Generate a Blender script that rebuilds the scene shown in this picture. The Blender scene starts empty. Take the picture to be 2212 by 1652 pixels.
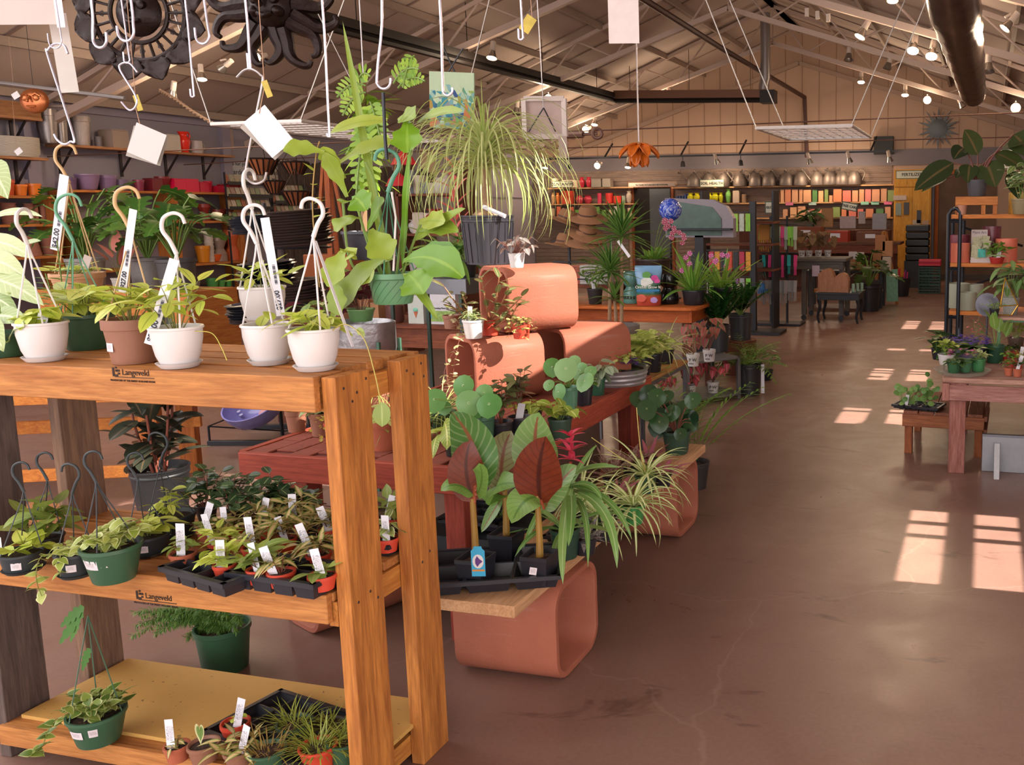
import bpy, math, random
from mathutils import Vector, Matrix
PI = math.pi
C = bpy.context.scene.collection
# ---------- camera model (lens shift photograph, 2212 x 1652) ----------
YAW, PIT, ROL, FPX, CX, CY, CH = -14.5497, -8.0902, -.4473, 1990.0, 1609.8, 734.3, 1.65
def _axes():
    y, p, r = (math.radians(a) for a in (YAW, PIT, ROL))
    f = Vector((math.sin(y)*math.cos(p), math.cos(y)*math.cos(p), math.sin(p)))
    rt = f.cross(Vector((0,0,1))).normalized(); u = rt.cross(f)
    return rt*math.cos(r)+u*math.sin(r), -rt*math.sin(r)+u*math.cos(r), f
AR, AU, AF = _axes(); O = Vector((0,0,CH))
def ray(px, py): return AR*((px-CX)/FPX) - AU*((py-CY)/FPX) + AF
def Z(px, py, z=0.0): d = ray(px,py); return O + d*((z-O.z)/d.z)      # point at height z
def Y(px, py, y): d = ray(px,py); return O + d*(y/d.y)                # point at depth y
def X(px, py, x): d = ray(px,py); return O + d*(x/d.x)                # point on a plane x
def mpp(p): return (Vector(p)-O).dot(AF)/FPX                          # metres per photo pixel there
def camera():
    cd = bpy.data.cameras.new('camera'); co = bpy.data.objects.new('camera', cd); C.objects.link(co)
    m = Matrix((AR, AU, -AF)).transposed().to_4x4(); m.translation = O; co.matrix_world = m
    cd.sensor_width = 36; cd.sensor_fit = 'HORIZONTAL'; cd.lens = FPX/2212*36
    cd.shift_x = (1106-CX)/2212; cd.shift_y = (CY-826)/2212
    cd.clip_start = .05; cd.clip_end = 200
    bpy.context.scene.camera = co
# ---------- colours and materials ----------
def col(h, a=1.0):
    if not isinstance(h, str): return tuple(h)+(1.0,) if len(h)==3 else tuple(h)
    v = [int(h[i:i+2],16)/255 for i in (0,2,4)]
    return tuple((c/12.92 if c <= .04045 else ((c+.055)/1.055)**2.4) for c in v)+(a,)
MATS = {}
class NT:
    def __init__(s, name):
        s.m = bpy.data.materials.new(name); s.m.use_nodes = True; s.t = s.m.node_tree
        s.t.nodes.clear(); s.out = s.n('ShaderNodeOutputMaterial'); s.p = s.n('ShaderNodeBsdfPrincipled')
        s.l(s.p.outputs[0], s.out.inputs[0])
    def n(s, k, **kw):
        x = s.t.nodes.new(k)
        for a, b in kw.items(): setattr(x, a, b)
        return x
    def l(s, a, b): s.t.links.new(a, b)
    def mix(s, f, a, b, mode='MIX'):
        x = s.n('ShaderNodeMix', data_type='RGBA', blend_type=mode)
        for v, i in ((f,0),(a,6),(b,7)):
            if hasattr(v, 'links'): s.l(v, x.inputs[i])
            else: x.inputs[i].default_value = v
        return x.outputs[2]
    def math(s, op, a, b=0.0, c=0.0):
        x = s.n('ShaderNodeMath', operation=op)
        for v, i in ((a,0),(b,1),(c,2)):
            if hasattr(v, 'links'): s.l(v, x.inputs[i])
            else: x.inputs[i].default_value = v
        return x.outputs[0]
    def coord(s, scale=(1,1,1), kind='Object', rot=(0,0,0)):
        tc = s.n('ShaderNodeTexCoord'); mp = s.n('ShaderNodeMapping'); mp.inputs['Scale'].default_value = scale
        mp.inputs['Rotation'].default_value = rot
        s.l(tc.outputs[kind], mp.inputs[0]); return mp.outputs[0]
    def geo(s, scale=(1,1,1), rot=(0,0,0)):
        g = s.n('ShaderNodeNewGeometry'); mp = s.n('ShaderNodeMapping'); mp.inputs['Scale'].default_value = scale
        mp.inputs['Rotation'].default_value = rot
        s.l(g.outputs['Position'], mp.inputs[0]); return mp.outputs[0]
    def noise(s, vec, scale=5, detail=3, rough=.5, dist=0):
        x = s.n('ShaderNodeTexNoise'); s.l(vec, x.inputs['Vector']); x.inputs['Scale'].default_value = scale
        x.inputs['Detail'].default_value = detail; x.inputs['Roughness'].default_value = rough; x.inputs['Distortion'].default_value = dist
        return x.outputs['Fac']
    def ramp(s, f, stops):
        x = s.n('ShaderNodeValToRGB'); s.l(f, x.inputs[0]); e = x.color_ramp.elements
        while len(e) < len(stops): e.new(.5)
        for i, (p, c) in enumerate(stops): e[i].position = p; e[i].color = c if not isinstance(c, (int,float)) else (c,c,c,1)
        return x.outputs[0]
    def bump(s, h, strength=.3, dist=.01):
        b = s.n('ShaderNodeBump'); b.inputs['Strength'].default_value = strength; b.inputs['Distance'].default_value = dist
        s.l(h, b.inputs['Height']); s.l(b.outputs[0], s.p.inputs['Normal'])
    def set(s, **k):
        for a, v in k.items():
            i = s.p.inputs[a.replace('_',' ')]
            if hasattr(v, 'links'): s.l(v, i)
            else: i.default_value = v
def M(c, rough=.5, metal=0.0, var=.12, scale=30, bump=0.0, spec=.5):
    """plain painted, plastic, ceramic or metal surface with a slight mottled variation"""
    k = ('M', c, rough, metal, var, scale, bump, spec)
    if k in MATS: return MATS[k]
    t = NT('surface_'+(c if isinstance(c,str) else 'rgb')); b = col(c); v = t.coord()
    n = t.noise(v, scale, 3)
    d = tuple(x*(1-var) for x in b[:3])+(1,); e = tuple(min(1,x*(1+var)) for x in b[:3])+(1,)
    t.set(Base_Color=t.mix(n, d, e), Roughness=rough, Metallic=metal); t.p.inputs['Specular IOR Level'].default_value = spec
    if bump: t.bump(n, bump, .01)
    MATS[k] = t.m; return t.m
def W(c1, c2, axis='x', rough=.6, sc=1.0, spec=.3):
    """wood with the grain along one world axis"""
    k = ('W', c1, c2, axis, rough, sc)
    if k in MATS: return MATS[k]
    t = NT('wood_'+c1); s = {'x':(1.2,14,14),'y':(14,1.2,14),'z':(14,14,1.2)}[axis]
    v = t.geo(tuple(a*sc for a in s)); n1 = t.noise(v, 2.2, 4, .6, 1.2); n2 = t.noise(v, 9, 3, .6, .4)
    kn = t.noise(t.geo(tuple(a*sc*.35 for a in s)), 2.0, 2, .5, .8)
    c = t.mix(t.ramp(n1, [(.3,0.0),(.7,1.0)]), col(c1), col(c2)); c = t.mix(t.ramp(n2, [(.35,.55),(.6,1.0)]), tuple(x*.62 for x in col(c1)[:3])+(1,), c)
    c = t.mix(t.ramp(kn, [(.68,0.0),(.78,.55)]), c, tuple(x*.35 for x in col(c1)[:3])+(1,))
    t.set(Base_Color=c, Roughness=rough); t.p.inputs['Specular IOR Level'].default_value = spec; t.bump(n2, .25, .004); MATS[k] = t.m; return t.m
def LF(c1, c2, rib=None, edge=None, vein=0.0, rough=.42, veincol=None, centre=None, back=None, band=0.0):
    """leaf: two tones picked per leaf, rib / side veins / margin drawn from the leaf's own layout"""
    k = ('L', c1, c2, rib, edge, vein, rough, veincol, centre, back, band)
    if k in MATS: return MATS[k]
    t = NT('leaf_'+c1); uv = t.n('ShaderNodeUVMap', uv_map='UVMap'); sp = t.n('ShaderNodeSeparateXYZ'); t.l(uv.outputs[0], sp.inputs[0])
    rn = t.n('ShaderNodeUVMap', uv_map='rnd'); sr = t.n('ShaderNodeSeparateXYZ'); t.l(rn.outputs[0], sr.inputs[0])
    u, v = sp.outputs[0], sp.outputs[1]
    n = t.noise(t.coord(), 40, 2); f = t.math('MULTIPLY_ADD', n, .35, sr.outputs[0]); f = t.math('SUBTRACT', f, .17)
    c = t.mix(f, col(c1), col(c2)); au = t.math('ABSOLUTE', u)
    if centre: c = t.mix(t.math('MULTIPLY', t.ramp(au, [(.25,1.0),(.75,0.0)]), 1.0), c, col(centre))
    if vein:
        w = t.math('SINE', t.math('MULTIPLY', t.math('SUBTRACT', v, t.math('MULTIPLY', au, .22)), 62.0))
        c = t.mix(t.math('MULTIPLY', t.ramp(w, [(.55,0.0),(.95,1.0)]), vein), c, col(veincol or rib or c2))
    if band:
        c = t.mix(t.math('MULTIPLY', t.ramp(t.math('SINE', t.math('MULTIPLY', t.math('SUBTRACT', v, t.math('MULTIPLY', au, .15)), 30.0)), [(.5,0.0),(.7,1.0)]), band), c, col(veincol or c2))
    if rib: c = t.mix(t.ramp(au, [(.06,1.0),(.13,0.0)]), c, col(rib))
    if edge: c = t.mix(t.ramp(au, [(.68,0.0),(.82,1.0)]), c, col(edge))
    if back:
        g = t.n('ShaderNodeNewGeometry'); c = t.mix(g.outputs['Backfacing'], c, col(back))
    t.set(Base_Color=c, Roughness=rough)
    tr = t.n('ShaderNodeBsdfTranslucent'); t.l(c, tr.inputs[0]); ms = t.n('ShaderNodeMixShader'); ms.inputs[0].default_value = .3
    t.l(t.p.outputs[0], ms.inputs[1]); t.l(tr.outputs[0], ms.inputs[2]); t.l(ms.outputs[0], t.out.inputs[0])
    MATS[k] = t.m; return t.m
def EM(c, s):
    k = ('E', c, s)
    if k in MATS: return MATS[k]
    t = NT('lamp_glow'); t.set(Base_Color=col(c), Emission_Color=col(c), Emission_Strength=s); MATS[k] = t.m; return t.m
def GL(c='dfe8e6', rough=.05, alpha=.25):
    k = ('G', c, rough, alpha)
    if k in MATS: return MATS[k]
    t = NT('clear_plastic'); t.set(Base_Color=col(c), Roughness=rough, Alpha=alpha); MATS[k] = t.m; return t.m
# ---------- mesh builder ----------
class MB:
    def __init__(s): s.v=[]; s.f=[]; s.uv=[]; s.rn=[]; s.mi=[]; s.cur=0
    def add(s, vs, fs, uv=None, r=.5):
        o = len(s.v); s.v += [tuple(x) for x in vs]; s.f += [tuple(i+o for i in f) for f in fs]
        s.uv += uv if uv else [(0,0)]*len(vs); s.rn += [r]*len(vs); s.mi += [s.cur]*len(fs); return s
    def box(s, c, d, rz=0.0, mat=None):
        x, y, z = (a/2 for a in d); m = mat or (Matrix.Translation(c) @ Matrix.Rotation(rz,4,'Z'))
        vs = [m @ Vector((i*x,j*y,k*z)) for k in (-1,1) for j in (-1,1) for i in (-1,1)]
        return s.add(vs, [(0,2,3,1),(4,5,7,6),(0,1,5,4),(2,6,7,3),(0,4,6,2),(1,3,7,5)])
    def bx(s, a, b):   # two opposite corners
        return s.box([(p+q)/2 for p,q in zip(a,b)], [abs(p-q) for p,q in zip(a,b)])
    def beam(s, a, b, w, h, up=(0,0,1)):
        a, b = Vector(a), Vector(b); d = b-a; L = d.length; d.normalize(); u = Vector(up)
        sd = d.cross(u)
        if sd.length < 1e-4: sd = d.cross(Vector((1,0,0)))
        sd.normalize(); u = sd.cross(d); m = Matrix((d, sd, u)).transposed().to_4x4(); m.translation = (a+b)/2
        return s.box(None, (L, w, h), mat=m)
    def tube(s, pts, r, n=6, r1=None, cap=True):
        pts = [Vector(p) for p in pts]; k = len(pts)
        if k < 2: return s
        rs = [r if r1 is None else r+(r1-r)*i/(k-1) for i in range(k)] if not isinstance(r,(list,tuple)) else r
        vs = []; d0 = (pts[1]-pts[0]).normalized(); nrm = d0.orthogonal().normalized()
        for i, p in enumerate(pts):
            d = (pts[min(i+1,k-1)]-pts[max(i-1,0)]).normalized()
            nrm = (nrm-d*nrm.dot(d)); nrm = nrm.normalized() if nrm.length > 1e-6 else d.orthogonal().normalized()
            b = d.cross(nrm)
            vs += [p+(nrm*math.cos(2*PI*j/n)+b*math.sin(2*PI*j/n))*rs[i] for j in range(n)]
        fs = [(i*n+j, i*n+(j+1)%n, (i+1)*n+(j+1)%n, (i+1)*n+j) for i in range(k-1) for j in range(n)]
        if cap: fs += [tuple(range(n-1,-1,-1)), tuple((k-1)*n+j for j in range(n))]
        return s.add(vs, fs)
    def lathe(s, prof, c=(0,0,0), n=24, sx=1, sy=1, mat=None, fn=None):
        m = mat or Matrix.Translation(c); vs = []; rows = []
        for r, z in prof:
            if r < 1e-5: rows.append([len(vs)]); vs.append(m @ Vector((0,0,z)))
            else:
                rows.append(list(range(len(vs), len(vs)+n)))
                for j in range(n):
                    a = 2*PI*j/n; q = r*(fn(a,z) if fn else 1); vs.append(m @ Vector((q*math.cos(a)*sx, q*math.sin(a)*sy, z)))
        fs = []
        for A, B in zip(rows, rows[1:]):
            if len(A) == 1 and len(B) == 1: continue
            for j in range(n):
                if len(A) == 1: fs.append((A[0], B[(j+1)%n], B[j]) if 1 else 0)
                elif len(B) == 1: fs.append((A[j], A[(j+1)%n], B[0]))
                else: fs.append((A[j], A[(j+1)%n], B[(j+1)%n], B[j]))
        return s.add(vs, fs)
    def ball(s, c, r, n=12, k=8, sz=1):
        return s.lathe([(r*math.sin(PI*i/k), -r*sz*math.cos(PI*i/k)) for i in range(k+1)], c, n)
    def prism(s, pts, a, b, mat=None):   # outline in local xy, between z=a and z=b
        m = mat or Matrix.Identity(4); n = len(pts)
        vs = [m @ Vector((x,y,a)) for x,y in pts]+[m @ Vector((x,y,b)) for x,y in pts]
        return s.add(vs, [tuple(range(n-1,-1,-1)), tuple(range(n,2*n))]+[(i,(i+1)%n,n+(i+1)%n,n+i) for i in range(n)])
    # --- leaves ---
    def leaf(s, p, az, el, L, W, droop=.6, kind='ovate', cup=.15, roll=0, n=7, wave=0, r=None, cols=1):
        p = Vector(p); r = random.random() if r is None else r; vs = []; uv = []
        f = SHAPE[kind]; c = 2*cols+1; d0 = Vector((math.cos(az), math.sin(az), 0)); sd0 = Vector((-math.sin(az), math.cos(az), 0)); ph = random.random()*6
        for i in range(n+1):
            t = i/n; e = el-droop*t; d = d0*math.cos(e)+Vector((0,0,math.sin(e)))
            if i: p = p+d*(L/n)
            nr = d.cross(sd0)*-1; nr = -nr if nr.z < 0 and abs(e) < 1.5 else nr
            sd = sd0*math.cos(roll)+nr*math.sin(roll); nn = nr*math.cos(roll)-sd0*math.sin(roll)
            w = f(t)*W/2
            for j in range(c):
                q = (j-cols)/cols; vs.append(p+sd*(w*q*(1-.15*cup*abs(q)))+nn*(abs(q)**1.5*cup*w+(wave*W*math.sin(t*14+ph)*abs(q)))); uv.append((q,t))
        fs = [(i*c+j, (i+1)*c+j, (i+1)*c+j+1, i*c+j+1) for i in range(n) for j in range(c-1)]
        s.add(vs, fs, uv, r); return p
    def round_leaf(s, p, nrm, R, r=None, pt=0.0, cup=.15):   # peltate disc, normal nrm
        nrm = Vector(nrm).normalized(); a = nrm.orthogonal().normalized(); 
        dn = Vector((0,0,-1)); a = dn-nrm*dn.dot(nrm); a = a.normalized() if a.length > .05 else nrm.orthogonal().normalized(); b = nrm.cross(a); k = 12
        vs = [Vector(p)]; uv = [(0,.5)]
        for ring in (.55, 1):
            for j in range(k):
                t = 2*PI*j/k; q = R*ring*(1+pt*max(0,math.cos(t))**6)
                vs.append(Vector(p)+a*(q*math.cos(t))+b*(q*math.sin(t))-nrm*(cup*R*ring*ring)); uv.append((ring*.9*(-1 if j%2 else 1) if 0 else ring, .5+.0*j))
        fs = [(0,1+j,1+(j+1)%k) for j in range(k)]+[(1+j,1+k+j,1+k+(j+1)%k,1+(j+1)%k) for j in range(k)]
        s.add(vs, fs, uv, random.random() if r is None else r)
    def build(s, name, mats, parent=None, smooth=True, loc=None, bevel=0):
        me = bpy.data.meshes.new(name); me.from_pydata(s.v, [], s.f)
        if s.f:
            li = [l.vertex_index for l in me.loops]
            a = me.uv_layers.new(name='UVMap'); a.data.foreach_set('uv', [x for i in li for x in s.uv[i]])
            b = me.uv_layers.new(name='rnd'); b.data.foreach_set('uv', [x for i in li for x in (s.rn[i],0)])
            if not isinstance(mats,(list,tuple)): mats = [mats]
            for m in mats: me.materials.append(m)
            me.polygons.foreach_set('material_index', s.mi)
            me.polygons.foreach_set('use_smooth', [smooth]*len(me.polygons))
        me.update()
        if smooth and s.f: me.set_sharp_from_angle(angle=.75)
        o = bpy.data.objects.new(name, me); C.objects.link(o)
        if parent is not None: o.parent = parent
        if loc is not None: o.location = loc
        if bevel:
            bm = o.modifiers.new('bevel','BEVEL'); bm.width = bevel; bm.segments = 1; bm.limit_method = 'ANGLE'
        return o
def _sp(t, a, b): return max(0.0, math.sin(PI*min(1,max(0,t))**a))**b
SHAPE = {
 'ovate': lambda t: _sp(t,.75,.75), 'lance': lambda t: _sp(t,.62,.95), 'oval': lambda t: _sp(t,.95,.6),
 'strap': lambda t: min(1, .45+t*3)*(1-t**4)**.8+.001, 'blade': lambda t: (1-t)**.55*min(1,.6+t*2)+.001,
 'heart': lambda t: (_sp(min(1,t*1.0+.07),.52,.7)), 'banana': lambda t: _sp(t,.8,.66), 'staghorn': lambda t: .22+.9*_sp(t,1.6,1.0)*(1+.15*math.sin(t*19))*(1 if t<.98 else .2),
 'coleus': lambda t: _sp(t,.62,.85)*(1+.10*math.sin(t*34)), 'lobed': lambda t: _sp(t,.6,.7)*(1+.32*math.sin(t*30)),
 'monstera': lambda t: _sp(t*.97+.03,.55,.6)*(1-.45*(math.sin(t*26)>.35 and t>.15)), 'petal': lambda t: _sp(t,1.5,.7)}
# ---------- things ----------
def thing(name, label, cat, loc=(0,0,0), rz=0.0, group=None):
    o = bpy.data.objects.new(name, None); C.objects.link(o); o.location = loc; o.rotation_euler = (0,0,rz); o.empty_display_size = .1
    return tag(o, label, cat, group)
def tag(o, label=None, cat=None, group=None, kind=None):
    if label: o['label'] = label
    if cat: o['category'] = cat
    if group: o['group'] = group
    if kind: o['kind'] = kind
    return o
def struct(name, mb, m, label=None, smooth=False, parent=None):
    o = mb.build(name, m, parent, smooth); 
    if parent is None: o['kind'] = 'structure'
    if label: o['label'] = label
    return o
def dup(root, loc, rz=None, label=None, group=None, scale=None):
    r = root.copy(); C.objects.link(r); r.location = loc
    if rz is not None: r.rotation_euler = (r.rotation_euler[0], r.rotation_euler[1], rz)
    if scale is not None: r.scale = (scale,)*3 if not isinstance(scale,(tuple,list)) else scale
    if label: r['label'] = label
    if group: r['group'] = group
    for ch in root.children:
        c = ch.copy(); C.objects.link(c); c.parent = r
        for g in ch.children:
            d = g.copy(); C.objects.link(d); d.parent = c
    return r
def text(s, size, m, parent, mtx, name='lettering', ext=.0015, align='CENTER', bold=0.0):
    """lettering: local x right, y up, z out of the surface"""
    cu = bpy.data.curves.new('t','FONT'); cu.body = s; cu.size = size; cu.extrude = ext; cu.align_x = align; cu.align_y = 'CENTER'; cu.offset = bold; cu.resolution_u = 3
    o = bpy.data.objects.new('t', cu); C.objects.link(o); dg = bpy.context.evaluated_depsgraph_get()
    me = bpy.data.meshes.new_from_object(o.evaluated_get(dg)); bpy.data.objects.remove(o); bpy.data.curves.remove(cu)
    me.materials.clear(); me.materials.append(m); me.transform(mtx); r = bpy.data.objects.new(name, me); C.objects.link(r)
    if parent is not None: r.parent = parent
    return r
def face(p, nrm, spin=0.0):   # matrix whose z axis is nrm, y axis as upright as possible
    z = Vector(nrm).normalized(); x = Vector((0,0,1)).cross(z); x = x.normalized() if x.length > 1e-3 else Vector((1,0,0)); y = z.cross(x)
    m = Matrix((x,y,z)).transposed().to_4x4() @ Matrix.Rotation(spin,4,'Z'); m.translation = Vector(p); return m
R = random.uniform
ORD = ['first','second','third','fourth','fifth','sixth','seventh','eighth','ninth','tenth','eleventh','twelfth','thirteenth','fourteenth','fifteenth','sixteenth','seventeenth','eighteenth','nineteenth','twentieth']
def ordn(i): return ORD[i] if i < 20 else ['twenty','thirty','forty','fifty'][i//10-2]+('-'+ORD[i%10-1] if i%10 else '')
# ================= SHELL =================
random.seed(3)
XL, XR, YB, RX = -11.24, 2.64, 21.8, -4.3      # left wall, right wall, back wall, ridge
def roofz(x): return 5.8-.396*abs(x-RX)
def chordz(x): return 5.0-.33*abs(x-RX)
Y0 = 4.7
def floor_mat():
    t = NT('polished_concrete'); v = t.geo(); n1 = t.noise(v, .45, 5, .6, .6); n2 = t.noise(v, 2.6, 6, .65, 1.0); n3 = t.noise(v, 60, 2)
    c = t.mix(t.ramp(n1, [(.35,0.0),(.65,1.0)]), col('634439'), col('7f5e52')); c = t.mix(t.ramp(n2, [(.36,.0),(.62,.75)]), c, col('74564a'))
    c = t.mix(t.math('MULTIPLY', n3, .15), c, col('b59a8c'))
    wv = t.n('ShaderNodeTexVoronoi', feature='DISTANCE_TO_EDGE'); nn = t.n('ShaderNodeTexNoise'); t.l(v, nn.inputs['Vector']); nn.inputs['Scale'].default_value = 1.6; nn.inputs['Detail'].default_value = 5
    mx = t.mix(.55, (0,0,0,1), nn.outputs['Color']); ad = t.n('ShaderNodeVectorMath', operation='ADD'); t.l(v, ad.inputs[0]); t.l(mx, ad.inputs[1]); t.l(ad.outputs[0], wv.inputs['Vector']); wv.inputs['Scale'].default_value = .42
    c = t.mix(t.ramp(wv.outputs[0], [(.0008,.22),(.0026,0.0)]), c, col('a58a7c'))
    sx = t.n('ShaderNodeSeparateXYZ'); t.l(v, sx.inputs[0])
    dm = t.noise(t.geo((.5,1.6,1)), 2.2, 5, .7, 1.4)
    c = t.mix(t.ramp(dm, [(.62,0.0),(.68,.55)]), c, col('4a2f27'))
    t.set(Base_Color=c, Roughness=t.ramp(n2, [(.3,.27),(.75,.5)])); t.p.inputs['Specular IOR Level'].default_value = .42; t.bump(n2, .06, .01); return t.m
struct('floor', MB().bx((-14,-5,-.1),(5,YB+.2,0)), floor_mat())
# left wall: pale board siding with posts
sid = M('8f8792', .7, var=.05); cream = M('ac9484', .8, var=.06, scale=4); trimm = M('8d8392', .6, var=.04)
mb = MB().bx((XL-.12,-5,0),(XL,YB,3.06)); struct('wall_left', mb, sid)
mb = MB()
for y in (8.1,8.75,11.75,14.9,18.2): mb.bx((XL,y,0),(XL+.07,y+.16,3.0))
for z in (2.02,2.98): mb.bx((XL,4,z-.05),(XL+.05,YB,z+.05))
struct('trim_left', mb, trimm)
# back wall: slat lower, cream panels above
mb = MB().prism([(XL,0),(XR,0),(XR,3.05),(RX,5.85),(XL,3.05)], 0, .12, Matrix(((1,0,0,0),(0,0,1,YB),(0,1,0,0),(0,0,0,1)))); struct('wall_back', mb, M('b0907a', .85, var=.05, scale=3))
mb = MB()
for i in range(36):
    x = XL+.2+i*.4
    if x < XR: mb.bx((x,YB-.01,2.96),(x+.014,YB,roofz(x)-.02))
struct('trim_1', mb, M('96765f', .85))
mb = MB().bx((XL,YB-.05,2.62),(XR,YB-.004,2.98)); struct('trim_2', mb, M('71676c', .7, var=.04))
mb = MB(); mb.beam((RX,YB-.06,5.0),(XL,YB-.06,chordz(XL)),.06,.09).beam((RX,YB-.06,5.0),(XR,YB-.06,chordz(XR)),.06,.09); struct('trim_3', mb, M('9c8170', .7))
mb = MB()
for i in range(26):
    z = .1+i*.098
    for a, b in ((XL+.02,-8.65),(-7.35,-2.12))+(((-8.65,-7.35),) if z > 2.28 else ()):
        if b > -3 or z < 3: mb.bx((a,YB-.035,z),(b,YB-.003,z+.085))
struct('trim_4', mb, W('75625c','9a8474','x',.7))
struct('baseboard_back', MB().bx((XL,YB-.055,0),(XR,YB-.036,.12)), M('4a3a35', .6))
# unseen right wall, panes added and shaped to throw the floor's light patches
SUNT = .75
def win_z(x): return (XR-x)*SUNT
panes = []   # (y0,y1,x0,x1)
for y0, y1, xs in ((3.97,4.97,((-.365,-.155),(-.025,.21))),(6.95,7.7,((-1.11,-.875),(-.73,-.5))),(8.84,9.48,((-1.09,-.875),(-.72,-.5))),(10.75,10.9,((-1.09,-.875),(-.72,-.5))),(12.72,13.65,((-1.1,-.88),(-.73,-.5)))):
    for a, b in xs: panes.append((y0, y1, win_z(b), win_z(a)))
mb = MB(); ys = sorted({p for q in panes for p in q[:2]}|{Y0,YB})
segs = [(1.5,3.97)]+[(a,b) for a,b in zip([3.97]+[y for y in ys if y > 3.97], [y for y in ys if y > 3.97])]
for a, b in segs:
    hs = sorted((q[2],q[3]) for q in panes if q[0] <= a+1e-6 and q[1] >= b-1e-6); z = 0
    for lo, hi in hs: mb.bx((XR,a,z),(XR+.02,b,lo)); z = hi
    mb.bx((XR,a,z),(XR+.02,b,3.06))
struct('wall_right', mb, cream)
wi = 0
for q in panes:
    f = MB(); wi += 1; h = q[1]-q[0]
    if h > .3:
        for t in (.2,.4): f.bx((XR+.0,q[0]+h*(1-t)-.03,q[2]-.01),(XR+.02,q[0]+h*(1-t)+.03,q[3]+.01))
    f.bx((XR+.0,q[0],q[2]-.02),(XR+.02,q[1],q[2]))
    struct('added_window_%d' % wi, f, M('cfc6bb', .6))
# roof deck, open towards the glazed front bay
cz = NT('ceiling_panels'); v = cz.geo(); sx = cz.n('ShaderNodeSeparateXYZ'); cz.l(v, sx.inputs[0])
n = cz.noise(v, .5, 4, .6); c = cz.mix(n, col('a8948a'), col('bda99c'))
cz.set(Base_Color=c, Roughness=.85)
for nm, xa, xb in (('ceiling', XL-.2, RX), ('ceiling.001', RX, XR+.2)):
    mb = MB(); za, zb = roofz(xa), roofz(xb); mb.add([(xa,Y0,za),(xb,Y0,zb),(xb,YB+.1,zb),(xa,YB+.1,za),(xa,Y0,za+.1),(xb,Y0,zb+.1),(xb,YB+.1,zb+.1),(xa,YB+.1,za+.1)], [(0,3,2,1),(4,5,6,7),(0,1,5,4),(1,2,6,5),(2,3,7,6),(3,0,4,7)]); struct(nm, mb, cz.m)
# front bay: right slope shuts out sun, skylight added to sun the tiles, left slope open
for k, (xa, xb, ya, yb) in enumerate(((RX,.45,-5,Y0),(1.5,XR+.2,-5,Y0),(.45,1.5,-5,3.3))):
    mb = MB(); za, zb = roofz(xa), roofz(xb); mb.add([(xa,ya,za),(xb,ya,zb),(xb,yb,zb),(xa,yb,za),(xa,ya,za+.1),(xb,ya,zb+.1),(xb,yb,zb+.1),(xa,yb,za+.1)], [(0,3,2,1),(4,5,6,7),(0,1,5,4),(1,2,6,5),(2,3,7,6),(3,0,4,7)]); struct('ceiling.%03d'%(k+2), mb, cz.m)
struct('added_window_12', MB().add([(.45,3.3,roofz(.45)+.05),(1.5,3.3,roofz(1.5)+.05),(1.5,Y0,roofz(1.5)+.05),(.45,Y0,roofz(.45)+.05)],[(0,1,2,3)]), GL('b8c0c0',.3,.5))  # half-clear pane added to weaken the sun on the bench tiles
# purlins under the deck
mb = MB()
for sgn in (-1,1):
    for d in (.0,1.15,2.3,3.45,4.6,5.75,6.75):
        x = RX+sgn*d; mb.bx((x-.025,Y0,roofz(x)-.11),(x+.025,YB,roofz(x)-.01))
struct('trim_5', mb, M('9c877a', .7))
# seams of the ceiling panels
mb = MB()
for i in range(14):
    y = Y0+.6+i*1.25
    for s_, e_ in ((XL,RX),(RX,XR)): mb.beam((s_,y,roofz(s_)-.008),(e_,y,roofz(e_)-.008),.03,.015)
struct('trim_6', mb, M('846d61', .8))
# scissor trusses
tm = M('bea697', .55, var=.05)
for k, y in enumerate((5.7,9.0,12.3,15.6,19.0)):
    t = thing('roof_truss', ['','pale steel roof truss with bright track lamps over the pottery shelves, nearest in view','pale steel roof truss crossing above the spiky palm','pale steel roof truss in the middle of the hall','pale steel roof truss next to the farthest one','pale steel roof truss farthest away, just before the back wall'][k+0] if k else 'pale steel roof truss nearest the glazed front bay','truss',(RX,y,0))
    def L(x, z): return (x-RX, 0, z)
    for sgn in (-1,1):
        e = XL if sgn < 0 else XR
        MB().beam(L(RX,5.0),L(e,chordz(e)),.09,.085).build('bottom_chord', tm, t, False)
        MB().beam(L(RX,5.72),L(e,roofz(e)-.1),.06,.06).build('top_chord', tm, t, False)
        w = MB(); n = 5; L_ = abs(e-RX)
        for i in range(n):
            a = RX+sgn*L_*i/n; b = RX+sgn*L_*(i+.5)/n; c2 = RX+sgn*L_*(i+1)/n
            w.tube([L(a,roofz(a)-.1),L(b,chordz(b))],.018,6); w.tube([L(b,chordz(b)),L(c2,roofz(c2)-.1)],.018,6)
        w.build('web', tm, t)
    MB().tube([L(RX,5.0),L(RX,5.72)],.015).build('king_post', tm, t)
# ================= PLANT AND POT LIBRARY =================
def bleaf(s, p0, c, p1, W_, kind='ovate', nrm=(0,0,1), cup=.12, n=9, wave=0, r=None, cols=1):
    p0, c, p1 = Vector(p0), Vector(c), Vector(p1); nv = Vector(nrm).normalized(); f = SHAPE[kind]; k = 2*cols+1; vs = []; uv = []; r = random.random() if r is None else r; ph = random.random()*6
    for i in range(n+1):
        t = i/n; p = p0*(1-t)**2+c*(2*t*(1-t))+p1*t*t; d = ((c-p0)*(1-t)+(p1-c)*t).normalized(); sd = d.cross(nv)
        sd = sd.normalized() if sd.length > 1e-3 else d.orthogonal().normalized(); nn = sd.cross(d); w = f(t)*W_/2
        for j in range(k):
            q = (j-cols)/cols; vs.append(p+sd*(w*q)+nn*(cup*w*abs(q)**1.5+wave*W_*math.sin(t*15+ph+q)*abs(q))); uv.append((q,t))
    s.add(vs, [(i*k+j,(i+1)*k+j,(i+1)*k+j+1,i*k+j+1) for i in range(n) for j in range(k-1)], uv, r)
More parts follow.
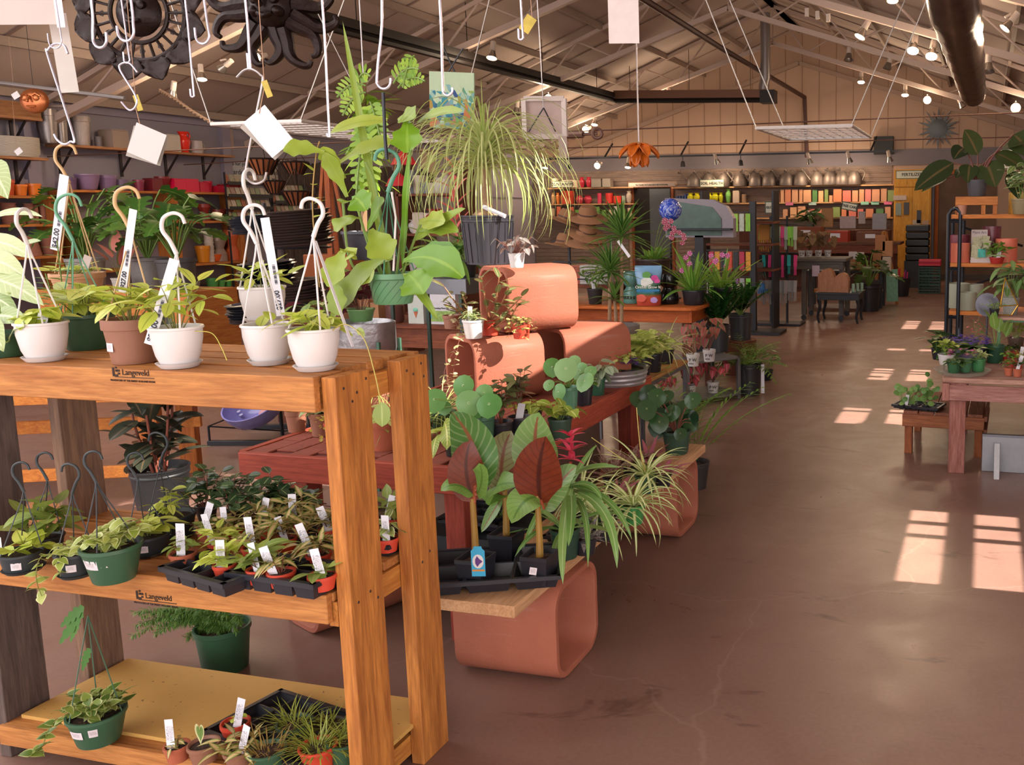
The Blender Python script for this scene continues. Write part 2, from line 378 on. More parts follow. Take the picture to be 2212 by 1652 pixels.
MB.bleaf = bleaf
def curve(pts, n=6):   # Catmull-Rom through points
    P = [Vector(p) for p in pts]; P = [P[0]*2-P[1]]+P+[P[-1]*2-P[-2]]; out = []
    for i in range(1, len(P)-2):
        for k in range(n):
            t = k/n; a, b, c, d = P[i-1:i+3]; out.append(.5*((2*b)+(c-a)*t+(2*a-5*b+4*c-d)*t*t+(3*b-a-3*c+d)*t**3))
    return out+[P[-2]]
SOIL = NT('potting_soil'); _v = SOIL.coord(); _n = SOIL.noise(_v, 120, 4, .7); SOIL.set(Base_Color=SOIL.ramp(_n, [(.35,col('1c110c')),(.6,col('4a3226')),(.74,col('8b6f5a'))]), Roughness=.95); SOIL.bump(_n, .8, .01); SOIL = SOIL.m
def label_mat(base='d9d6de', ink='3b3a48'):
    t = NT('printed_label'); v = t.coord((1,1,1),'Generated'); s = t.n('ShaderNodeSeparateXYZ'); t.l(v, s.inputs[0]); x, z = s.outputs[0], s.outputs[2]
    st = t.math('GREATER_THAN', t.noise(t.coord((38,1,26),'Generated'), 1.6, 1), .54); m1 = t.math('MULTIPLY', t.math('GREATER_THAN', z, .30), t.math('LESS_THAN', z, .78))
    m2 = t.math('MULTIPLY', t.math('GREATER_THAN', x, .2), t.math('LESS_THAN', x, .8)); f = t.math('MULTIPLY', t.math('MULTIPLY', st, m1), m2)
    t.set(Base_Color=t.mix(t.math('MULTIPLY', f, .8), col(base), col(ink)), Roughness=.5); return t.m
LBL = label_mat(); WHT = M('d8d5dc', .45, var=.03); PAPER = M('c9c2c0', .7, var=.03)
BLKP = M('24242b', .38, var=.1); GRNP = M('35573f', .42, var=.08); DKG = M('2c3236', .45, var=.08); WHTP = M('d6d0cf', .35, var=.03)
TERRA = M('a5563b', .8, var=.15, scale=18, bump=.15); ORNG = M('c0402a', .5, var=.08); TAN = M('c09068', .45, var=.06); BRNP = M('8c5f4a', .5, var=.08)
STEM = M('7a7a3a', .6, var=.2); STEMR = M('7a4636', .6, var=.2); STEMG = M('6f8a3c', .55, var=.15); BARK = M('9a7a5e', .85, var=.3, scale=60, bump=.5)
def potprof(Rt, Rb, H, style='plain', th=.004):
    if style == 'round': out = [(Rb*.9,0),(Rb,.004),(Rb+(Rt-Rb)*.55,H*.3),(Rt*.97,H*.7),(Rt*.985,H*.93),(Rt*1.04,H*.94),(Rt*1.05,H*.975),(Rt*1.03,H)]
    elif style == 'rim': out = [(Rb,0),(Rb+(Rt*.93-Rb)*.98,H*.74),(Rt*.93,H*.76),(Rt,H*.77),(Rt*1.01,H*.8),(Rt*1.01,H)]
    elif style == 'nursery': out = [(Rb,0),(Rb,.01),(Rb+(Rt-Rb)*.9,H*.86),(Rt*1.02,H*.87),(Rt*1.02,H*.9),(Rt,H*.91),(Rt*1.01,H*.96),(Rt*1.04,H*.97),(Rt*1.04,H)]
    elif style == 'cyl': out = [(Rb*.96,0),(Rb,.004),(Rt,H)]
    else: out = [(Rb*.96,0),(Rb,.004),(Rt*.97,H*.88),(Rt*1.03,H*.9),(Rt*1.03,H)]
    return out+[(Rt-th,H),(Rt*.9-th,H*.8),(Rb*.5,H*.8-.002)]
def pot(parent, Rt, Rb, H, m, style='plain', soil=True, name='pot', n=24, sx=1, square=False):
    mb = MB()
    if square:
        for (r0,z0),(r1,z1) in zip([(Rb,0),(Rt*.97,H*.86),(Rt,H*.87),(Rt,H),(Rt-.004,H)], [(Rt*.97,H*.86),(Rt,H*.87),(Rt,H),(Rt-.004,H),(Rt*.9-.004,H*.8)]):
            mb.lathe([(r0*1.35,z0),(r1*1.35,z1)], n=4, mat=Matrix.Rotation(PI/4,4,'Z'))
        mb.lathe([(0,.001),(Rb*1.35,.0)], n=4, mat=Matrix.Rotation(PI/4,4,'Z'))
    else: mb.lathe([(0,0)]+potprof(Rt,Rb,H,style), n=n, sx=sx)
    o = mb.build(name, m, parent)
    if soil:
        q = MB(); r = Rt*.95-.004
        q.lathe([(r*(1.25 if square else 1),H*.84),(r*.5,H*.87),(0,H*.88)], n=4 if square else 16, sx=sx, mat=Matrix.Rotation(PI/4,4,'Z') if square else None); q.build('soil', SOIL, parent)
    return o
def saucer(parent, R_, H, m): MB().lathe([(0,0),(R_*.78,0),(R_,H),(R_-.003,H),(R_*.76,.003),(0,.003)], n=24).build('saucer', m, parent)
def stake(parent, p, tilt=0.0, lean=0.0, w=.02, h=.09, m=None, az=.25, name='plant_label'):
    mt = Matrix.Translation(p) @ Matrix.Rotation(az,4,'Z') @ Matrix.Rotation(tilt,4,'Y') @ Matrix.Rotation(lean,4,'X')
    return MB().box(None, (w,.0012,h), mat=mt @ Matrix.Translation((0,0,h/2))).build(name, m or LBL, parent, False)
def sticker(parent, R_, z, az, w=.035, h=.022, mt=None, tap=0.0):
    mb = MB(); k = 4
    vs = []
    for j in range(k+1):
        a = az+(j/k-.5)*w/R_
        for zz in (-h/2,h/2): vs.append(((R_+.0012+tap*zz)*math.cos(a),(R_+.0012+tap*zz)*math.sin(a),z+zz))
    mb.add(vs, [(2*j,2*j+2,2*j+3,2*j+1) for j in range(k)]); return mb.build('sticker', mt or label_sticker, parent)
label_sticker = label_mat('d5c9cd','6b5f6a')
VA = PI+math.atan2(AF.y, AF.x)    # azimuth from things back towards the camera
AH = Vector((AR.x,AR.y,0)).normalized(); FH = Vector((-AH.y,AH.x,0))
def hook_pts(j, h, flip=1, ax=None, ex=(0,0,0)):
    ax = Vector(ax or AH); j = Vector(j); u = Vector((0,0,1))
    return curve([j+ax*(x*h*flip)+u*(y*h)+Vector(ex)*(y*h) for x, y in ((0,0),(-.14,.33),(-.3,.6),(-.24,.88),(.0,1.0),(.2,.93),(.27,.74))], 5)
def hanger(parent, Rr, zr, joint, h, m, nw=3, flip=1, r=.0042, wr=.0019, a0=.4, ax=None, flat=True, ex=(0,0,0)):
    j = Vector(joint); p = hook_pts(j, h, flip, ax, ex)
    MB().tube(p, r, 8, r1=r*.8).build('hanger_hook', m, parent)
    for i in range(nw):
        a = a0+2*PI*i/nw; q = Vector((Rr*math.cos(a), Rr*math.sin(a), zr)); MB().tube([j+Vector((0,0,.006)), j+(q-j)*.12-Vector((0,0,.004)), q], wr, 5).build('hanger_wire', m, parent)
def rosette(ml, n, L_, W_, el=(.3,1.3), droop=(.6,1.4), kind='strap', z=0.0, r0=.01, cup=.25, cx=0, cy=0, seg=8, wave=0, az=(0,2*PI)):
    for i in range(n):
        a = az[0]+(az[1]-az[0])*((i*.618034) % 1)+R(-.15,.15); t = i/max(1,n-1); e = el[1]+(el[0]-el[1])*t+R(-.12,.12)
        ml.leaf((cx+r0*math.cos(a),cy+r0*math.sin(a),z), a, e, L_*R(.75,1.1), W_*R(.85,1.1), R(*droop), kind, cup, R(-.25,.25), seg, wave)
def bush(ml, ms, n, Rd, Hd, L_, W_, z=0.0, kind='ovate', lv=4, sr=.0018, droop=(.2,.8), cup=.15, el=(-.3,.6), cx=0, cy=0, seg=5, spread=(.2,1.2), wave=0):
    for i in range(n):
        a = i*2.39996+R(-.3,.3); q = math.sqrt((i+.5)/n); tip = Vector((cx+Rd*q*math.cos(a), cy+Rd*q*math.sin(a), z+Hd*(R(.75,1.05)-.45*q*q))); b = Vector((cx+Rd*.15*q*math.cos(a),cy+Rd*.15*q*math.sin(a),z))
        mid = b.lerp(tip,.55)+Vector((0,0,Hd*.12)); pts = curve([b,mid,tip],4)
        if ms is not None: ms.tube(pts, sr, 4, r1=sr*.5)
        for k in range(lv):
            t = 1-k*.75/max(1,lv); p = pts[min(len(pts)-1,int(t*(len(pts)-1)))]; aa = a+k*2.4+R(-.5,.5)
            ml.leaf(p, aa, R(*el), L_*R(.7,1.1), W_*R(.75,1.1), R(*droop), kind, cup, R(-.5,.5), seg, wave)
def vine(ml, ms, pts, n, L_, W_, kind='ovate', r=.0016, el=(-.6,.5), droop=(.1,.6), pair=True, az=None):
    c = curve(pts, 6); ms.tube(c, r, 5, r1=r*.5)
    for i in range(n):
        t = (i+.6)/n; p = c[min(len(c)-1, int(t*(len(c)-1)))]; a = R(0,6.28) if az is None else az+R(-.5,.5)
        ml.leaf(p, a, R(*el), L_*R(.7,1.1), W_*R(.8,1.1), R(*droop), kind, .12, R(-.6,.6), 6)
        if pair: ml.leaf(p, a+PI+R(-.4,.4), R(*el), L_*R(.7,1.1), W_*R(.8,1.1), R(*droop), kind, .12, R(-.6,.6), 6)
def frond(ml, ms, p, az, el, L_, droop, nl, ll, lw, kind='lance', ang=1.0, r=.0018, lel=.1):
    p = Vector(p); pts = [p.copy()]; e = el
    for i in range(nl):
        t = i/nl; e = el-droop*t; d = Vector((math.cos(az)*math.cos(e),math.sin(az)*math.cos(e),math.sin(e))); p = p+d*(L_/nl); pts.append(p.copy())
        s = math.sin(PI*min(1,(t*.8+.2)))**.6*ll
        if t > .12:
            for sg in (-1,1): ml.leaf(p, az+sg*ang, e*.4+lel, s, lw, .35, kind, .1, 0, 3)
    if ms is not None: ms.tube(pts, r, 4, r1=r*.4)
def fluff(ml, p, az, el, L_, droop, Rr, n, lw=.002):   # feathery frond of needles
    p = Vector(p)
    for i in range(n):
        t = i/n; e = el-droop*t; d = Vector((math.cos(az)*math.cos(e),math.sin(az)*math.cos(e),math.sin(e))); p = p+d*(L_/n)
        for k in range(9):
            ml.leaf(p, az+k*.7+R(-.2,.2), e+R(-1.2,1.2), Rr*(1-.5*t)*R(.7,1.1), lw, R(0,.4), 'lance', 0, 0, 2)
def fin(root, ml=None, lm=None, ms=None, sm=None, name='foliage', sname='stems'):
    f = None
    if ml is not None and ml.f: f = ml.build(name, lm, root)
    if ms is not None and ms.f: ms.build(sname, sm or STEMG, root)
    return f
# leaf palettes
HOYA = LF('b0c03e','dbe272', rib='93a53e', vein=.12); HOYAD = LF('6f8438','9cad52', rib='9fae63'); VAR = LF('7f9a4a','a3b368', edge='dfe0ae', rib='c9cf96'); ROPE = LF('8fa23f','b9c368', edge='d8dca0', rough=.35)
GREEN = LF('4f8030','7dab3c', rib='8fb85a'); BRIGHT = LF('7da72f','a8c83c', rib='9cbc50'); DARKG = LF('2b4425','47652f', rib='5d7d43', rough=.35); RUBBER = LF('2c3328','43473a', rib='6b5a44', rough=.28)
STRIPE = LF('6d9440','8db058', centre='d7dba0', rough=.5); PALE = LF('a9bd78','c5cf94', rib='8ca35c'); TRIC = LF('6f8a38','a3ac4c', centre='d6b886', edge='728638', rough=.4)
PALMG = LF('a5b46a','c3c78a', edge='8ba04a', rough=.5)
# ================= FOREGROUND RACK =================
random.seed(11)
WO = W('9c5f30','c4864a','x'); WOY = W('a9672f','cf8f45','y'); WZ = W('96592a','cb8540','z'); WZD = W('6e5548','95745c','z',.75); WG = W('4d403c','6e5c55','z',.85)
rack = thing('plant_rack','orange-brown wooden plant rack with slatted shelves on four plank posts, nearest in view','shelf rack',(-2.22,2.17,0))
def rb(a, b): return MB().bx([p-q for p,q in zip(a,(-2.22,2.17,0))],[p-q for p,q in zip(b,(-2.22,2.17,0))])
for x0, x1, m, nm in ((-1.632,-1.59,WZ,'front'),(-2.892,-2.85,WG,'left')):
    for y0, y1, k in ((1.97,2.107,0),(2.24,2.372,1)):
        o = rb((x0,y0,0),(x1,y1,1.232)).build('post', m if not (nm == 'left' and k) else WZD, rack, False, bevel=.002)
        if nm == 'left': o['label'] = 'weathered grey-brown plank post'
for i, (a, b, xr) in enumerate(((1.955,2.06,-1.64),(2.085,2.165,-1.66),(2.19,2.265,-1.66),(2.29,2.385,-1.66))):
    rb((-3.6,a,1.205),(xr,b,1.235)).build('top_slat', WO, rack, False, bevel=.002)
rb((-3.6,1.945,1.145),(-1.635,1.968,1.236)).build('front_rail', WO, rack, False, bevel=.002)
rb((-3.6,2.375,1.14),(-1.635,2.398,1.236)).build('back_rail', WO, rack, False)
rb((-1.66,1.985,1.14),(-1.633,2.38,1.204)).build('end_rail', WOY, rack, False)
for a, b, xr in ((1.965,2.055,-1.64),(2.075,2.16,-1.64),(2.18,2.27,-1.64),(2.29,2.37,-1.64)):
    rb((-3.2,a,.63),(xr,b,.655)).build('shelf_slat', WO, rack, False, bevel=.002)
rb((-3.2,1.945,.575),(-1.645,1.966,.656)).build('shelf_rail', WO, rack, False, bevel=.002)
rb((-3.2,2.372,.575),(-1.645,2.392,.656)).build('shelf_rail', WO, rack, False)
rb((-1.66,1.97,.56),(-1.633,2.37,.628)).build('shelf_end_rail', WOY, rack, False)
rb((-2.85,1.96,.09),(-1.66,2.05,.115)).build('bottom_slat', WO, rack, False); rb((-2.85,2.28,.09),(-1.66,2.36,.115)).build('bottom_slat', WO, rack, False)
rb((-1.66,1.97,.03),(-1.633,2.37,.09)).build('bottom_end_rail', WOY, rack, False); rb((-2.85,1.945,.06),(-1.64,1.958,.12)).build('bottom_rail', WO, rack, False)
pb = NT('yellow_board'); _v = pb.geo(); pb.set(Base_Color=pb.mix(pb.ramp(pb.noise(_v, 55, 3), [(.28,1.0),(.33,0.0)]), pb.mix(pb.noise(_v,4,3), col('b98a45'), col('cfa45a')), col('7a5a30')), Roughness=.7)
bo = rb((-2.83,2.0,.116),(-1.62,2.37,.128)).build('bottom_board', pb.m, rack, False); bo['label'] = 'yellow board lining the bottom shelf'
BRAND = M('2e1c12', .8)
for z, nm in ((1.19,0),(.617,1)):
    p = Y(285 if not nm else 335, 808 if not nm else 1292, 1.944)
    text('Langeveld', .023, BRAND, rack, Matrix.Translation(p-Vector((-2.22,2.17,0))) @ Matrix(((1,0,0,.012),(0,0,-1,0),(0,1,0,.004),(0,0,0,1))), 'stamp', .0006)
    text('PRODUCERS OF THE FINEST HOLLAND BULBS', .0072, BRAND, rack, Matrix.Translation(p-Vector((-2.22,2.17,0))) @ Matrix(((1,0,0,.0),(0,0,-1,0),(0,1,0,-.019),(0,0,0,1))), 'stamp', .0006)
    q = p-Vector((-2.22,2.17,0)); mb = MB(); mb.bx(q+Vector((-.058,-.0008,-.010)),q+Vector((.072,.001,-.0085)))
    for dx, dz, a, b in ((-.062,.004,.006,.024),(-.054,-.005,.012,.005),(-.052,.008,.006,.006),(-.044,.008,.006,.006),(-.052,.016,.006,.005),(-.044,.0,.006,.005)): mb.box(q+Vector((dx,0,dz)),(a,.0016,b))
    mb.build('stamp', BRAND, rack, False)
# nail heads on the posts
nm_ = M('4a3a34', .4, .6)
for y, z in ((2.0,1.2),(2.05,1.18),(2.09,1.21),(2.03,1.16),(2.27,1.2),(2.3,1.185),(2.34,1.21),(2.35,1.17),(2.0,.62),(2.05,.63),(2.08,.6),(2.29,.62),(2.33,.64)):
    MB().lathe([(.0042,0),(.003,.0015),(0,.002)], n=8, mat=Matrix.Translation((-1.59+2.22,y-2.17,z)) @ Matrix.Rotation(PI/2,4,'Y')).build('nail', nm_, rack)
RT = 1.2362
def white_pot(p, label, joint, h, flip, seed, fol, sc=1.0, hang=None, ax=None):
    random.seed(seed); t = thing('hanging_pot', label, 'potted plant', p, 0, None)
    pot(t, .064*sc, .041*sc, .112*sc, WHTP, 'round'); saucer(t, .057*sc, .014*sc, WHTP)
    j = Vector(joint)-Vector(p); hanger(t, .061*sc, .108*sc, j, h, WHTP, 3, flip, .0058, .0025, ax=ax, a0=-.6)
    ml, ms = MB(), MB(); fol(ml, ms, .1*sc); fin(t, ml, HOYA, ms, STEM); return t
def hoya(n, Rd, Hd, L_=.075, W_=.036):
    def f(ml, ms, z): bush(ml, ms, n, Rd, Hd, L_, W_, z, 'ovate', 4, .0016, (.1,.7), .12, (-.5,.7))
    return f
p1 = Z(98,778,RT)
t = white_pot(p1, 'white hanging pot farthest left on the rack top, handle seen edge-on', p1+Vector((-.055,.03,.33)), .1, 1, 1, hoya(5,.05,.05,.07,.06), ax=FH)
stake(t, (.02,-.02,.09), .3, 0, .03, .05, WHT)
p2 = Z(388,792,RT)
t = white_pot(p2, 'white hanging pot with lime hoya leaves and a long price tag reading $27.00', p2+Vector((0.005,.02,.305)), .11, 1, 2, hoya(9,.1,.17))
def price_tag(parent, a, b, w, price, m=WHT):
    a, b = Vector(a), Vector(b); d = (b-a); L_ = d.length; d.normalize(); n = -FH; n = (n-d*n.dot(d)).normalized(); x = d.cross(n)*-1
    mt = Matrix((d.cross(n), d, n)).transposed().to_4x4(); mt.translation = a
    o = MB().box(None,(w,L_,.001), mat=mt @ Matrix.Translation((0,L_/2,0))).build('price_tag', m, parent, False)
    mt2 = mt @ Matrix.Translation((0,L_*.84,.0014)) @ Matrix.Rotation(-PI/2,4,'Z'); text(price, w*.8, M('2b2a3a',.6), o, mt2, 'price', .0003, bold=.0006)
    mb = MB(); 
    for k in range(13): mb.box(None,(w*.3,L_*.006*(1+k%3),.0004), mat=mt @ Matrix.Translation((-w*.1,L_*(.48+k*.016),.0012)))
    mb.build('barcode', M('4a4858',.6), o, False)
    return o
LOC = lambda w, t: Vector(w)-t.location
price_tag(t, LOC(Y(377,560,2.0),t), LOC(Y(322,744,1.96),t), .027, '$27.00')
p4 = Z(583,785,RT)
t = white_pot(p4, 'white hanging pot below the pot held by the long wire hook', p4+Vector((-.02,.01,.33)), .105, 1, 3, lambda ml,ms,z:(ml.leaf((.02,0,z+.02),-1.2,.9,.06,.03,.6),ml.leaf((-.03,.01,z),2,.8,.06,.035,.5),ml.leaf((.0,0.03,z),.5,.5,.05,.03,.9),ml.leaf((.03,.02,z),.3,.4,.07,.03,.6),ms.tube([(.02,0,z-.01),(.02,0,z+.02)],.001,5)))
p5 = Z(683,798,RT)
t = white_pot(p5, 'white hanging pot at the right end of the rack top, hook curling to the left', p5+Vector((.005,.02,.35)), .1, -1, 4, hoya(7,.062,.06,.085,.035))
MB().beam(LOC(Y(745,520,2.1),t)*0+Vector((.01,.02,.34)), Vector((.095,.03,.06)), .012,.001).build('price_tag', WHT, t, False)
p3 = Y(572,697,2.28)
t = white_pot(p3, 'white hanging pot held up by the long wire hook above the others', p3+Vector((-.012,0,.335)), .115, 1, 5, hoya(7,.1,.075,.07,.024), .98, ax=FH)
price_tag(t, LOC(Y(572,470,2.24),t), LOC(Y(607,682,2.24),t), .026, '$27.00')
# brown pot
random.seed(21)
pb_ = Z(290,782,RT); t = thing('hanging_pot','brown plastic pot of lime leaves with a beige hooked handle and barcode sticker','potted plant',pb_)
pot(t, .07, .052, .125, BRNP, 'rim'); sticker(t, .06, .05, VA-.5, .03, .024, label_sticker)
TANM = M('c7a373', .45, var=.06)
hanger(t, .066, .12, LOC(Y(283,500,2.13),t), .125, TANM, 3, 1, .0058, .0024)
ml, ms = MB(), MB(); bush(ml, ms, 11, .1, .12, .085, .042, .11, 'ovate', 4, .002, (.1,.6), .12, (-.4,.6)); fin(t, ml, HOYA, ms, STEM)
price_tag(t, LOC(Y(288,452,2.1),t), LOC(Y(264,632,2.1),t), .022, '$27.00')
# green pot behind
pg = Z(193,752,RT); t = thing('hanging_pot','round green pot of broad lime leaves with a green hooked handle','potted plant',pg)
pot(t, .078, .058, .11, GRNP, 'plain')
hanger(t, .072, .105, LOC(Y(158,520,2.22),t), .14, M('5f9a7d', .45, var=.06), 4, 1, .005, .002)
ml, ms = MB(), MB(); bush(ml, ms, 10, .12, .13, .095, .048, .09, 'ovate', 4, .002, (.1,.7), .12, (-.5,.6)); fin(t, ml, HOYA, ms, STEM)
# tan pot on the S hook
pt = Y(172,640,2.75); t = thing('hanging_pot','tan ribbed pot hanging from a wire hook, price tag reading $42.00','potted plant',pt)
pot(t, .09, .066, .09, TAN, 'rim'); hanger(t, .087, .09, LOC(Y(150,395,2.72),t), .14, TANM, 4, 1, .006, .0024, a0=.2)
ml, ms = MB(), MB(); bush(ml, ms, 10, .1, .04, .07, .03, .08, 'ovate', 3, .0015, (.1,.5), .1, (-.2,.4)); fin(t, ml, HOYA, ms, STEM)
price_tag(t, LOC(Y(139,378,2.68),t), LOC(Y(118,540,2.68),t), .034, '$42.00'); stake(t, (.04,-.01,.09), .4, 0, .03, .07, M('b5a59c',.5))
# big pale-veined foliage at the left edge
random.seed(23)
pl = Z(10,768,RT); t = thing('potted_plant','dark green pot with big pale leaves spilling past the left end of the rack top','potted plant',pl)
pot(t, .07, .055, .07, GRNP, 'plain'); ml, ms = MB(), MB()
for a, b, w_, y in (((-40,520),(75,560),.09,2.2),((-40,560),(55,600),.1,2.15),((-30,600),(95,660),.1,2.1),((-20,470),(92,468),.045,2.3),((20,560),(88,520),.05,2.4),((-30,690),(60,700),.09,2.05),((-40,640),(40,680),.08,2.1),((20,735),(52,705),.06,2.0),((-30,700),(8,760),.09,2.0),((-30,360),(18,430),.11,1.9)):
    A, B = LOC(Y(a[0],a[1],y),t), LOC(Y(b[0],b[1],y-.05),t); ml.bleaf(A,(A+B)/2+Vector((0,0,.035)),B,w_*.72,'ovate',(0,-.75,.65),.1,8,.02)
    ms.tube([(0,0,.06),(A+Vector((0,0,.02)))*.6,A],.002,5)
fin(t, ml, LF('8fa860','c2cf97', rib='e0e6b8', vein=.3, veincol='dfe6b5'), ms, STEMG)
random.seed(24)
pl = Z(70,745,RT)+Vector((0,.12,0)); t = thing('potted_plant','small glossy-leaved plant with stacked bright green leaves behind the leftmost white pot','potted plant',pl)
pot(t, .05, .04, .08, GRNP); ml, ms = MB(), MB()
for (bx_, hx) in ((0,.33),(-.05,.22),(.04,.27)):
    ms.tube([(0,0,.07),(bx_,0,.16),(bx_*1.3,0,hx)],.002,5)
    for k in range(7):
        for s_ in (0,PI): ml.leaf((bx_*1.2,0,hx*(.45+.55*k/7)), .3+s_+R(-.2,.2), .2, .05, .022, .2, 'oval', .1)
fin(t, ml, GREEN, ms, STEMG)
# vines trailing
random.seed(25)
TV = thing('trailing_vine','long yellowish vine trailing off the rightmost white pot with one hanging leaf','vine',p5+Vector((.05,0,.1))); _c = curve([(0,0,0),LOC(Y(745,700,2.02),TV),LOC(Y(785,730,1.98),TV),LOC(Y(808,800,1.93),TV),LOC(Y(823,870,1.91),TV)],6); MB().tube(_c,.0014,5).build('stem', M('a89a4a',.6), TV); ml = MB(); ml.bleaf(LOC(Y(824,868,1.91),TV),LOC(Y(826,895,1.9),TV),LOC(Y(825,922,1.9),TV),.045,'oval',(.2,-1,0),.1,7,cols=2); ml.build('hanging_leaf', HOYAD, TV); ml = MB(); ml.bleaf(LOC(Y(770,716,2.0),TV),LOC(Y(782,712,2.0),TV),LOC(Y(788,728,2.0),TV),.02,'lance',(.1,-1,.2)); ml.build('leaf', HOYAD, TV)
TV = thing('trailing_vine','thin bare vine hanging from the left white pot cluster over the rack front','vine',p2+Vector((.06,0,.1))); MB().tube(curve([(0,0,0),LOC(Y(458,720,2.0),TV),LOC(Y(478,750,1.99),TV),LOC(Y(490,778,1.98),TV)],6),.0012,5).build('stem', M('b8b04a',.6), TV)
# ---- middle shelf ----
MT = .6562
def dark_hanger(px, py, jp, label, seed, Rt=.055, H=.06, fol=None, m=DKG, lm=HOYA, y=None, flip=1, h=.085, st=True, pc=None):
    random.seed(seed); p = Z(px,py,MT); t = thing('hanging_pot', label, 'potted plant', p); pot(t, Rt, Rt*.8, H, m, 'plain'); saucer(t, Rt*.95, .01, m)
    hanger(t, Rt, H, LOC(Y(jp[0],jp[1],p.y+.02),t), h, DKG, 3, flip, .004, .0016); ml, ms = MB(), MB(); fol(ml, ms, H*.9); fin(t, ml, lm, ms, STEM)
    if st: sticker(t, Rt*.9, H*.5, VA+.35, .024, .02)
    return t
t = dark_hanger(52,1232,(52,1062),'dark grey pot at the left end of the middle shelf, white tag beside it',31,.055,.058,hoya(4,.05,.04,.07,.04))
stake(t, (-.055,-.02,.03), 0, 0, .018, .07)
dark_hanger(100,1195,(103,1038),'dark hanging pot with large upright leaves behind the leftmost dark pot',32,.05,.055,hoya(9,.07,.12,.08,.045),lm=HOYAD)
dark_hanger(168,1242,(156,1066),'dark hanging pot under the curly rope plant',33,.05,.07,lambda ml,ms,z:[vine(ml,ms,[(-.02,-.02,z),(-.07,-.04,z),(-.085,-.05,z-.06),(-.07,-.05,z-.12)],9,.032,.028,'heart',.002),bush(ml,ms,6,.05,.05,.035,.03,z,'heart',4)],lm=ROPE,flip=-1)
dark_hanger(322,1195,(298,1038),'dark round pot with a few flat lime leaves beside the green pot',34,.06,.06,lambda ml,ms,z:[bush(ml,ms,5,.05,.05,.08,.045,z,'ovate',3),ml.leaf((0,0,z+.02),-.2,.25,.11,.055,.3,'ovate')],lm=HOYA)
dark_hanger(372,1160,(345,1002),'charcoal hanging pot with lime leaves in front of the rubber plant',35,.07,.075,lambda ml,ms,z:bush(ml,ms,6,.05,.09,.06,.025,z,'ovate',4),lm=HOYA,flip=-1,h=.1)
# green pot of rope hoya
random.seed(36)
p = Z(248,1250,MT); t = thing('hanging_pot','green pot overflowing with curly lime rope leaves, two labels on its front','potted plant',p)
pot(t, .073, .052, .1, GRNP, 'plain'); sticker(t, .064, .062, VA-.3, .045, .026, tap=.2); sticker(t, .064, .066, VA+.38, .026, .022, tap=.2)
hanger(t, .07, .1, LOC(Y(208,1042,p.y+.02),t), .088, DKG, 4, 1, .004, .0018)
ml, ms = MB(), MB()
for i in range(26):
    a = R(0,6.28); q = .07*math.sqrt(R(0,1))+.01; vine(ml, ms, [(0,0,.09),(q*.6*math.cos(a),q*.6*math.sin(a),.13),(q*math.cos(a),q*math.sin(a),R(.1,.145))], 5, .034, .03, 'heart', .002)
vine(ml, ms, [(-.05,-.05,.1),(-.1,-.06,.09),(-.115,-.06,.02)], 8, .03, .028, 'heart', .002); ml.leaf((0,0,.13),1.2,1.2,.09,.05,1.8,'ovate')
fin(t, ml, ROPE, ms, STEM)
p = Z(488,1442,0); random.seed(37); t = thing('potted_fern','foxtail fern with drooping feathery fronds in a green pot on the floor behind the rack','potted plant',p); pot(t,.092,.075,.165,M('2f5238',.42),'plain',n=32); stake(t,(.06,-.01,.12),.1,0,.02,.09,M('a8a0b0',.4)); ml = MB()
for ax_,ay_,bx_,by_ in ((470,1345,285,1322),(470,1340,290,1350),(460,1345,320,1345),(470,1345,350,1335),(465,1345,380,1330),(480,1345,450,1340),(480,1340,490,1330),(470,1345,300,1330),(470,1350,330,1370),(460,1350,370,1350),(480,1355,400,1380),(470,1360,420,1375),(480,1345,440,1400),(490,1350,470,1395),(500,1350,520,1345),(490,1345,510,1365),(460,1340,280,1375),(470,1340,340,1320),(480,1340,420,1320)):
    a_, b_ = LOC(Y(ax_,ay_,2.6),t), LOC(Y(bx_,by_,2.56),t); L0 = (b_-a_).length
    for i in range(26):
        q = a_.lerp(b_,i/26)+Vector((0,0,.035*math.sin(PI*i/26)))
        for k in range(10): ml.leaf(q, R(0,6.28), R(-1.4,.5), .036*(1.2-.6*i/26), .0048, .2, 'lance', 0, 0, 2)
ml.build('fronds', LF('3f6f2c','7fa048', rough=.5), t)
# ---- trays ----
def tray(name, label, loc, nx, ny, cell, h, rz=0.0, cat='tray', open_=False):
    t = thing(name, label, cat, loc, rz); w, d = nx*cell, ny*cell; mb = MB(); th = .003
    for sx_ in (-1,1):
        mb.box((sx_*w/2,0,h-.004),(.014,d+.014,.006)); mb.box((0,sx_*d/2,h-.004),(w+.014,.014,.006)); mb.box((sx_*(w/2+.006),0,h-.009),(.003,d+.014,.012)); mb.box((0,sx_*(d/2+.006),h-.009),(w+.014,.003,.012))
    mb.build('rim', BLKP, t, False); mb = MB()
    for i in range(nx):
        for j in range(ny):
            cx_, cy_ = (i-(nx-1)/2)*cell, (j-(ny-1)/2)*cell; m_ = Matrix.Translation((cx_,cy_,0)) @ Matrix.Rotation(PI/4,4,'Z')
            mb.lathe([(0,.001),(cell*.56,.001),(cell*.7,h-.004),(cell*.66,h-.004),(cell*.53,.004),(0,.004)], n=4, mat=m_)
    mb.build('cells', BLKP, t, False); return t
trA = tray('seedling_tray','black cell tray on the middle shelf with a lone terracotta pot in its left corner',Z(430,1262,MT)+Vector((.03,.03,0)),4,2,.066,.045,-.22)
trB = tray('seedling_tray','black cell tray at the front right of the middle shelf, red-rimmed pots along it',(-1.785,1.985,MT),4,2,.07,.05,-.06)
trC = tray('seedling_tray','black cell tray at the back of the middle shelf holding bushy striped hoyas',(-1.83,2.245,MT),5,2,.075,.042,-.06)
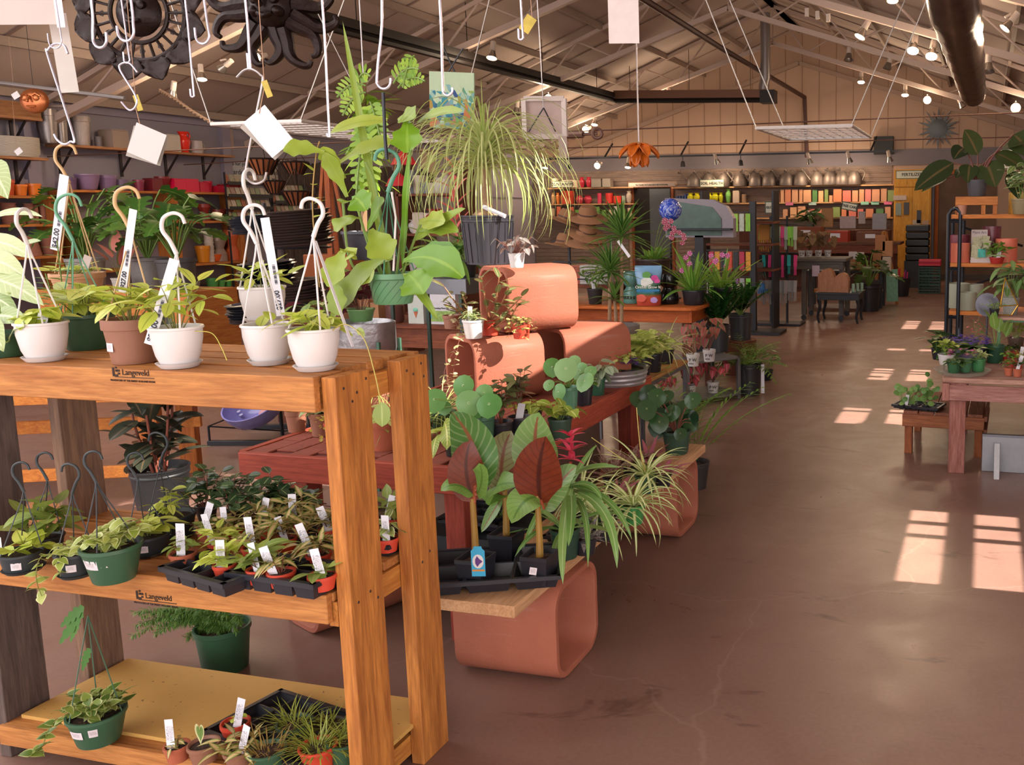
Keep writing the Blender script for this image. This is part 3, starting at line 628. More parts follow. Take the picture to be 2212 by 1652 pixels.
def mini(px, py, z, label, seed, m=ORNG, Rt=.03, H=.045, kind='tric', lab=True, grp=None, n=6, Hd=.06, Rd=.06, L_=.06, W_=.018, sh='lance', lm=None, y=None, nm='potted_plant'):
    random.seed(seed); p = Z(px,py,z) if y is None else Y(px,py,y); t = thing(nm, label, 'potted plant', p, R(0,6.28)*0, grp)
    pot(t, Rt, Rt*.75, H, m, 'rim', n=16); ml, ms = MB(), MB(); bush(ml, ms, n, Rd, Hd, L_, W_, H*.9, sh, 5, .0014, (.1,.8), .2, (-.4,.7)); fin(t, ml, lm or TRIC, ms, STEMR)
    if lab: stake(t, (R(-.015,.015),-.012,H*.8), R(-.35,.35), R(-.15,.1), .023, R(.075,.105), az=R(-.1,.4))
    return t
zt = MT+.006
TL = [(398,1228,'terracotta mini pot with two leaning tags alone at the left of the tray',TERRA,.036,HOYAD,4,.04,.05,.04,.02,'ovate'),
 (478,1205,'orange mini pot of lime leaves second from the left in the front tray row',ORNG,.032,HOYA,6,.05,.05,.06,.024,'ovate'),
 (488,1262,'red-rimmed mini pot with drooping lime leaves at the corner of the left tray',ORNG,.03,HOYA,5,.05,.06,.07,.024,'ovate'),
 (560,1272,'red-rimmed mini pot with a wide upright label, left end of the front row',ORNG,.03,HOYAD,5,.05,.07,.08,.03,'ovate'),
 (610,1278,'red-rimmed mini pot with a bent vine reaching over the rack edge',ORNG,.036,TRIC,5,.05,.06,.06,.02,'lance'),
 (698,1285,'red-rimmed mini pot with one broad dark leaf at the front right corner',ORNG,.037,HOYAD,3,.04,.03,.06,.035,'ovate'),
 (690,1230,'red-rimmed mini pot of striped hoya with a large label, behind the corner pot',ORNG,.035,TRIC,9,.06,.07,.07,.02,'lance'),
 (548,1215,'orange mini pot of striped hoya in the middle of the trays',ORNG,.03,TRIC,8,.06,.07,.06,.018,'lance'),
 (620,1195,'mini pot of striped hoya with a long slanted label in the centre of the trays',ORNG,.03,TRIC,9,.07,.08,.07,.02,'lance'),
 (505,1180,'mini pot of mixed hoya leaves at the back left of the trays',ORNG,.03,TRIC,8,.06,.06,.06,.02,'lance'),
 (575,1165,'mini pot of tall reddish hoya at the back of the trays',ORNG,.03,TRIC,9,.06,.1,.07,.02,'lance'),
 (650,1160,'mini pot of hoya beside the pair of crossed labels at the back',ORNG,.03,TRIC,9,.07,.1,.07,.02,'lance'),
 (712,1175,'mini pot of pink-edged hoya against the right post',ORNG,.03,TRIC,9,.07,.06,.07,.02,'lance'),
 (450,1175,'mini pot of small round hoya leaves at the left back of the tray',TERRA,.03,HOYAD,7,.06,.04,.035,.025,'oval'),
 (838,1195,'red-rimmed mini pot of cream-edged hoya seen between the two right posts',ORNG,.034,VAR,5,.04,.06,.06,.026,'ovate'),
 (850,1150,'red mini pot with a long arching leaf between the two right posts',ORNG,.032,HOYAD,4,.05,.08,.08,.03,'lance')]
for i, (px, py, lb, m, Rt, lm, n, Rd, Hd, L_, W_, sh) in enumerate(TL): mini(px, py-(14 if 1250 < py else 6), zt+.008, lb, 50+i, m, Rt, .04, n=n, Rd=Rd, Hd=Hd, L_=L_, W_=W_, sh=sh, lm=lm)
random.seed(80)
PEPD = LF('2f4630','50683f', rib='8aa36a', rough=.25)
for i, (px, py, y, lb) in enumerate(((448,1122,2.36,'dark glossy peperomia at the left end of the back tray'),(505,1130,2.33,'dark glossy peperomia second from the left in the back tray'),(556,1125,2.3,'tallest dark glossy peperomia, in the middle of the back tray'),(600,1120,2.35,'dark glossy peperomia nearest the red bench leg in the back tray'),(640,1128,2.36,'low dark peperomia at the right of the back tray, pot hidden'))):
    random.seed(60+i); p = Y(px,py,y); p.z = MT+.006; t = thing('potted_plant', lb, 'potted plant', p); pot(t, .033, .026, .05, BLKP, 'plain', n=16); ml, ms = MB(), MB()
    bush(ml, ms, 9, .085, .14 if i != 4 else .09, .05, .036, .04, 'oval', 6, .0022, (.1,.5), .12, (-.3,.6)); fin(t, ml, PEPD, ms, STEMR)
trC.location.y = 2.3
# ---- bottom shelf ----
p = Z(215,1598,.1285); t = thing('hanging_pot','green pot of trailing curly hoya on the yellow board, thin green wires meeting above','potted plant',p)
random.seed(81); pot(t, .075, .055, .09, GRNP, 'plain'); sticker(t, .067, .052, VA-.25, .04, .024, tap=.2); sticker(t, .067, .056, VA+.45, .022, .024, tap=.2)
j = LOC(Y(190,1330,2.02),t)
ml = MB()
for A, B, w_ in (((182,1310),(130,1355),.03),((180,1320),(128,1392),.032),((172,1340),(152,1388),.02),((195,1400),(178,1450),.025)): ml.bleaf(LOC(Y(*A,2.02),t),LOC(Y((A[0]+B[0])/2-4,(A[1]+B[1])/2,2.02),t),LOC(Y(*B,2.02),t),w_,'lobed',(.2,-1,.3),.1,14)
ml.build('sprig', LF('3f6f34','5f8f48'), t)
for i in range(3):
    a = .3+i*2.1; MB().tube([j, j+(Vector((.072*math.cos(a),.072*math.sin(a),.09))-j)*.3, (.072*math.cos(a),.072*math.sin(a),.09)], .0018, 5).build('hanger_wire', GRNP, t)
ml, ms = MB(), MB()
for i in range(30):
    a = R(0,6.28); q = .09*math.sqrt(R(0,1)); vine(ml, ms, [(0,0,.08),(q*.6*math.cos(a),q*.6*math.sin(a),.12),(q*math.cos(a),q*math.sin(a),R(.09,.15))], 5, .036, .03, 'heart', .002)
vine(ml, ms, [(-.06,-.03,.09),(-.11,-.05,.06),(-.13,-.07,.0),(-.135,-.1,-.004)], 12, .034, .028, 'heart', .002)
fin(t, ml, LF('4f6e2c','8f9f4a', edge='b9bd7c', rough=.35), ms, STEM)
trD = tray('plant_tray','black tray at the front of the yellow bottom shelf full of mixed mini pots',(-1.93,2.1,.1285),5,3,.083,.035,-.2)
zb = .134
mini(385,1640,zb,'terracotta mini pot with two white labels, front left of the bottom tray',90,TERRA,.034,.045,n=3,Rd=.03,Hd=.02,L_=.03,W_=.01)
p = Z(443,1640,zb); t = thing('potted_plant','brown mini pot with one upright heart-shaped leaf edged in cream','potted plant',p); pot(t,.042,.032,.05,BRNP,'rim',n=20); random.seed(91)
ml = MB(); b_ = Vector((0,-.005,.045))
hp = []
for k in range(25):
    a = -PI+2*PI*k/24; hp.append((.034*abs(math.sin(a/2+PI/2))**0*.5*(16*math.sin(a)**3)/16*2*.5,(13*math.cos(a)-5*math.cos(2*a)-2*math.cos(3*a)-math.cos(4*a))/16*.036))
vs = [b_+Vector((0,0,.04))]; uv = [(0,.5)]
for q in (.6,.8,1):
    for x_, z_ in hp[:-1]: vs.append(b_+Vector((x_*q*.95,-.004*q,.04+z_*q))); uv.append((q,.5))
fs = [(0,1+j,1+(j+1)%24) for j in range(24)]+[(1+24*k+j,1+24*(k+1)+j,1+24*(k+1)+(j+1)%24,1+24*k+(j+1)%24) for k in (0,1) for j in range(24)]
ml.add(vs, fs, uv); ml.build('leaf', LF('5f7f3e','7c9850', edge='d3cf9c'), t)
mini(512,1600,zb,'orange mini pot with a tiny round leaf and a long leaning white label',92,ORNG,.04,.06,n=1,Rd=.01,Hd=.03,L_=.03,W_=.025,sh='oval',lm=HOYA)
t = mini(520,1652,zb,'brown mini pot of tangled striped hoya at the front edge of the bottom tray',93,BRNP,.042,.05,n=8,Rd=.07,Hd=.04,L_=.07,W_=.018)
def tuft(px, py, z, label, seed, m, lm, Rt=.05, H=.06, n=90, L_=.09, W_=.0035, nm='potted_plant', el=(.1,1.4), droop=(.2,1.3)):
    random.seed(seed); p = Z(px,py,z); t = thing(nm, label, 'potted plant', p); pot(t, Rt, Rt*.78, H, m, 'plain'); ml = MB()
    for i in range(n):
        a = R(0,6.28); q = Rt*.8*math.sqrt(R(0,1)); ml.leaf((q*math.cos(a),q*math.sin(a),H*.85), a+R(-.8,.8), R(*el), L_*R(.5,1.1), W_, R(*droop), 'strap', .1, 0, 5)
    fin(t, ml, lm); return t
GRS = LF('7c8a35','a3a94a'); 
tuft(640,1600,zb,'dark green pot of wiry bright rhipsalis, back row of the bottom tray',95,M('2f4a38',.4),GRS)
tuft(715,1590,zb,'shallow pot of short wiry green stems, back row of the bottom tray',96,M('3a3630',.4),GRS,.045,.04,60,.06)
tuft(690,1652,zb,'red-rimmed pot of dense yellow-green wiry stems in the bottom tray',97,ORNG,GRS,.05,.06,120,.1)
tuft(580,1660,zb,'green pot of coppery wiry stems at the front of the bottom tray',98,GRNP,LF('8a6a30','a38a4a'),.05,.06,70,.08)
tuft(745,1640,zb,'grey-green pot of wiry stems half hidden by the right front post',99,GRNP,GRS,.045,.06,60,.07)
# ================= RED BENCH, FLUE TILES, PLANK =================
random.seed(101)
RB = W('8f3d2c','b5543c','y',.65); RBX = W('8b3a2b','a94c38','x',.65); RBZ = W('7f3528','a4483a','z',.7); RTOP = M('6d2f24', .7, var=.2, scale=12, bump=.2)
bench = thing('display_bench','red-stained plank bench carrying stacked clay flue tiles and peperomias','bench',(-2.36,3.95,0))
def bb(a, b): return MB().bx([p-q for p,q in zip(a,(-2.36,3.95,0))],[p-q for p,q in zip(b,(-2.36,3.95,0))])
bb((-2.85,2.98,.655),(-1.87,4.86,.693)).build('bench_top', RTOP, bench, False)
mb = MB()
for i in range(10):
    for j in range(19):
        x = -.49+i*.098+.002; y = -.965+j*.099+(.05 if i%2 else 0)
        if y+.094 < .915: mb.bx((x,y,.693),(x+.094,y+.094,.7+.003*random.random()))
o = mb.build('brick_pavers', M('84402f', .85, var=.3, scale=9, bump=.3), bench, False, bevel=.002); 
bb((-2.86,2.95,.60),(-1.86,2.98,.705)).build('apron', RBX, bench, False, bevel=.003); bb((-2.86,4.86,.60),(-1.86,4.89,.705)).build('apron', RBX, bench, False)
bb((-1.87,2.98,.60),(-1.84,4.93,.705)).build('apron', RB, bench, False, bevel=.003); bb((-2.88,2.98,.60),(-2.85,4.9,.705)).build('apron', RB, bench, False)
for x0, x1, y0, y1 in ((-2.72,-2.58,2.99,3.08),(-1.96,-1.875,2.98,3.07),(-1.96,-1.88,4.7,4.83),(-2.8,-2.7,4.7,4.83)): bb((x0,y0,0),(x1,y1,.655)).build('leg', RBZ, bench, False, bevel=.003)
TER = NT('clay_flue'); _v = TER.coord(); _n = TER.noise(_v, 5, 5, .6, .5); _f = TER.noise(_v, 90, 3)
_c = TER.mix(_n, col('8f4d39'), col('aa644b')); _st = TER.ramp(TER.noise(TER.coord((1,1,9)), 2.2, 3, .5, .5), [(.62,0.0),(.74,.4)])
TER.set(Base_Color=TER.mix(_st, _c, col('b39a92')), Roughness=.75); TER.bump(_f, .35, .004); TER = TER.m
def flue(label, c, w, h, L_, ang, r=.09, th=.026, cat='flue tile'):
    """rounded square clay tube, axis horizontal at angle ang, resting on c.z"""
    t = thing('flue_tile', label, cat, c, ang); 
    def ring(k):
        a, b, rr = w/2-k, h/2-k, max(.02,r-k); out = []
        for cx_, cy_, s0 in ((a-rr,b-rr,0),(-a+rr,b-rr,1),(-a+rr,-b+rr,2),(a-rr,-b+rr,3)):
            for q in range(7): g = (s0+q/6)*PI/2; out.append((cx_+rr*math.cos(g), cy_+rr*math.sin(g)))
        return out
    mb = MB(); n = 28
    secs = [(-L_/2,.004),(-L_/2+.006,0),(L_/2-.006,0),(L_/2,.004),(L_/2,th-.004),(L_/2-.006,th),(-L_/2+.006,th),(-L_/2,th-.004)]
    vs = []
    for x_, k in secs: vs += [(x_, y_, z_+h/2) for y_, z_ in ring(k)]
    fs = [(i*n+j, ((i+1)%8)*n+j, ((i+1)%8)*n+(j+1)%n, i*n+(j+1)%n) for i in range(8) for j in range(n)]
    mb.add(vs, fs); mb.build('clay_tube', TER, t); return t
flue('clay flue tile under the near end of the plank, its round-cornered opening facing the aisle', (-1.6,2.93,0), .36,.355,.4,0)
flue('clay flue tile propping the far end of the plank, partly behind the spider plants', (-1.66,4.38,0), .36,.355,.42,0)
flue('clay flue tile lying on the floor under the left of the red bench', (-2.5,3.16,0), .3,.3,.5,1.15)
flue('lower left clay flue tile on the red bench, dark opening towards the rack', (-2.42,4.2,.704), .38,.33,.37,.95)
flue('lower right clay flue tile on the bench, mostly hidden behind its neighbour', (-2.12,4.6,.704), .38,.335,.4,.95)
flue('topmost clay flue tile, carrying the black pot of the spiky palm', (-2.3,4.36,1.041), .38,.33,.38,.92)
pk = thing('plank','pale raw pine plank resting on two clay flue tiles beside the bench','plank',(-1.57,3.57,.357))
PINE = W('b98a62','d3a67c','y',.7); MB().box((0,0,.02),(.29,2.1,.04)).build('board', PINE, pk, False, bevel=.002)
o = MB().bx((-2.6,4.0,0),(-2.0,4.55,.55)).build('storage_bin', M('6f5b50', .3), None, False, bevel=.01); tag(o, 'smoky grey-brown plastic bin standing under the far part of the red bench','bin')
ZP = .399
BK2 = tray('plant_tray','dark tray of moss under the red bench, between the two rack posts',(-2.1,3.5,.3),3,3,.09,.04,0); o = MB().box((0,0,.145),(.5,.4,.29)).build('crate', DKG, None, False, loc=(-2.1,3.5,0)); tag(o,'dark upturned crate under the red bench holding the moss tray','crate')
random.seed(199)
for k,(dx,lb) in enumerate(((-.09,'left clump of bright moss in the tray under the bench'),(.09,'right clump of bright moss in the tray under the bench'))): tuft(0,0,0,lb,300+k,BLKP,GREEN,.035,.04,70,.05).location = (-2.1+dx,3.45,.306)
t = thing('root_bundle','tangled bundle of dry roots on the floor under the left of the bench','roots',(-2.62,3.35,0)); mb = MB()
for k in range(26): a_ = R(0,6.28); z_ = R(.03,.42); q = R(.05,.14); mb.tube(curve([(q*math.cos(a_+j_*1.1)*R(.8,1.2),q*math.sin(a_+j_*1.1)*R(.8,1.2),max(.015,z_+R(-.06,.06))) for j_ in range(5)],4),.013,6)
mb.build('roots', M('7a6450',.85,var=.3), t)
# ---- plants on the plank ----
trE = tray('plant_tray','black shuttle tray on the near end of the plank holding dark-leaved banana plants',(-1.615,2.725,.4),3,2,.155,.05,.42)
BAN = LF('4f7a3a','7fa35a', rib='8a5a3c', vein=.35, veincol='a9b88c', rough=.3); BANR = LF('702c1a','a4562a', rib='4a1c12', vein=.5, veincol='57241a', rough=.3); BANG = LF('6f9a45','8bb059', rib='5f8a3a', vein=.3, veincol='4f7f38', rough=.35)
def banana(px, py, label, leaves, seed, tagc=False, base=None, extra=None):
    random.seed(seed); p = Z(px,py,.408); t = thing('potted_plant', label, 'potted plant', p, 0); pot(t, .052, .04, .1, BLKP, square=True, name='square_pot')
    st = MB(); tip = Vector((0,0,.3)); st.tube(curve([(0,0,.07),(.002,0,.16),tip],5), .014, 8, r1=.009); st.build('stem', M('94702f', .5, var=.35,scale=12), t)
    for (a, c, b, w, m, nr, d) in leaves:
        A, Cc, B = (LOC(Y(*q, p.y+dd),t) for q, dd in zip((a,c,b), d)); ml = MB(); ml.bleaf(A, Cc, B, w*1.25, 'banana', nr, .12, 12, .01, cols=2)
        ml.build('leaf', m, t); MB().tube(curve([(0,0,.22),(Vector((0,0,.28))+A)*.5+Vector((0,0,.02)),A],4), .005, 6).build('leaf_stalk', M('9a4a2a', .5), t)
    return t
banana(1030,1262,'banana plant with red-backed leaves and a blue picture tag, left in the tray',
 [((1025,1085),(992,1010),(1018,950),.095,BANR,(.5,-.85,0),(0,-.03,0)),((1030,1060),(1045,960),(975,890),.12,BAN,(.2,-.8,.5),(0,.02,.06)),((1025,1070),(985,1030),(952,1060),.07,BANG,(0,-.5,.9),(0,-.04,-.07)),((1030,1070),(1050,1030),(1035,1000),.08,BANG,(-.3,-.8,.4),(0,-.03,-.03)),((1030,1050),(1062,1010),(1052,950),.06,BAN,(.3,-.9,.2),(0,.03,.06))],201)
t = banana(1096,1205,'banana plant with striped upright leaf at the back of the tray',
 [((1085,1070),(1075,980),(1105,930),.11,LF('6a6a3c','8f8f60', rib='7a4a35', vein=.5, veincol='6a4a3a', rough=.3),(.2,-.9,.3),(0,0,.03)),((1078,1085),(1045,1035),(1128,1045),.1,BANG,(.1,-.55,.8),(0,-.06,-.08)),((1085,1075),(1060,1110),(1040,1150),.045,BAN,(-.3,-.8,.3),(0,-.03,-.06)),((1080,1075),(1062,1000),(1060,960),.03,BANR,(.3,-.9,.2),(0,0,.0)),((1085,1060),(1105,1025),(1125,1005),.05,BANR,(0,-.6,.8),(0,-.02,-.03))],202)
t = banana(1168,1255,'banana plant with one tall bronze leaf, right in the tray',
 [((1168,1090),(1155,1015),(1180,942),.135,BANR,(.15,-.95,.1),(0,-.02,-.02)),((1175,1100),(1195,1050),(1246,1005),.11,BAN,(-.2,-.7,.6),(0,0,.02)),((1165,1075),(1130,1065),(1105,1130),.12,BANG,(-.3,-.8,.5),(0,-.05,-.09)),((1170,1040),(1145,960),(1165,890),.13,BAN,(.1,-.9,.3),(.06,.06,.06))],203)
t = C.objects['potted_plant.%03d' % 0] if False else None
# blue picture tag
bt = [o for o in C.objects if o.get('label','').startswith('banana plant with red-backed')][0]
A = LOC(Y(1033,1212,2.52),bt); mt_ = face(A, -FH); q = [(-.022,-.05),(.022,-.05),(.022,.035),(.014,.042),(.012,.05),(-.012,.05),(-.014,.042),(-.022,.035)]
pt_ = MB().prism(q, 0, .0015, mt_).build('picture_tag', M('3aa0c8', .35), bt, False); MB().lathe([(0,.002),(.018,.002),(.0,.0022)], n=16, sy=1.3, mat=mt_).build('picture', M('d5cfd0', .4), pt_); MB().ball(Vector((0,0,0)), .0, 4, 2) if False else None
mb = MB(); mb.lathe([(0,.0026),(.011,.0026),(0,.003)], n=7, sy=1.4, mat=mt_, fn=lambda a,z: 1+.35*math.cos(3*a)); mb.build('flower', M('5a3576', .4), pt_); MB().box(None,(.04,.006,.0008), mat=mt_ @ Matrix.Translation((0,-.03,.002))).build('stripe', M('c9853f', .4), pt_, False)
b3 = [o for o in C.objects if o.get('label','').startswith('banana plant with one tall')][0]
MB().box(None,(.024,.024,.001), mat=face(Vector((.0,-.05,.055)),(.25,-1,.15),-.15)).build('sticker', label_sticker, b3, False)
# red guzmania with long straps
random.seed(210); p = Y(1222,1190,2.95); p.z = ZP; t = thing('potted_plant','red star bromeliad with long drooping strap leaves over the plank edge','potted plant',p); pot(t,.055,.042,.11,M('2b4638',.4),'plain')
ml = MB(); 
for A, Cc, B, w_, d in (((1225,1040),(1165,1085),(1130,1185),.03,(0,-.1,-.2)),((1235,1050),(1210,1130),(1216,1262),.035,(0,-.25,-.3)),((1235,1030),(1275,1000),(1340,1010),.03,(0,-.05,-.1)),((1240,1060),(1330,1080),(1333,1228),.036,(0,-.2,-.25)),((1240,1075),(1275,1090),(1270,1225),.022,(0,-.2,-.3)),((1230,1045),(1240,1010),(1315,1000),.026,(0,0,.1)),((1235,1050),(1330,1060),(1365,1165),.026,(0,-.1,-.12)),((1232,1060),(1240,1100),(1228,1180),.036,(0,-.25,-.3)),((1230,1050),(1280,1030),(1300,1080),.026,(0,-.1,-.1)),((1228,1040),(1190,1060),(1140,1090),.026,(0,0,.1)),((1232,1050),(1260,990),(1290,960),.024,(0,.1,.2))):
    ml.bleaf(LOC(Y(*A,p.y+d[0]),t), LOC(Y(*Cc,p.y+d[1]),t), LOC(Y(*B,p.y+d[2]),t), w_, 'strap', (0,-.5,1), .3, 12)
rosette(ml, 12, .3, .028, (.2,1.2), (.6,1.6), 'strap', .1); fin(t, ml, LF('5f8a3c','8aa95c', rib='a6bb80'))
ml = MB(); ctr = LOC(Y(1232,975,p.y-.03),t)
for z0, n_, L_ in ((0,7,.07),(.03,6,.075),(.055,6,.065),(-.03,6,.06)):
    for k in range(n_): ml.leaf(ctr+Vector((0,0,z0)), k*2*PI/n_+z0*40, R(.2,1.0), L_*R(.8,1.2), .018, R(.2,1.0), 'lance', .3, 0, 6)
ml.build('flower_bracts', LF('c8304a','e8607a', rough=.4), t); MB().tube([(0,0,.1),ctr*.6+Vector((0,0,.06)),ctr+Vector((0,0,-.04))],.006,6).build('flower_stalk', M('a83a3a',.5), t)
SPID = LF('8fa64e','a9bb60', edge='dfe3b4', rough=.45); SPIDC = LF('8ba84a','a8c260', centre='ecedbe', rough=.45)
def spider(loc, label, seed, n=38, L_=.24, W_=.016, m=GRNP, lm=None, Rt=.05, H=.08, el=(.1,1.3), droop=(.9,2.0), po=True):
    random.seed(seed); t = thing('potted_plant', label, 'potted plant', loc)
    pot(t, Rt, Rt*.75, H, m, 'plain')
    ml = MB(); rosette(ml, n, L_, W_, el, droop, 'blade', H*.9, .008, .4, seg=9); fin(t, ml, lm or SPIDC); return t
p = Y(1368,1108,3.35); p.z = ZP; t = spider(p,'yellow-striped spider plant in a bright green pot, foremost on the plank',211,46,.26,.018,M('3f8a4a',.35))
p = Y(1395,1040,3.75); p.z = ZP; t = spider(p,'spider plant with two tall flower stalks behind the foremost one',212,44,.26,.018)
ms = MB(); 
for a in ((1375,880),(1378,920),(1278,945)): ms.tube(curve([(0,0,.1),LOC(Y((1395+a[0])//2,985,3.7),t),LOC(Y(a[0],a[1],3.7),t)],5),.002,4)
ms.build('flower_stalk', M('c9b86a',.5), t)
p = Y(1290,1050,3.2); p.z = ZP; spider(p,'spider plant left of the foremost one, half hidden by the red bromeliad',213,40,.24,.016)
p = Y(1255,1030,3.45); p.z = ZP; spider(p,'spider plant deepest behind the red bromeliad leaves',214,36,.22,.016)
# patterned earth stars
BRO = LF('7a5a4c','967264', rib='5a4038', band=.8, veincol='b59a8a', rough=.6); PNK = LF('a05060','bf7080', edge='7a5a4c', rough=.5); GRY = LF('6a5f60','8a7f7c', band=.8, veincol='b9b0ac', rough=.6)
for i, (px, py, y, lm, L_, n_, lb) in enumerate(((1322,1000,3.75,BRO,.17,18,'zebra-banded brown earth star with tall upright leaves'),(1362,985,4.0,BRO,.15,16,'zebra-banded earth star next to the bench leg'),(1400,978,4.1,PNK,.13,18,'pink earth star below the dark peperomia'),(1430,1010,3.85,PNK,.15,16,'pink earth star trailing over the plank edge'),(1330,1040,3.5,PNK,.13,16,'pink earth star between the two rear spider plants'),(1262,1130,3.0,GRY,.1,14,'small grey banded earth star in a black pot near the plank edge'),(1300,1120,3.15,GRY,.11,14,'grey banded earth star behind the small one near the plank edge'))):
    random.seed(220+i); p = Y(px,py,y); p.z = ZP; t = thing('potted_plant', lb, 'potted plant', p); pot(t,.045,.035,.06,BLKP,'plain',n=16); ml = MB(); rosette(ml, n_, L_, .028, (.05,.9 if i else 1.4), (.1,.7), 'lance', .055, .008, .1, wave=.06); fin(t, ml, lm)
random.seed(230)
t = tray('plant_tray','small black tray under the grey earth stars at the middle of the plank',(-1.5,3.2,.4),2,3,.09,.03,0)
p = Y(1462,975,4.42); p.z = ZP; t = thing('potted_plant','glossy dark peperomia in a dark green pot at the far end of the plank','potted plant',p); pot(t,.075,.058,.12,M('2f4a3c',.4),'plain'); ml, ms = MB(), MB()
for i in range(26):
    a = R(0,6.28); q = R(.04,.17); c_ = Vector((q*math.cos(a)-.05,q*math.sin(a),.15+R(.0,.2)-q*.3)); ms.tube(curve([(0,0,.1),c_*.5+Vector((0,0,.08)),c_],4),.0025,4); ml.round_leaf(c_,(R(-.4,.6),-.8,R(.3,1.2)),R(.035,.055),pt=.25)
fin(t, ml, LF('24402a','3f6038', rib='6f8f5a', rough=.2), ms, STEMR)
# parlour palms behind the plank end
for i, (px, py, y, lb, k) in enumerate(((1500,1010,5.1,'parlour palm standing on the floor beyond the plank end',11),(1455,935,5.35,'parlour palm with upright fronds next to the bench leg',9))):
    random.seed(240+i); p = Y(px,py,y); p.z = 0; t = thing('potted_plant', lb, 'potted plant', p); pot(t,.09,.07,.16,M('33302f',.5),'nursery'); ml, ms = MB(), MB()
    for j in range(k): frond(ml, ms, (0,0,.15), j*2.4+R(-.3,.3), R(.9,1.4), R(.45,.72), R(.4,1.1), 15, .13, .014, 'lance', .95, .002)
    fin(t, ml, LF('4f7f2c','86b043', rough=.35), ms, STEMG)
# ---- plants on the bench ----
ZB = .703; ZM = 1.037; ZT = 1.373
def at(px, py, y, z): p = Y(px,py,y); p.z = z; return p
random.seed(250)
p = at(1058,583,4.42,ZT); t = thing('potted_palm','ponytail palm with long thin arching leaves in a ribbed black nursery pot','potted plant',p); pot(t,.135,.115,.255,M('2f2e35',.35,var=.25,scale=6),'nursery',n=32)
for j in range(20): a_ = j*PI/10; MB().tube([(.1165*math.cos(a_),.1165*math.sin(a_),.01),(.134*math.cos(a_),.134*math.sin(a_),.215)],.0035,4).build('pot_rib', M('2f2e35',.35,var=.25,scale=6), t)
MB().lathe([(.085,.2),(.08,.25),(.06,.275),(.03,.29),(.024,.34),(.021,.45),(.02,.55),(0,.56)], n=16).build('trunk', BARK, t)
MB().tube([(.0,-.03,.3),(.05,-.06,.285),(.15,-.08,.25)],.012,6).build('paper_tag', WHT, t, False)
ml = MB()
for i in range(190):
    a = i*2.39996; t_ = i/190; e = 1.52-1.15*t_+R(-.12,.12); ml.leaf((.015*math.cos(a),.015*math.sin(a),.49+.13*(1-t_)), a, e, R(.45,.75), R(.010,.017), (R(2.3,2.8) if e < .9 else R(2.6,3.1)), 'blade', .5, 0, 12)
for i in range(8): ml.leaf((0,0,.58), R(0,6.28), R(1.2,1.5), R(.3,.42), .01, R(.1,.5), 'blade', .4, 0, 8)
fin(t, ml, LF('9db055','d0d894', rib='dfe4b4', rough=.5))
# silver peperomia in a white ribbed pot
random.seed(251); p = at(1117,583,4.12,ZT); p.y = 4.2; p = Y(1117,583,4.12); p.z = ZT
t = thing('potted_plant','silver-veined peperomia in a small white ribbed pot on the topmost tile','potted plant',p); MB().lathe([(0,0),(.03,0)]+[(.031+.0008*k+(.0012 if k%2 else 0),.004+.006*k) for k in range(12)]+[(.042,.072),(.038,.072),(.03,.06)], n=24).build('pot', WHTP, t); ml, ms = MB(), MB()
for i in range(24):
    a = R(0,6.28); q = R(.01,.1); c_ = Vector((q*math.cos(a),q*math.sin(a),.09+R(0,.07))); ms.tube([(0,0,.06),c_],.0015,4); ml.leaf(c_, a, R(-1.2,.1), R(.035,.05), .034, .3, 'heart', .1, R(-.4,.4), 5)
fin(t, ml, LF('6a5c58','7f746f', rib='c5c0b8', vein=.6, veincol='c9c4be'), ms, STEMR)
# items on the lower tile
random.seed(252); p = at(1025,750,3.98,ZM); t = thing('potted_plant','tiny speckled plant in a plain white pot with a picture tag, on the lower tile','potted plant',p); pot(t,.052,.04,.09,WHTP,'plain'); ml, ms = MB(), MB(); bush(ml, ms, 14, .05, .06, .035, .008, .08, 'lance', 7, .001); fin(t, ml, PALE, ms, STEM); stake(t, (-.015,0,.08), 0, 0, .022, .075)
random.seed(253); p = at(1060,748,4.1,ZM); t = thing('potted_plant','branching peperomia shrub in a red pot against the stacked tiles','potted plant',p); pot(t,.05,.04,.08,ORNG,'rim'); ml, ms = MB(), MB()
for tx, ty in ((1078,600),(1100,620),(1040,600),(1120,655),(960,620),(1000,640),(1010,690),(1090,690),(1128,640),(975,660)):
    e_ = LOC(Y(tx,ty,4.0),t); m_ = e_*.5+Vector((R(-.03,.03),0,.0)); c_ = curve([(0,0,.07),m_,e_],6); ms.tube(c_,.006,6,r1=.003)
    for k in range(8): q = c_[-1-int(k*.9)]; ml.leaf(q, R(0,6.28), R(-.4,.9), R(.06,.09), R(.028,.04), R(0,.5), 'oval', .15, R(-.5,.5), 6)
fin(t, ml, LF('5f6b3c','8a9058', rib='a8a878', edge='8f5a44', rough=.3), ms, M('9a6a48',.5))
random.seed(254); p = at(1127,742,4.02,ZM); t = thing('potted_plant','string of buttons trailing from a terracotta mini pot on the lower tile','potted plant',p); pot(t,.045,.036,.07,ORNG,'rim'); ml, ms = MB(), MB()
for k in range(9): a = R(-2.6,.4); q = R(.05,.09); vine(ml, ms, [(0,0,.065),(q*.6*math.cos(a),q*.6*math.sin(a),.1),(q*math.cos(a),q*math.sin(a),R(-.04,.08))], 6, .022, .02, 'oval', .001)
fin(t, ml, LF('9aa04a','c8c482', edge='b06a5a'), ms, STEMR)
random.seed(255); p = at(985,735,4.3,ZM); p.x -= .02; t = thing('potted_plant','trailing vine of paired small pale leaves hanging in front of the tile opening','potted plant',p); pot(t,.045,.036,.07,BRNP,'rim'); ml, ms = MB(), MB()
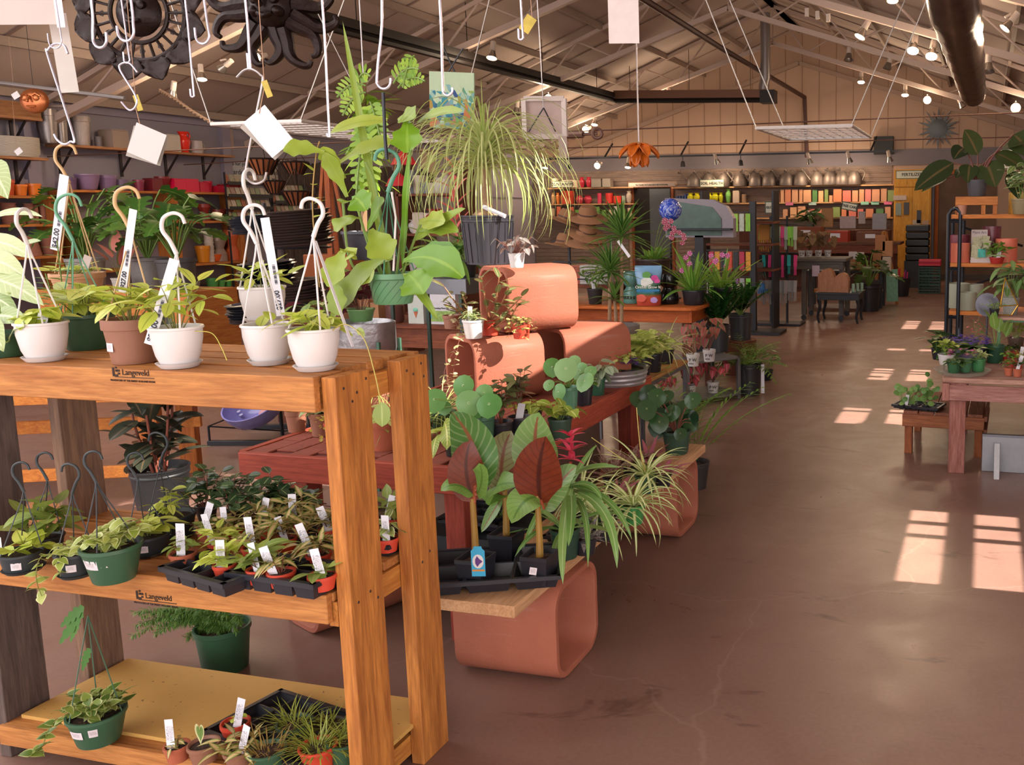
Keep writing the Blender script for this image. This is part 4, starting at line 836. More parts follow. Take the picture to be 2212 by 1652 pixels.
for tx in (0,1): vine(ml, ms, [(0,0,.065),LOC(Y(992+tx*6,720,3.95),t),LOC(Y(980-tx*20,800,3.85),t),LOC(Y(978-tx*6,830+tx*20,3.85),t)], 16, .03, .018, 'oval', .0012)
fin(t, ml, LF('a8b070','cdbf96'), ms, STEMR)
def peps(p, label, seed, spots, Rl, Rt=.055, H=.11, m=GRNP, lm=None, dy=0.0):
    random.seed(seed); t = thing('potted_plant', label, 'potted plant', p); pot(t,Rt,Rt*.78,H,m,'plain'); ml, ms = MB(), MB()
    for s_ in spots:
        px, py, rr = s_[:3]; y_ = p.y+(s_[3] if len(s_) > 3 else R(-.1,.0)); c_ = LOC(Y(px,py,y_),t); ms.tube(curve([(0,0,H*.9),c_*.45+Vector((0,0,H*.7)),c_],5),.003,5); ml.round_leaf(c_, (R(-.35,.45),-.9,R(.1,.9)), rr*mpp(Y(px,py,y_)), pt=.22)
    fin(t, ml, lm or LF('4f9040','86b470', rib='b5d19a', rough=.3), ms, STEMG); return t
peps(at(1040,935,3.22,ZB),'large round-leaved peperomia in a dark green pot at the near bench corner',260,((938,862,26),(1000,832,24),(1012,870,28),(1056,872,28),(1018,895,22),(1032,905,17),(1045,848,20),(985,905,18),(960,880,15)),0,.055,.14,M('3f6a52',.35))
peps(at(1228,878,3.95,ZB),'round-leaved peperomia in a translucent green pot beside the tiles',261,((1193,792,20),(1222,795,26,-.12),(1252,800,20),(1206,845,18,-.1),(1262,822,22),(1240,780,15),(1185,830,13),(1275,800,14)),0,.05,.12,M('5a8a70',.3),LF('5f9a4a','9abf86', rib='cddcb8', rough=.3))
def simple(p, label, seed, m, lm, Rt=.045, H=.09, style='plain', n=10, Rd=.08, Hd=.12, L_=.08, W_=.03, kind='ovate', lv=4, el=(-.3,.6), st=None, sq=False, sm=None, droop=(.1,.7), lab=False, wave=0):
    random.seed(seed); t = thing('potted_plant', label, 'potted plant', p); pot(t,Rt,Rt*.78,H,m,style,square=sq,n=18); ml, ms = MB(), MB(); bush(ml, ms, n, Rd, Hd, L_, W_, H*.88, kind, lv, .002, droop, .15, el, wave=wave); fin(t, ml, lm, ms, sm or STEMG)
    if lab: stake(t, (.01,-Rt*.5,H*.8), R(-.2,.2), -.1, .03, .08, WHT)
    return t
simple(at(1262,868,4.1,ZB),'black pot with a few round leaves between the two green pots',262,BLKP,GREEN,n=5,Rd=.05,Hd=.08,L_=.06,W_=.05,kind='oval')
simple(at(1290,842,4.35,ZB),'shiny green pot with pale silver-green leaves drooping over it',263,M('2f5a44',.3),LF('a5b89a','c9d6bd', rib='6f8f6a', vein=.4, veincol='6f8f6a'),n=8,Rd=.08,Hd=.1,L_=.1,W_=.06,el=(-.9,.2))
simple(at(1082,930,3.3,ZB),'left of the two black pots of dark bronze-stemmed plants at the near bench corner',264,BLKP,LF('3f4a2c','6f7a44', rib='8a5a48', rough=.3),.05,.1,n=7,Rd=.06,Hd=.2,L_=.07,W_=.03,kind='oval',lv=6,sm=STEMR)
simple(at(1122,915,3.4,ZB),'right of the two black pots, with upright purple-green stems and a white label',265,BLKP,LF('4a4a34','7f7f50', rib='8a5a58', rough=.3),.05,.1,n=8,Rd=.06,Hd=.24,L_=.07,W_=.03,kind='oval',lv=6,sm=STEMR,lab=True)
PRAY = LF('8fa83a','b5bf4c', rib='dfe08a', vein=.7, veincol='3f6a2c', rough=.45)
t = simple(at(985,945,3.12,ZB),'prayer plant with yellow-veined leaves hanging over the near bench edge',266,M('2c3230',.4),PRAY,.05,.09,n=5,Rd=.06,Hd=.05,L_=.08,W_=.045,el=(-.6,.2))
ml = MB(); ml.bleaf(LOC(Y(960,910,3.05),t),LOC(Y(968,930,2.95),t),LOC(Y(965,972,2.94),t),.075,'ovate',(.1,-1,.1),.1,8,cols=2); ml.bleaf(LOC(Y(945,940,3.05),t),LOC(Y(935,960,2.97),t),LOC(Y(935,990,2.95),t),.055,'ovate',(.1,-1,.1),.1,8); ml.build('hanging_leaf', PRAY, t)
t = simple(at(1210,915,3.45,ZB),'prayer plant with cream-veined leaves beside the red star flower',267,M('2f4438',.4),PRAY,.05,.09,n=6,Rd=.07,Hd=.08,L_=.09,W_=.05,el=(-.5,.5))
simple(at(1150,900,3.62,ZB),'prayer plant low in the middle, just right of the black pots',268,BLKP,PRAY,.045,.08,n=6,Rd=.07,Hd=.05,L_=.08,W_=.045,el=(-.6,.3))
spider(at(955,890,3.5,ZB),'grassy pale spider plant at the left foot of the lower tile',269,60,.3,.007,GRNP,LF('8fa04a','c2c88a'),.06,.08)
spider(at(905,900,3.3,ZB),'grassy spider plant seen just behind the right rack post',270,50,.26,.008,GRNP,LF('6f8f3a','a3b35c'),.055,.08)
t = spider(at(815,900,3.75,ZB),'fine grassy plant with small violet flowers, seen between the rack posts',271,70,.24,.006,BRNP,LF('7f963f','b0b765'),.06,.09)
ml = MB()
for k in range(14): a = R(0,6.28); q = R(.02,.1); ml.round_leaf((q*math.cos(a),q*math.sin(a),R(.16,.24)),(0,-1,.5),.012)
ml.build('flowers', M('6a3fb5',.5), t)
TC = M('8a5a44', .85, var=.15, scale=20, bump=.2)
SUCC = LF('8fa860','b8c48c', edge='a5806a')
simple(at(642,932,3.32,ZB),'clay pot with rounded crinkled leaves and a white tag, at the left bench corner',272,TC,SUCC,.044,.095,'rim',n=9,Rd=.05,Hd=.06,L_=.045,W_=.04,kind='heart',lab=True)
simple(at(695,942,3.28,ZB),'clay pot with pale scalloped leaves, second from the left bench corner',273,TC,SUCC,.046,.1,'rim',n=9,Rd=.055,Hd=.05,L_=.045,W_=.04,kind='heart')
random.seed(274); p = at(712,955,3.2,ZB); p.x += .04; t = thing('potted_plant','reddish pot with trailing round yellow-green leaves spilling over the apron','potted plant',p); pot(t,.05,.04,.085,ORNG,'rim'); ml, ms = MB(), MB()
for k in range(14): a = R(-3.0,-.3); q = R(.05,.1); vine(ml, ms, [(0,0,.08),(q*.6*math.cos(a),q*.6*math.sin(a),.11),(q*math.cos(a),q*math.sin(a)-.02,R(-.02,.09))]+([(q*math.cos(a)-.01,-.2,-.09)] if k%4 == 0 else []), 6, .018, .018, 'oval', .001, pair=False)
fin(t, ml, LF('a5a83c','d0c45c', edge='c08a4a'), ms, STEMR)
t = simple(at(832,968,3.14,ZB),'terracotta pot with striped lance leaves between the two rack posts',275,TERRA,LF('a8b04c','c5c870', rib='6f7f3a', vein=.5, veincol='6f8a3a'),.055,.12,'rim',n=7,Rd=.08,Hd=.07,L_=.1,W_=.04,el=(-.9,.3))
# tub with coleus and violets at the far bench end
random.seed(276); p = at(1335,815,4.68,ZB); t = thing('planter','round ribbed galvanised tub planted with lime coleus and trailing foliage','planter',p); MB().lathe([(0,0),(.15,0),(.155,.012),(.15,.02),(.16,.035),(.157,.045),(.166,.06),(.163,.068),(.172,.085),(.176,.09),(.17,.09),(.14,.075),(0,.075)], n=36).build('tub', M('a9a6a8',.35,.6), t); MB().lathe([(.15,.076),(0,.085)], n=20).build('soil', SOIL, t)
COL = LF('a3b84a','d2dc82', rib='e0e6a4', rough=.55); ml, ms = MB(), MB(); bush(ml, ms, 50, .16, .13, .06, .04, .08, 'coleus', 5, .002, (.1,.6), .15, (-.3,.7)); fin(t, ml, COL, ms, STEMR)
for i, (px, py, y, z, lb, lm, n_, Hd, kd, fl) in enumerate(((1265,800,4.8,ZB,'lavender streptocarpus flowering behind the peperomias',DARKG,16,.1,'ovate','9a86d0'),(1310,790,4.78,ZB,'lime coleus at the middle of the far bench end',COL,26,.16,'coleus',None),(1372,790,4.86,ZB,'lime coleus at the far right corner of the bench',COL,26,.16,'coleus',None),(1240,770,4.85,ZB,'leafy green plant tight against the right tile',GREEN,18,.16,'ovate',None))):
    t = simple(at(px,py,y,z), lb, 280+i, BLKP, lm, .055,.09,n=n_+10,Rd=.14,Hd=Hd,L_=.075,W_=.055,kind=kd)
    if fl:
        ml, ms = MB(), MB()
        for k in range(12):
            c_ = Vector((R(-.12,.14),R(-.08,.05),R(.24,.32))); ms.tube([(0,0,.08),c_],.0015,4)
            for q in range(5): ml.leaf(c_, q*1.257, .2, .028, .022, .3, 'petal', .1, 0, 3)
        ml.build('flowers', LF('8a70c8','b8a8e0'), t); ms.build('flower_stems', STEMG, t)
def violet(p, label, seed, m, Rt=.05, H=.07, c1='5a2fa0', c2='8a5fc8', nf=26, grp=None):
    random.seed(seed); t = thing('potted_plant', label, 'potted plant', p, 0, grp); pot(t,Rt,Rt*.78,H,m,'plain',n=18); ml, ms = MB(), MB()
    for i in range(16): a = i*2.4; ml.leaf((0,0,H*.85), a, R(-.1,.5), Rt*1.8, Rt*1.1, .5, 'oval', .2, 0, 6)
    fin(t, ml, LF('3f5f2c','5f8040', rib='8fa86a', rough=.6)); ml = MB()
    for i in range(nf):
        a = R(0,6.28); q = Rt*1.3*math.sqrt(R(0,1)); c_ = Vector((q*math.cos(a),q*math.sin(a),H+.04+R(-.01,.025)))
        for k in range(5): ml.leaf(c_, k*1.257+i, R(.0,.5), .018, .016, .2, 'petal', .1, 0, 3)
    ml.build('flowers', LF(c1,c2), t); return t
violet(at(1358,800,4.62,ZB),'deep violet flowers in a small pot at the rim of the galvanised tub',285,BLKP,.04,.09)
t = spider(Z(1440,784,.602),'spider plant in a black pot on the narrow wooden bench beyond the red one',286,44,.3,.014,BLKP,SPIDC,.055,.1)
# ================= MIDDLE GROUND =================
random.seed(301)
OW = W('b8662a','d98b3c','x'); OWZ = W('9a4f22','c87730','z'); OWY = W('b5602a','d58438','y'); DW = W('5f2e1c','8a4a2c','x'); DWZ = W('4f2a1c','7a4028','z'); MGR = M('6f6f74',.45,.7,var=.12); BLM = M('26252a',.45,.3); GNM = M('3f6350',.5)
def parts(name, label, cat, loc, rz=0, group=None):
    t = thing(name, label, cat, loc, rz, group)
    def add(pn, m, *boxes, bev=.002, lab=None):
        mb = MB()
        for b in boxes: mb.bx(*b)
        o = mb.build(pn, m, t, False, bevel=bev)
        if lab: o['label'] = lab
        return o
    return t, add
# orange potting table at the left
t, a = parts('potting_table','bright orange plank potting table behind the left rack posts','table',(-5.25,3.95,0),.42)
for y in (0,.12,.24,.36,.48): a('top_plank', OW, ((-.7,y,.69),(.7,y+.11,.72)))
a('apron', OW, ((-.7,-.02,.58),(.7,.005,.7))); a('end_rail', OWZ, ((.68,0,.56),(.72,.58,.69)))
for x in (-.62,.56):
    for y in (.01,.5): a('leg', OWZ, ((x,y,0),(x+.1,y+.08,.69)))
a('cross_rail', OW, ((-.7,-.015,.13),(.6,.01,.2))); a('cross_rail', OW, ((-.6,.5,.3),(.7,.53,.38)))
# rubber plant
random.seed(302); t = thing('potted_plant','tall burgundy-leaved rubber plant in a black nursery pot on the floor','potted plant',(-4.28,3.88,0)); pot(t,.14,.115,.3,M('161618',.45),'nursery',n=32); ml, ms = MB(), MB()
for k in range(5):
    a_ = k*1.3; bx_, by_ = .09*math.cos(a_), .09*math.sin(a_); h_ = R(.75,.98); ms.tube(curve([(bx_*.3,by_*.3,.26),(bx_,by_,h_*.6),(bx_*1.3,by_*1.3,h_)],6),.008,6,r1=.005)
    for i in range(15): z_ = .33+(h_-.33)*i/14; f_ = (z_-.26)/(h_-.26); ml.leaf((bx_*(.4+.9*f_),by_*(.4+.9*f_),z_), i*2.4+k, R(-.2,1.0) if i < 12 else 1.1, R(.17,.23), R(.075,.1), R(.1,.6), 'oval', .25, R(-.3,.3), 7, cols=2)
fin(t, ml, RUBBER, ms, M('8a4a38',.6))
# display of black saucers and the glass bird bath
t, a = parts('saucer_display','black metal display stand at the foot of the lilac glass bird bath','stand',(-5.0,5.62,0),.25)
for x in (-.42,.38):
    for y in (-.25,.25): MB().tube([(x,y,0),(x,y,.14)],.008,6).build('post', BLM, t)
for x in (-.05,.3): MB().tube([(x,.05,0),(x,.05,1.72)],.014,6).build('upright', BLM, t)
a('base_bar', BLM, ((-.43,-.27,0),(.4,-.23,.035))); a('base_bar', BLM, ((-.43,.23,0),(.4,.27,.035))); MB().tube([(-.42,-.25,.14),(-.03,.05,.03),(.38,-.25,.14)],.006,5).build('brace', BLM, t); MB().tube([(-.42,-.25,.14),(-.42,.25,.14),(.38,.25,.14),(.38,-.25,.14)],.006,5).build('rail', BLM, t)
DISK = [M('34353d',.3),M('5a4a44',.4),M('2a2b33',.25)]
for gi, (px, py, y, n_, R0, lb) in enumerate(((548,500,5.6,6,.15,'the top left stack'),(652,530,5.6,13,.21,'the tall top right stack'),(580,612,5.6,8,.19,'the stack below the left one'),(548,690,5.55,6,.17,'the lowest left stack'),(645,650,5.6,8,.17,'the lower right stack'))):
    p = Y(px,py,y)
    pr = None
    for k in range(n_):
        l_ = 'round black plant saucer in %s, %s from the bottom' % (lb, ordn(k)); q = (p.x+R(-.02,.02),p.y,p.z+.019*k)
        if pr is None: o = pr = MB().lathe([(0,0),(R0*.86,0),(R0,.022),(R0*1.02,.022),(R0*.88,.005),(0,.005)], n=28).build('plant_saucer', DISK[gi%3], None, loc=q)
        else: o = pr.copy(); C.objects.link(o); o.location = q; o.data = pr.data
        o.rotation_euler = (.06,-.05,0); tag(o, l_, 'saucer', 'saucers in '+lb)
        if k == n_-1 and gi == 0: MB().box((.07,-.05,.024),(.1,.04,.001)).build('price_label', M('7fb5b0',.5), o, False)
    t2 = thing('saucer_shelf','wire shelf carrying %s of black saucers' % lb,'shelf',(p.x,p.y,p.z-.02)); MB().lathe([(R0*.9,0),(R0*.95,.006),(R0*.9,.012),(R0*.85,.006),(R0*.9,0)], n=24).build('ring', BLM, t2); MB().bx((-R0*.9,-.005,.002),(R0*.9,.005,.01)).build('bar', BLM, t2, False); MB().beam((0,0,.005),Vector((-4.85+(.0 if px < 600 else .25),5.67,p.z-.02))-t2.location,.01,.01).build('bracket', BLM, t2, False)
p = Y(562,905,5.5); t = thing('glass_bowl','shallow lilac glass bird bath bowl with moulded flowers, on the black stand','bowl',(p.x,p.y,.15)); MB().lathe([(0,0),(.1,.005),(.17,.05),(.2,.12),(.205,.16),(.195,.16),(.188,.12),(.16,.06),(.1,.018),(0,.012)], n=40).build('bowl', M('8a86c0',.12,var=.3,scale=12), t)
t.rotation_euler = (.5,0,0); ml = MB()
for k in range(16): a_ = R(0,6.28); q = R(.02,.15); ml.round_leaf((q*math.cos(a_),q*math.sin(a_),.02+q*q*3),(0,0,1),.014)
ml.build('glass_flower', M('c0bcd8',.3), t); MB().lathe([(0,0),(.04,.01),(.045,.02),(.0,.012)], c=(.06,.02,.045), n=12).build('pink_flower', M('d59a98',.4), t)
# galvanised planter on green legs
p = Y(785,755,4.5); t, a = parts('planter_stand','hammered galvanised oval planter on a green metal leg frame','planter',(p.x,p.y,0)); zt_ = 1.03
MB().lathe([(0,.86),(.15,.86),(.155,.88),(.155,1.03),(.15,1.035),(.146,1.03),(.146,.88)], n=32, sx=1.25).build('tub', M('a5a3a6',.4,.75,var=.2,scale=25,bump=.5), t)
for x in (-.17,-.03,.17): MB().bx((x-.008,-.1,0),(x+.008,-.084,.93)).build('leg', GNM, t, False); MB().bx((x-.008,.09,0),(x+.008,.106,.93)).build('leg', GNM, t, False)
a('rail', GNM, ((-.18,-.1,.83),(.18,-.086,.86))); a('rail', GNM, ((-.18,.09,.83),(.18,.106,.86)))
CAL = LF('7f9a4a','a3b060', rib='4f6a30', vein=.8, veincol='2f4a28', back='6f2a38', rough=.35); CALR = LF('5f2630','7f3a40', rib='3f1a22', rough=.3)
t = simple((p.x,p.y,1.036),'calathea with striped leaves and red undersides in a shallow green pot','310',M('6f9a5f',.4),CAL,.075,.07,n=11,Rd=.16,Hd=.24,L_=.14,W_=.065,lv=2,el=(-.5,.8),sm=STEMR)
ml = MB()
for k in range(7): ml.leaf((0,0,.12), R(2.5,6), R(.3,1.1), .16, .06, .5, 'ovate', .2, 0, 7)
ml.build('red_leaves', CALR, t)
simple(tuple(Y(700,700,4.3).xy)+(1.03,),'calathea with yellow-green patterned leaves left of the galvanised planter','311',BLKP,CAL,.06,.06,n=9,Rd=.16,Hd=.12,L_=.14,W_=.06,lv=2,el=(-.6,.4))
t, a = parts('side_stand','slim dark stand holding the left calathea pot','stand',tuple(Y(700,700,4.3).xy)+(0,)); a('top', BLM, ((-.09,-.09,1.01),(.09,.09,1.03)))
for x in (-.08,.08):
    for y in (-.08,.08): MB().tube([(x,y,0),(x,y,1.01)],.007,6).build('leg', BLM, t)
# dark red-brown table with boxes
t, a = parts('display_table','long reddish-brown wooden table with boxed goods, behind the galvanised planter','table',(-4.2,6.2,0)); a('top', DW, ((-1.3,-.25,.79),(.75,.35,.82))); a('apron', DW, ((-1.25,-.22,.64),(.7,-.19,.79)))
for x in (-1.2,-.2,.6): a('leg', DWZ, ((x,-.2,0),(x+.1,-.1,.64)))
def box_item(name, label, p, d, m, cat='box', rz=0, grp=None, deco=None):
    o = MB().box((0,0,d[2]/2), d, rz).build(name, m, None, False, loc=p); tag(o, label, cat, grp)
    return o
KR = M('b0805a',.8,var=.06)
for i, (px, w_, h_, m, lb) in enumerate(((800,.08,.17,KR,'plain brown cardboard box at the left of the table goods'),(822,.07,.15,KR,'brown cardboard box with a stamped seal, second in the row'),(858,.13,.22,M('5f3a34',.3),'dark amber bottle-shaped jar on the reddish-brown table'),(910,.13,.21,M('b5b8b0',.6),'grey-green carton with a cone drawing'),(965,.24,.24,M('c0bcc0',.6),'white kit carton with a printed garden scene'))):
    p = at(px,762,6.05,.82)
    if i == 2: o = MB().lathe([(0,0),(.06,0),(.068,.02),(.068,.13),(.03,.17),(.028,.2),(.034,.21),(0,.21)], n=20).build('jar', m, None, loc=p); tag(o, lb, 'jar'); continue
    o = box_item('carton', lb, p, (w_,.08,h_), m)
    if i == 3: MB().lathe([(0,-.05),(.018,.0),(0,.0)], c=(0,-.042,.09), n=10, sy=.2).build('cone_print', M('b0603f',.6), o); MB().lathe([(0,.0),(.022,.006),(.018,.025),(0,.03)], c=(0,-.042,.09), n=10, sy=.15).build('cone_print', M('6fb59a',.6), o)
    if i == 4: MB().bx((-.1,-.043,.02),(.118,-.041,.1)).build('picture', M('7f9a4a',.6,var=.6,scale=60), o, False); MB().lathe([(0,0),(.02,.02),(.012,.05),(0,.07)], c=(-.1,-.044,.03), n=10, sy=.1).build('drop', M('3f9fc8',.5), o); text('Rooting Plant Kit', .018, M('4a4a50',.6), o, face((.0,-.042,.12),(0,-1,0)))
# green metal stand with galvanised tray top
t, a = parts('plant_stand','dark green metal plant stand with a galvanised tray, left of the flue tiles','stand',(-3.15,4.95,0)); a('tray', MGR, ((-.3,-.2,1.17),(.25,.2,1.26)))
for x in (-.26,-.02,.2):
    for y in (-.19,.17): MB().bx((x-.009,y,0),(x+.009,y+.018,1.17)).build('leg', M('2a3f36',.5), t, False)
random.seed(312); p = (-3.1,4.95,1.262); t = thing('potted_plant','guzmania with a tall coral-red flower spike on the green metal stand','potted plant',p); pot(t,.07,.055,.1,BLKP); ml = MB(); rosette(ml, 22, .42, .035, (.2,1.2), (.7,1.5), 'strap', .09, .01, .3); fin(t, ml, LF('4f7a2c','86a048'))
ml = MB()
for k in range(18): z_ = .2+.026*k; ml.leaf((.03,0,z_), k*2.4, R(.5,1.2), R(.13,.18), .045, R(.1,.8), 'lance', .3, 0, 6)
ml.build('flower_spike', LF('d8405a','f09a8a', rough=.4), t)
simple((-2.98,4.9,1.262),'dark leafy filler plant on the green metal stand under the palm leaves',313,BLKP,LF('3f6a2c','6f9a48'),.06,.1,n=10,Rd=.15,Hd=.2,L_=.16,W_=.04,kind='lance')
# narrow bench, dracaena and far bench
t, a = parts('narrow_bench','narrow wooden bench on a grey metal frame beyond the red bench','bench',(-2.35,5.6,0)); a('top', W('9a6a3c','c8924f','y'), ((-.35,-.4,.58),(.35,.5,.6)))
for x in (-.33,.32):
    for y in (-.38,.46): a('leg', MGR, ((x,y,0),(x+.025,y+.025,.58)))
a('rail', MGR, ((.32,-.38,.55),(.345,.48,.58)))
def dracaena(p, label, heads, seed):
    random.seed(seed); t = thing('potted_tree', label, 'potted plant', p); MB().lathe([(0,0),(.145,0),(.15,.01),(.15,.27),(.138,.27),(.135,.24),(0,.24)], n=32).build('pot', M('7f7470',.7,var=.08), t); MB().lathe([(.135,.241),(0,.25)], n=20).build('soil', SOIL, t); ml = MB()
    for (hx, hy, y_, bx_, L_, n_) in heads:
        h_ = LOC(Y(hx,hy,p[1]+y_),t); MB().tube(curve([(bx_,0,.24),(bx_*.9+h_.x*.1,0,.3),h_],5),.016,8,r1=.012).build('trunk', BARK, t)
        for i in range(n_): e = 1.4-1.5*i/n_+R(-.1,.1); ml.leaf(h_+Vector((0,0,.03*(1-i/n_))), i*2.4, e, L_*R(.8,1.1), .028, R(.2,.9), 'lance', .4, 0, 7)
    fin(t, ml, LF('2f5a24','6f9a44', edge='8fae5a', rough=.35)); return t
pd = at(1335,722,5.85,.602)
t = dracaena(pd,'corn plant with two bare canes and spiky tufts in a grey round pot',((1318,590,0,-.06,.26,46),(1343,515,.05,.03,.3,50),(1328,650,.0,-.01,.2,20)),314)
price = MB().beam(LOC(Y(1335,520,5.75),t), LOC(Y(1360,555,5.75),t),.02,.0015,(0,-1,0)).build('price_tag', WHT, t, False)
# black trays of coleus at corner
for i, (px, py) in enumerate(((1400,795),(1425,790))): simple(Z((1388,1412)[i],(812,802)[i],.602),('lime coleus in a black pot with an orange tag, on the narrow bench','lime coleus in a black pot beside the spider plant, on the narrow bench')[i],316+i,BLKP,COL,.06,.12,n=26,Rd=.15,Hd=.17,L_=.075,W_=.055,kind='coleus')
CALA = LF('8f3a40','b85a55', rib='5f6a3c', edge='6f7a48', rough=.5); CALB = LF('c0304a','d8485a', rib='e8a0a0', edge='5f6a3a', vein=.3, veincol='f0b0b0', rough=.45)
mtr = M('6d6a6c',.45,.5)
A_ = Vector((-2.03,7.66,0)); ang = math.atan2(.757,.654)
t, a = parts('metal_bench','low two-tier grey metal bench of red caladiums beside the aisle','bench',A_,math.atan2(.44,.38))
for z in (.04,.36): a('tier', mtr, ((-1.05,0,z),(.0,.45,z+.02)))
for x in (-1.05,-.55,-.03):
    for y in (0,.42): a('leg', mtr, ((x,y,0),(x+.03,y+.03,.38)))
def bench_pt(x, y, z): return A_+Matrix.Rotation(math.atan2(.44,.38),3,'Z') @ Vector((x,y,z))
PW = M('c9c4c2',.5)
def caladium(p, label, seed, lm, n=10, sp=.1, L_=.09, h=.13):
    random.seed(seed); t = thing('potted_plant', label, 'potted plant', p); pot(t,.055,.043,.1,PW,'rim'); ml, ms = MB(), MB()
    for k in range(n):
        a_ = k*2.4; q = sp*R(.3,1); c_ = Vector((q*math.cos(a_),q*math.sin(a_),.1+R(.3,1)*h)); ms.tube(curve([(0,0,.09),c_*.6+Vector((0,0,.06)),c_],4),.0018,4); ml.leaf(c_+Vector((0,.0,.02)), -1.2+R(-1.2,1.2), R(-1.3,-.2), L_*R(.8,1.1), L_*.75, .2, 'heart', .1, R(-.3,.3), 6, cols=2)
    fin(t, ml, lm, ms, STEMR); d = -FH; text('P W', .035, M('3a3436',.6), t, face(Vector((0,0,.055))+d*.053, d), ext=.001, bold=.0008); MB().bx((-.02,-.0505,.02),(.02,-.0495,.03)).build('small_print', M('6a6466',.6), t, False); return t
caladium(bench_pt(-.72,.12,.062),'red caladium in a printed white pot, leftmost on the lower tier',320,CALB)
caladium(bench_pt(-.45,.12,.062),'red caladium in a printed white pot, middle of the lower tier',321,CALB)
caladium(bench_pt(-.2,.14,.062),'red caladium in a printed white pot, rightmost on the lower tier',322,CALB,12,.14,.1,.16)
caladium(at(1497,772,7.1,.382),'dull pink caladium in a printed white pot, left on the upper tier',323,CALA,12,.13,.1,.25)
caladium(at(1532,768,7.35,.382),'dull pink caladium in a printed white pot, right on the upper tier',324,CALA,12,.13,.1,.25)
def zz(p, label, seed, Rt=.12, H=.26, n=16, L_=.5, m=None):
    random.seed(seed); t = thing('potted_plant', label, 'potted plant', p); pot(t,Rt,Rt*.85,H,M('2c2c2f',.4),'nursery'); ml, ms = MB(), MB()
    for k in range(n): frond(ml, ms, (0,0,H*.9), k*2.4, R(.85,1.45), L_*R(.7,1), R(.0,.6), 13, .1, .04, 'ovate', .8, .006, .4)
    fin(t, ml, LF('1f4a22','3f6f34', rough=.22), ms, STEMG); return t
zz(at(1550,770,7.9,.382),'lush dark green plant in a big black nursery pot on the metal bench',330,.115,.24,18,.42)
zz(at(1600,760,8.9,.35),'second dark green bushy plant, behind and right of the first',331,.12,.26,16,.42)
o = MB().lathe([(0,0),(.16,0),(.16,.35),(0,.35)],n=20).build('stump_stand', DWZ, None, loc=(*at(1600,760,8.9,0).xy,0)); tag(o,'dark wooden stump under the second dark green plant','stand')
random.seed(332); p = Z(1618,850,0); t = thing('potted_plant','feathery split-leaf philodendron spilling from a black pot on the aisle floor','potted plant',p); pot(t,.12,.1,.28,M('29292b',.4),'nursery'); ml, ms = MB(), MB()
for k in range(26): a_ = k*2.4; e = R(.2,1.2); frond(ml, ms, (0,0,.26), a_, e, R(.28,.42), R(.5,1.2), 11, .09, .018, 'lance', 1.1, .003)
fin(t, ml, LF('3f6f24','7fa040', rough=.4), ms, STEMG); stake(t,(.14,-.05,.02),0,0,.03,.26,WHT)
simple(tuple(Z(1655,820,0)),'ferny green plant low on the floor at the aisle edge',333,BLKP,LF('3f6f2c','6f9a3c'),.07,.1,n=12,Rd=.2,Hd=.25,L_=.12,W_=.03,kind='lobed')
# orange table with ceramics
t, a = parts('display_table','round-cornered orange wooden table carrying ceramic lanterns and orchids','table',(-3.0,7.95,0))
ol = [(-.72+.12*math.cos(g)+(1.24 if k in (0,3) else 0)+(.06 if 0 else 0), (-.4+.12*math.sin(g))+(.68 if k in (0,1) else 0)) for k in range(4) for g in [k*PI/2+q*PI/10 for q in range(6)]]
MB().prism(ol,.79,.82).build('top', W('b85a24','d8783a','x'), t, False, bevel=.006); a('apron', W('a04a1e','c4642c','x'), ((-.76,-.45,.68),(.55,-.42,.79))); a('apron', W('a04a1e','c4642c','y'), ((.55,-.45,.68),(.58,.3,.79)))
for x in (-.72,.48):
    for y in (-.42,.24): a('leg', DWZ, ((x,y,0),(x+.07,y+.07,.68)))
ZO = .822
def ceramic(p, label, m, sc=1, holes=True):
    t = thing('ceramic_stool', label, 'ceramic lantern', p); MB().lathe([(0,0),(.075*sc,0),(.085*sc,.03*sc),(.075*sc,.09*sc),(.05*sc,.125*sc),(.05*sc,.135*sc),(.075*sc,.16*sc),(.085*sc,.2*sc),(.075*sc,.25*sc),(.06*sc,.26*sc),(0,.262*sc)], n=28).build('body', m, t)
    hm = M('16181a',.4)
    for k in range(9):
        a_ = VA-1.2+k*.3; mt = Matrix.Translation((.084*sc*math.cos(a_),.084*sc*math.sin(a_),.05*sc)) @ Matrix.Rotation(a_,4,'Z') @ Matrix.Rotation(PI/2,4,'Y'); MB().lathe([(0,.002),(.009*sc,.001),(.009*sc,-.004)], n=8, mat=mt, sx=1.5).build('cutout', hm, t)
    return t
ceramic(at(1366,650,7.75,ZO),'teal glazed ceramic lantern with cut-outs, left of the potting mix bag',M('5f8f88',.2),1.1); ceramic(at(1446,655,7.75,ZO),'glossy black ceramic lantern right of the potting mix bag',M('1c1a1a',.12),1.05)
random.seed(340); p = at(1402,658,7.55,ZO); t = thing('potting_mix_bag','colourful orchid mix bag with a printed phalaenopsis and green band','bag',p); k_ = mpp(p)
w1, hb = 27*k_, 86*k_
bag = NT('printed_bag'); v = bag.coord((1,1,1),'Generated'); s_ = bag.n('ShaderNodeSeparateXYZ'); bag.l(v, s_.inputs[0]); bag.set(Base_Color=bag.ramp(s_.outputs[2],[(.0,col('b04a3a')),(.22,col('c85038')),(.3,col('3a6a40')),(.38,col('2f7fae')),(.44,col('2f6a3a')),(.52,col('2f6a3a')),(.56,col('7fa0b8')),(1,col('6f9fc8'))]), Roughness=.3); s_r = None
mb = MB(); vs = []
for i in range(9):
    z_ = i/8; ww = w1*(.92+.12*z_+.06*math.sin(z_*9)); dd = .06*math.sin(PI*min(1,z_+.12))**.7+.004
    vs += [(ww*math.cos(g), dd*math.sin(g), z_*hb) for g in [j*2*PI/16 for j in range(16)]]
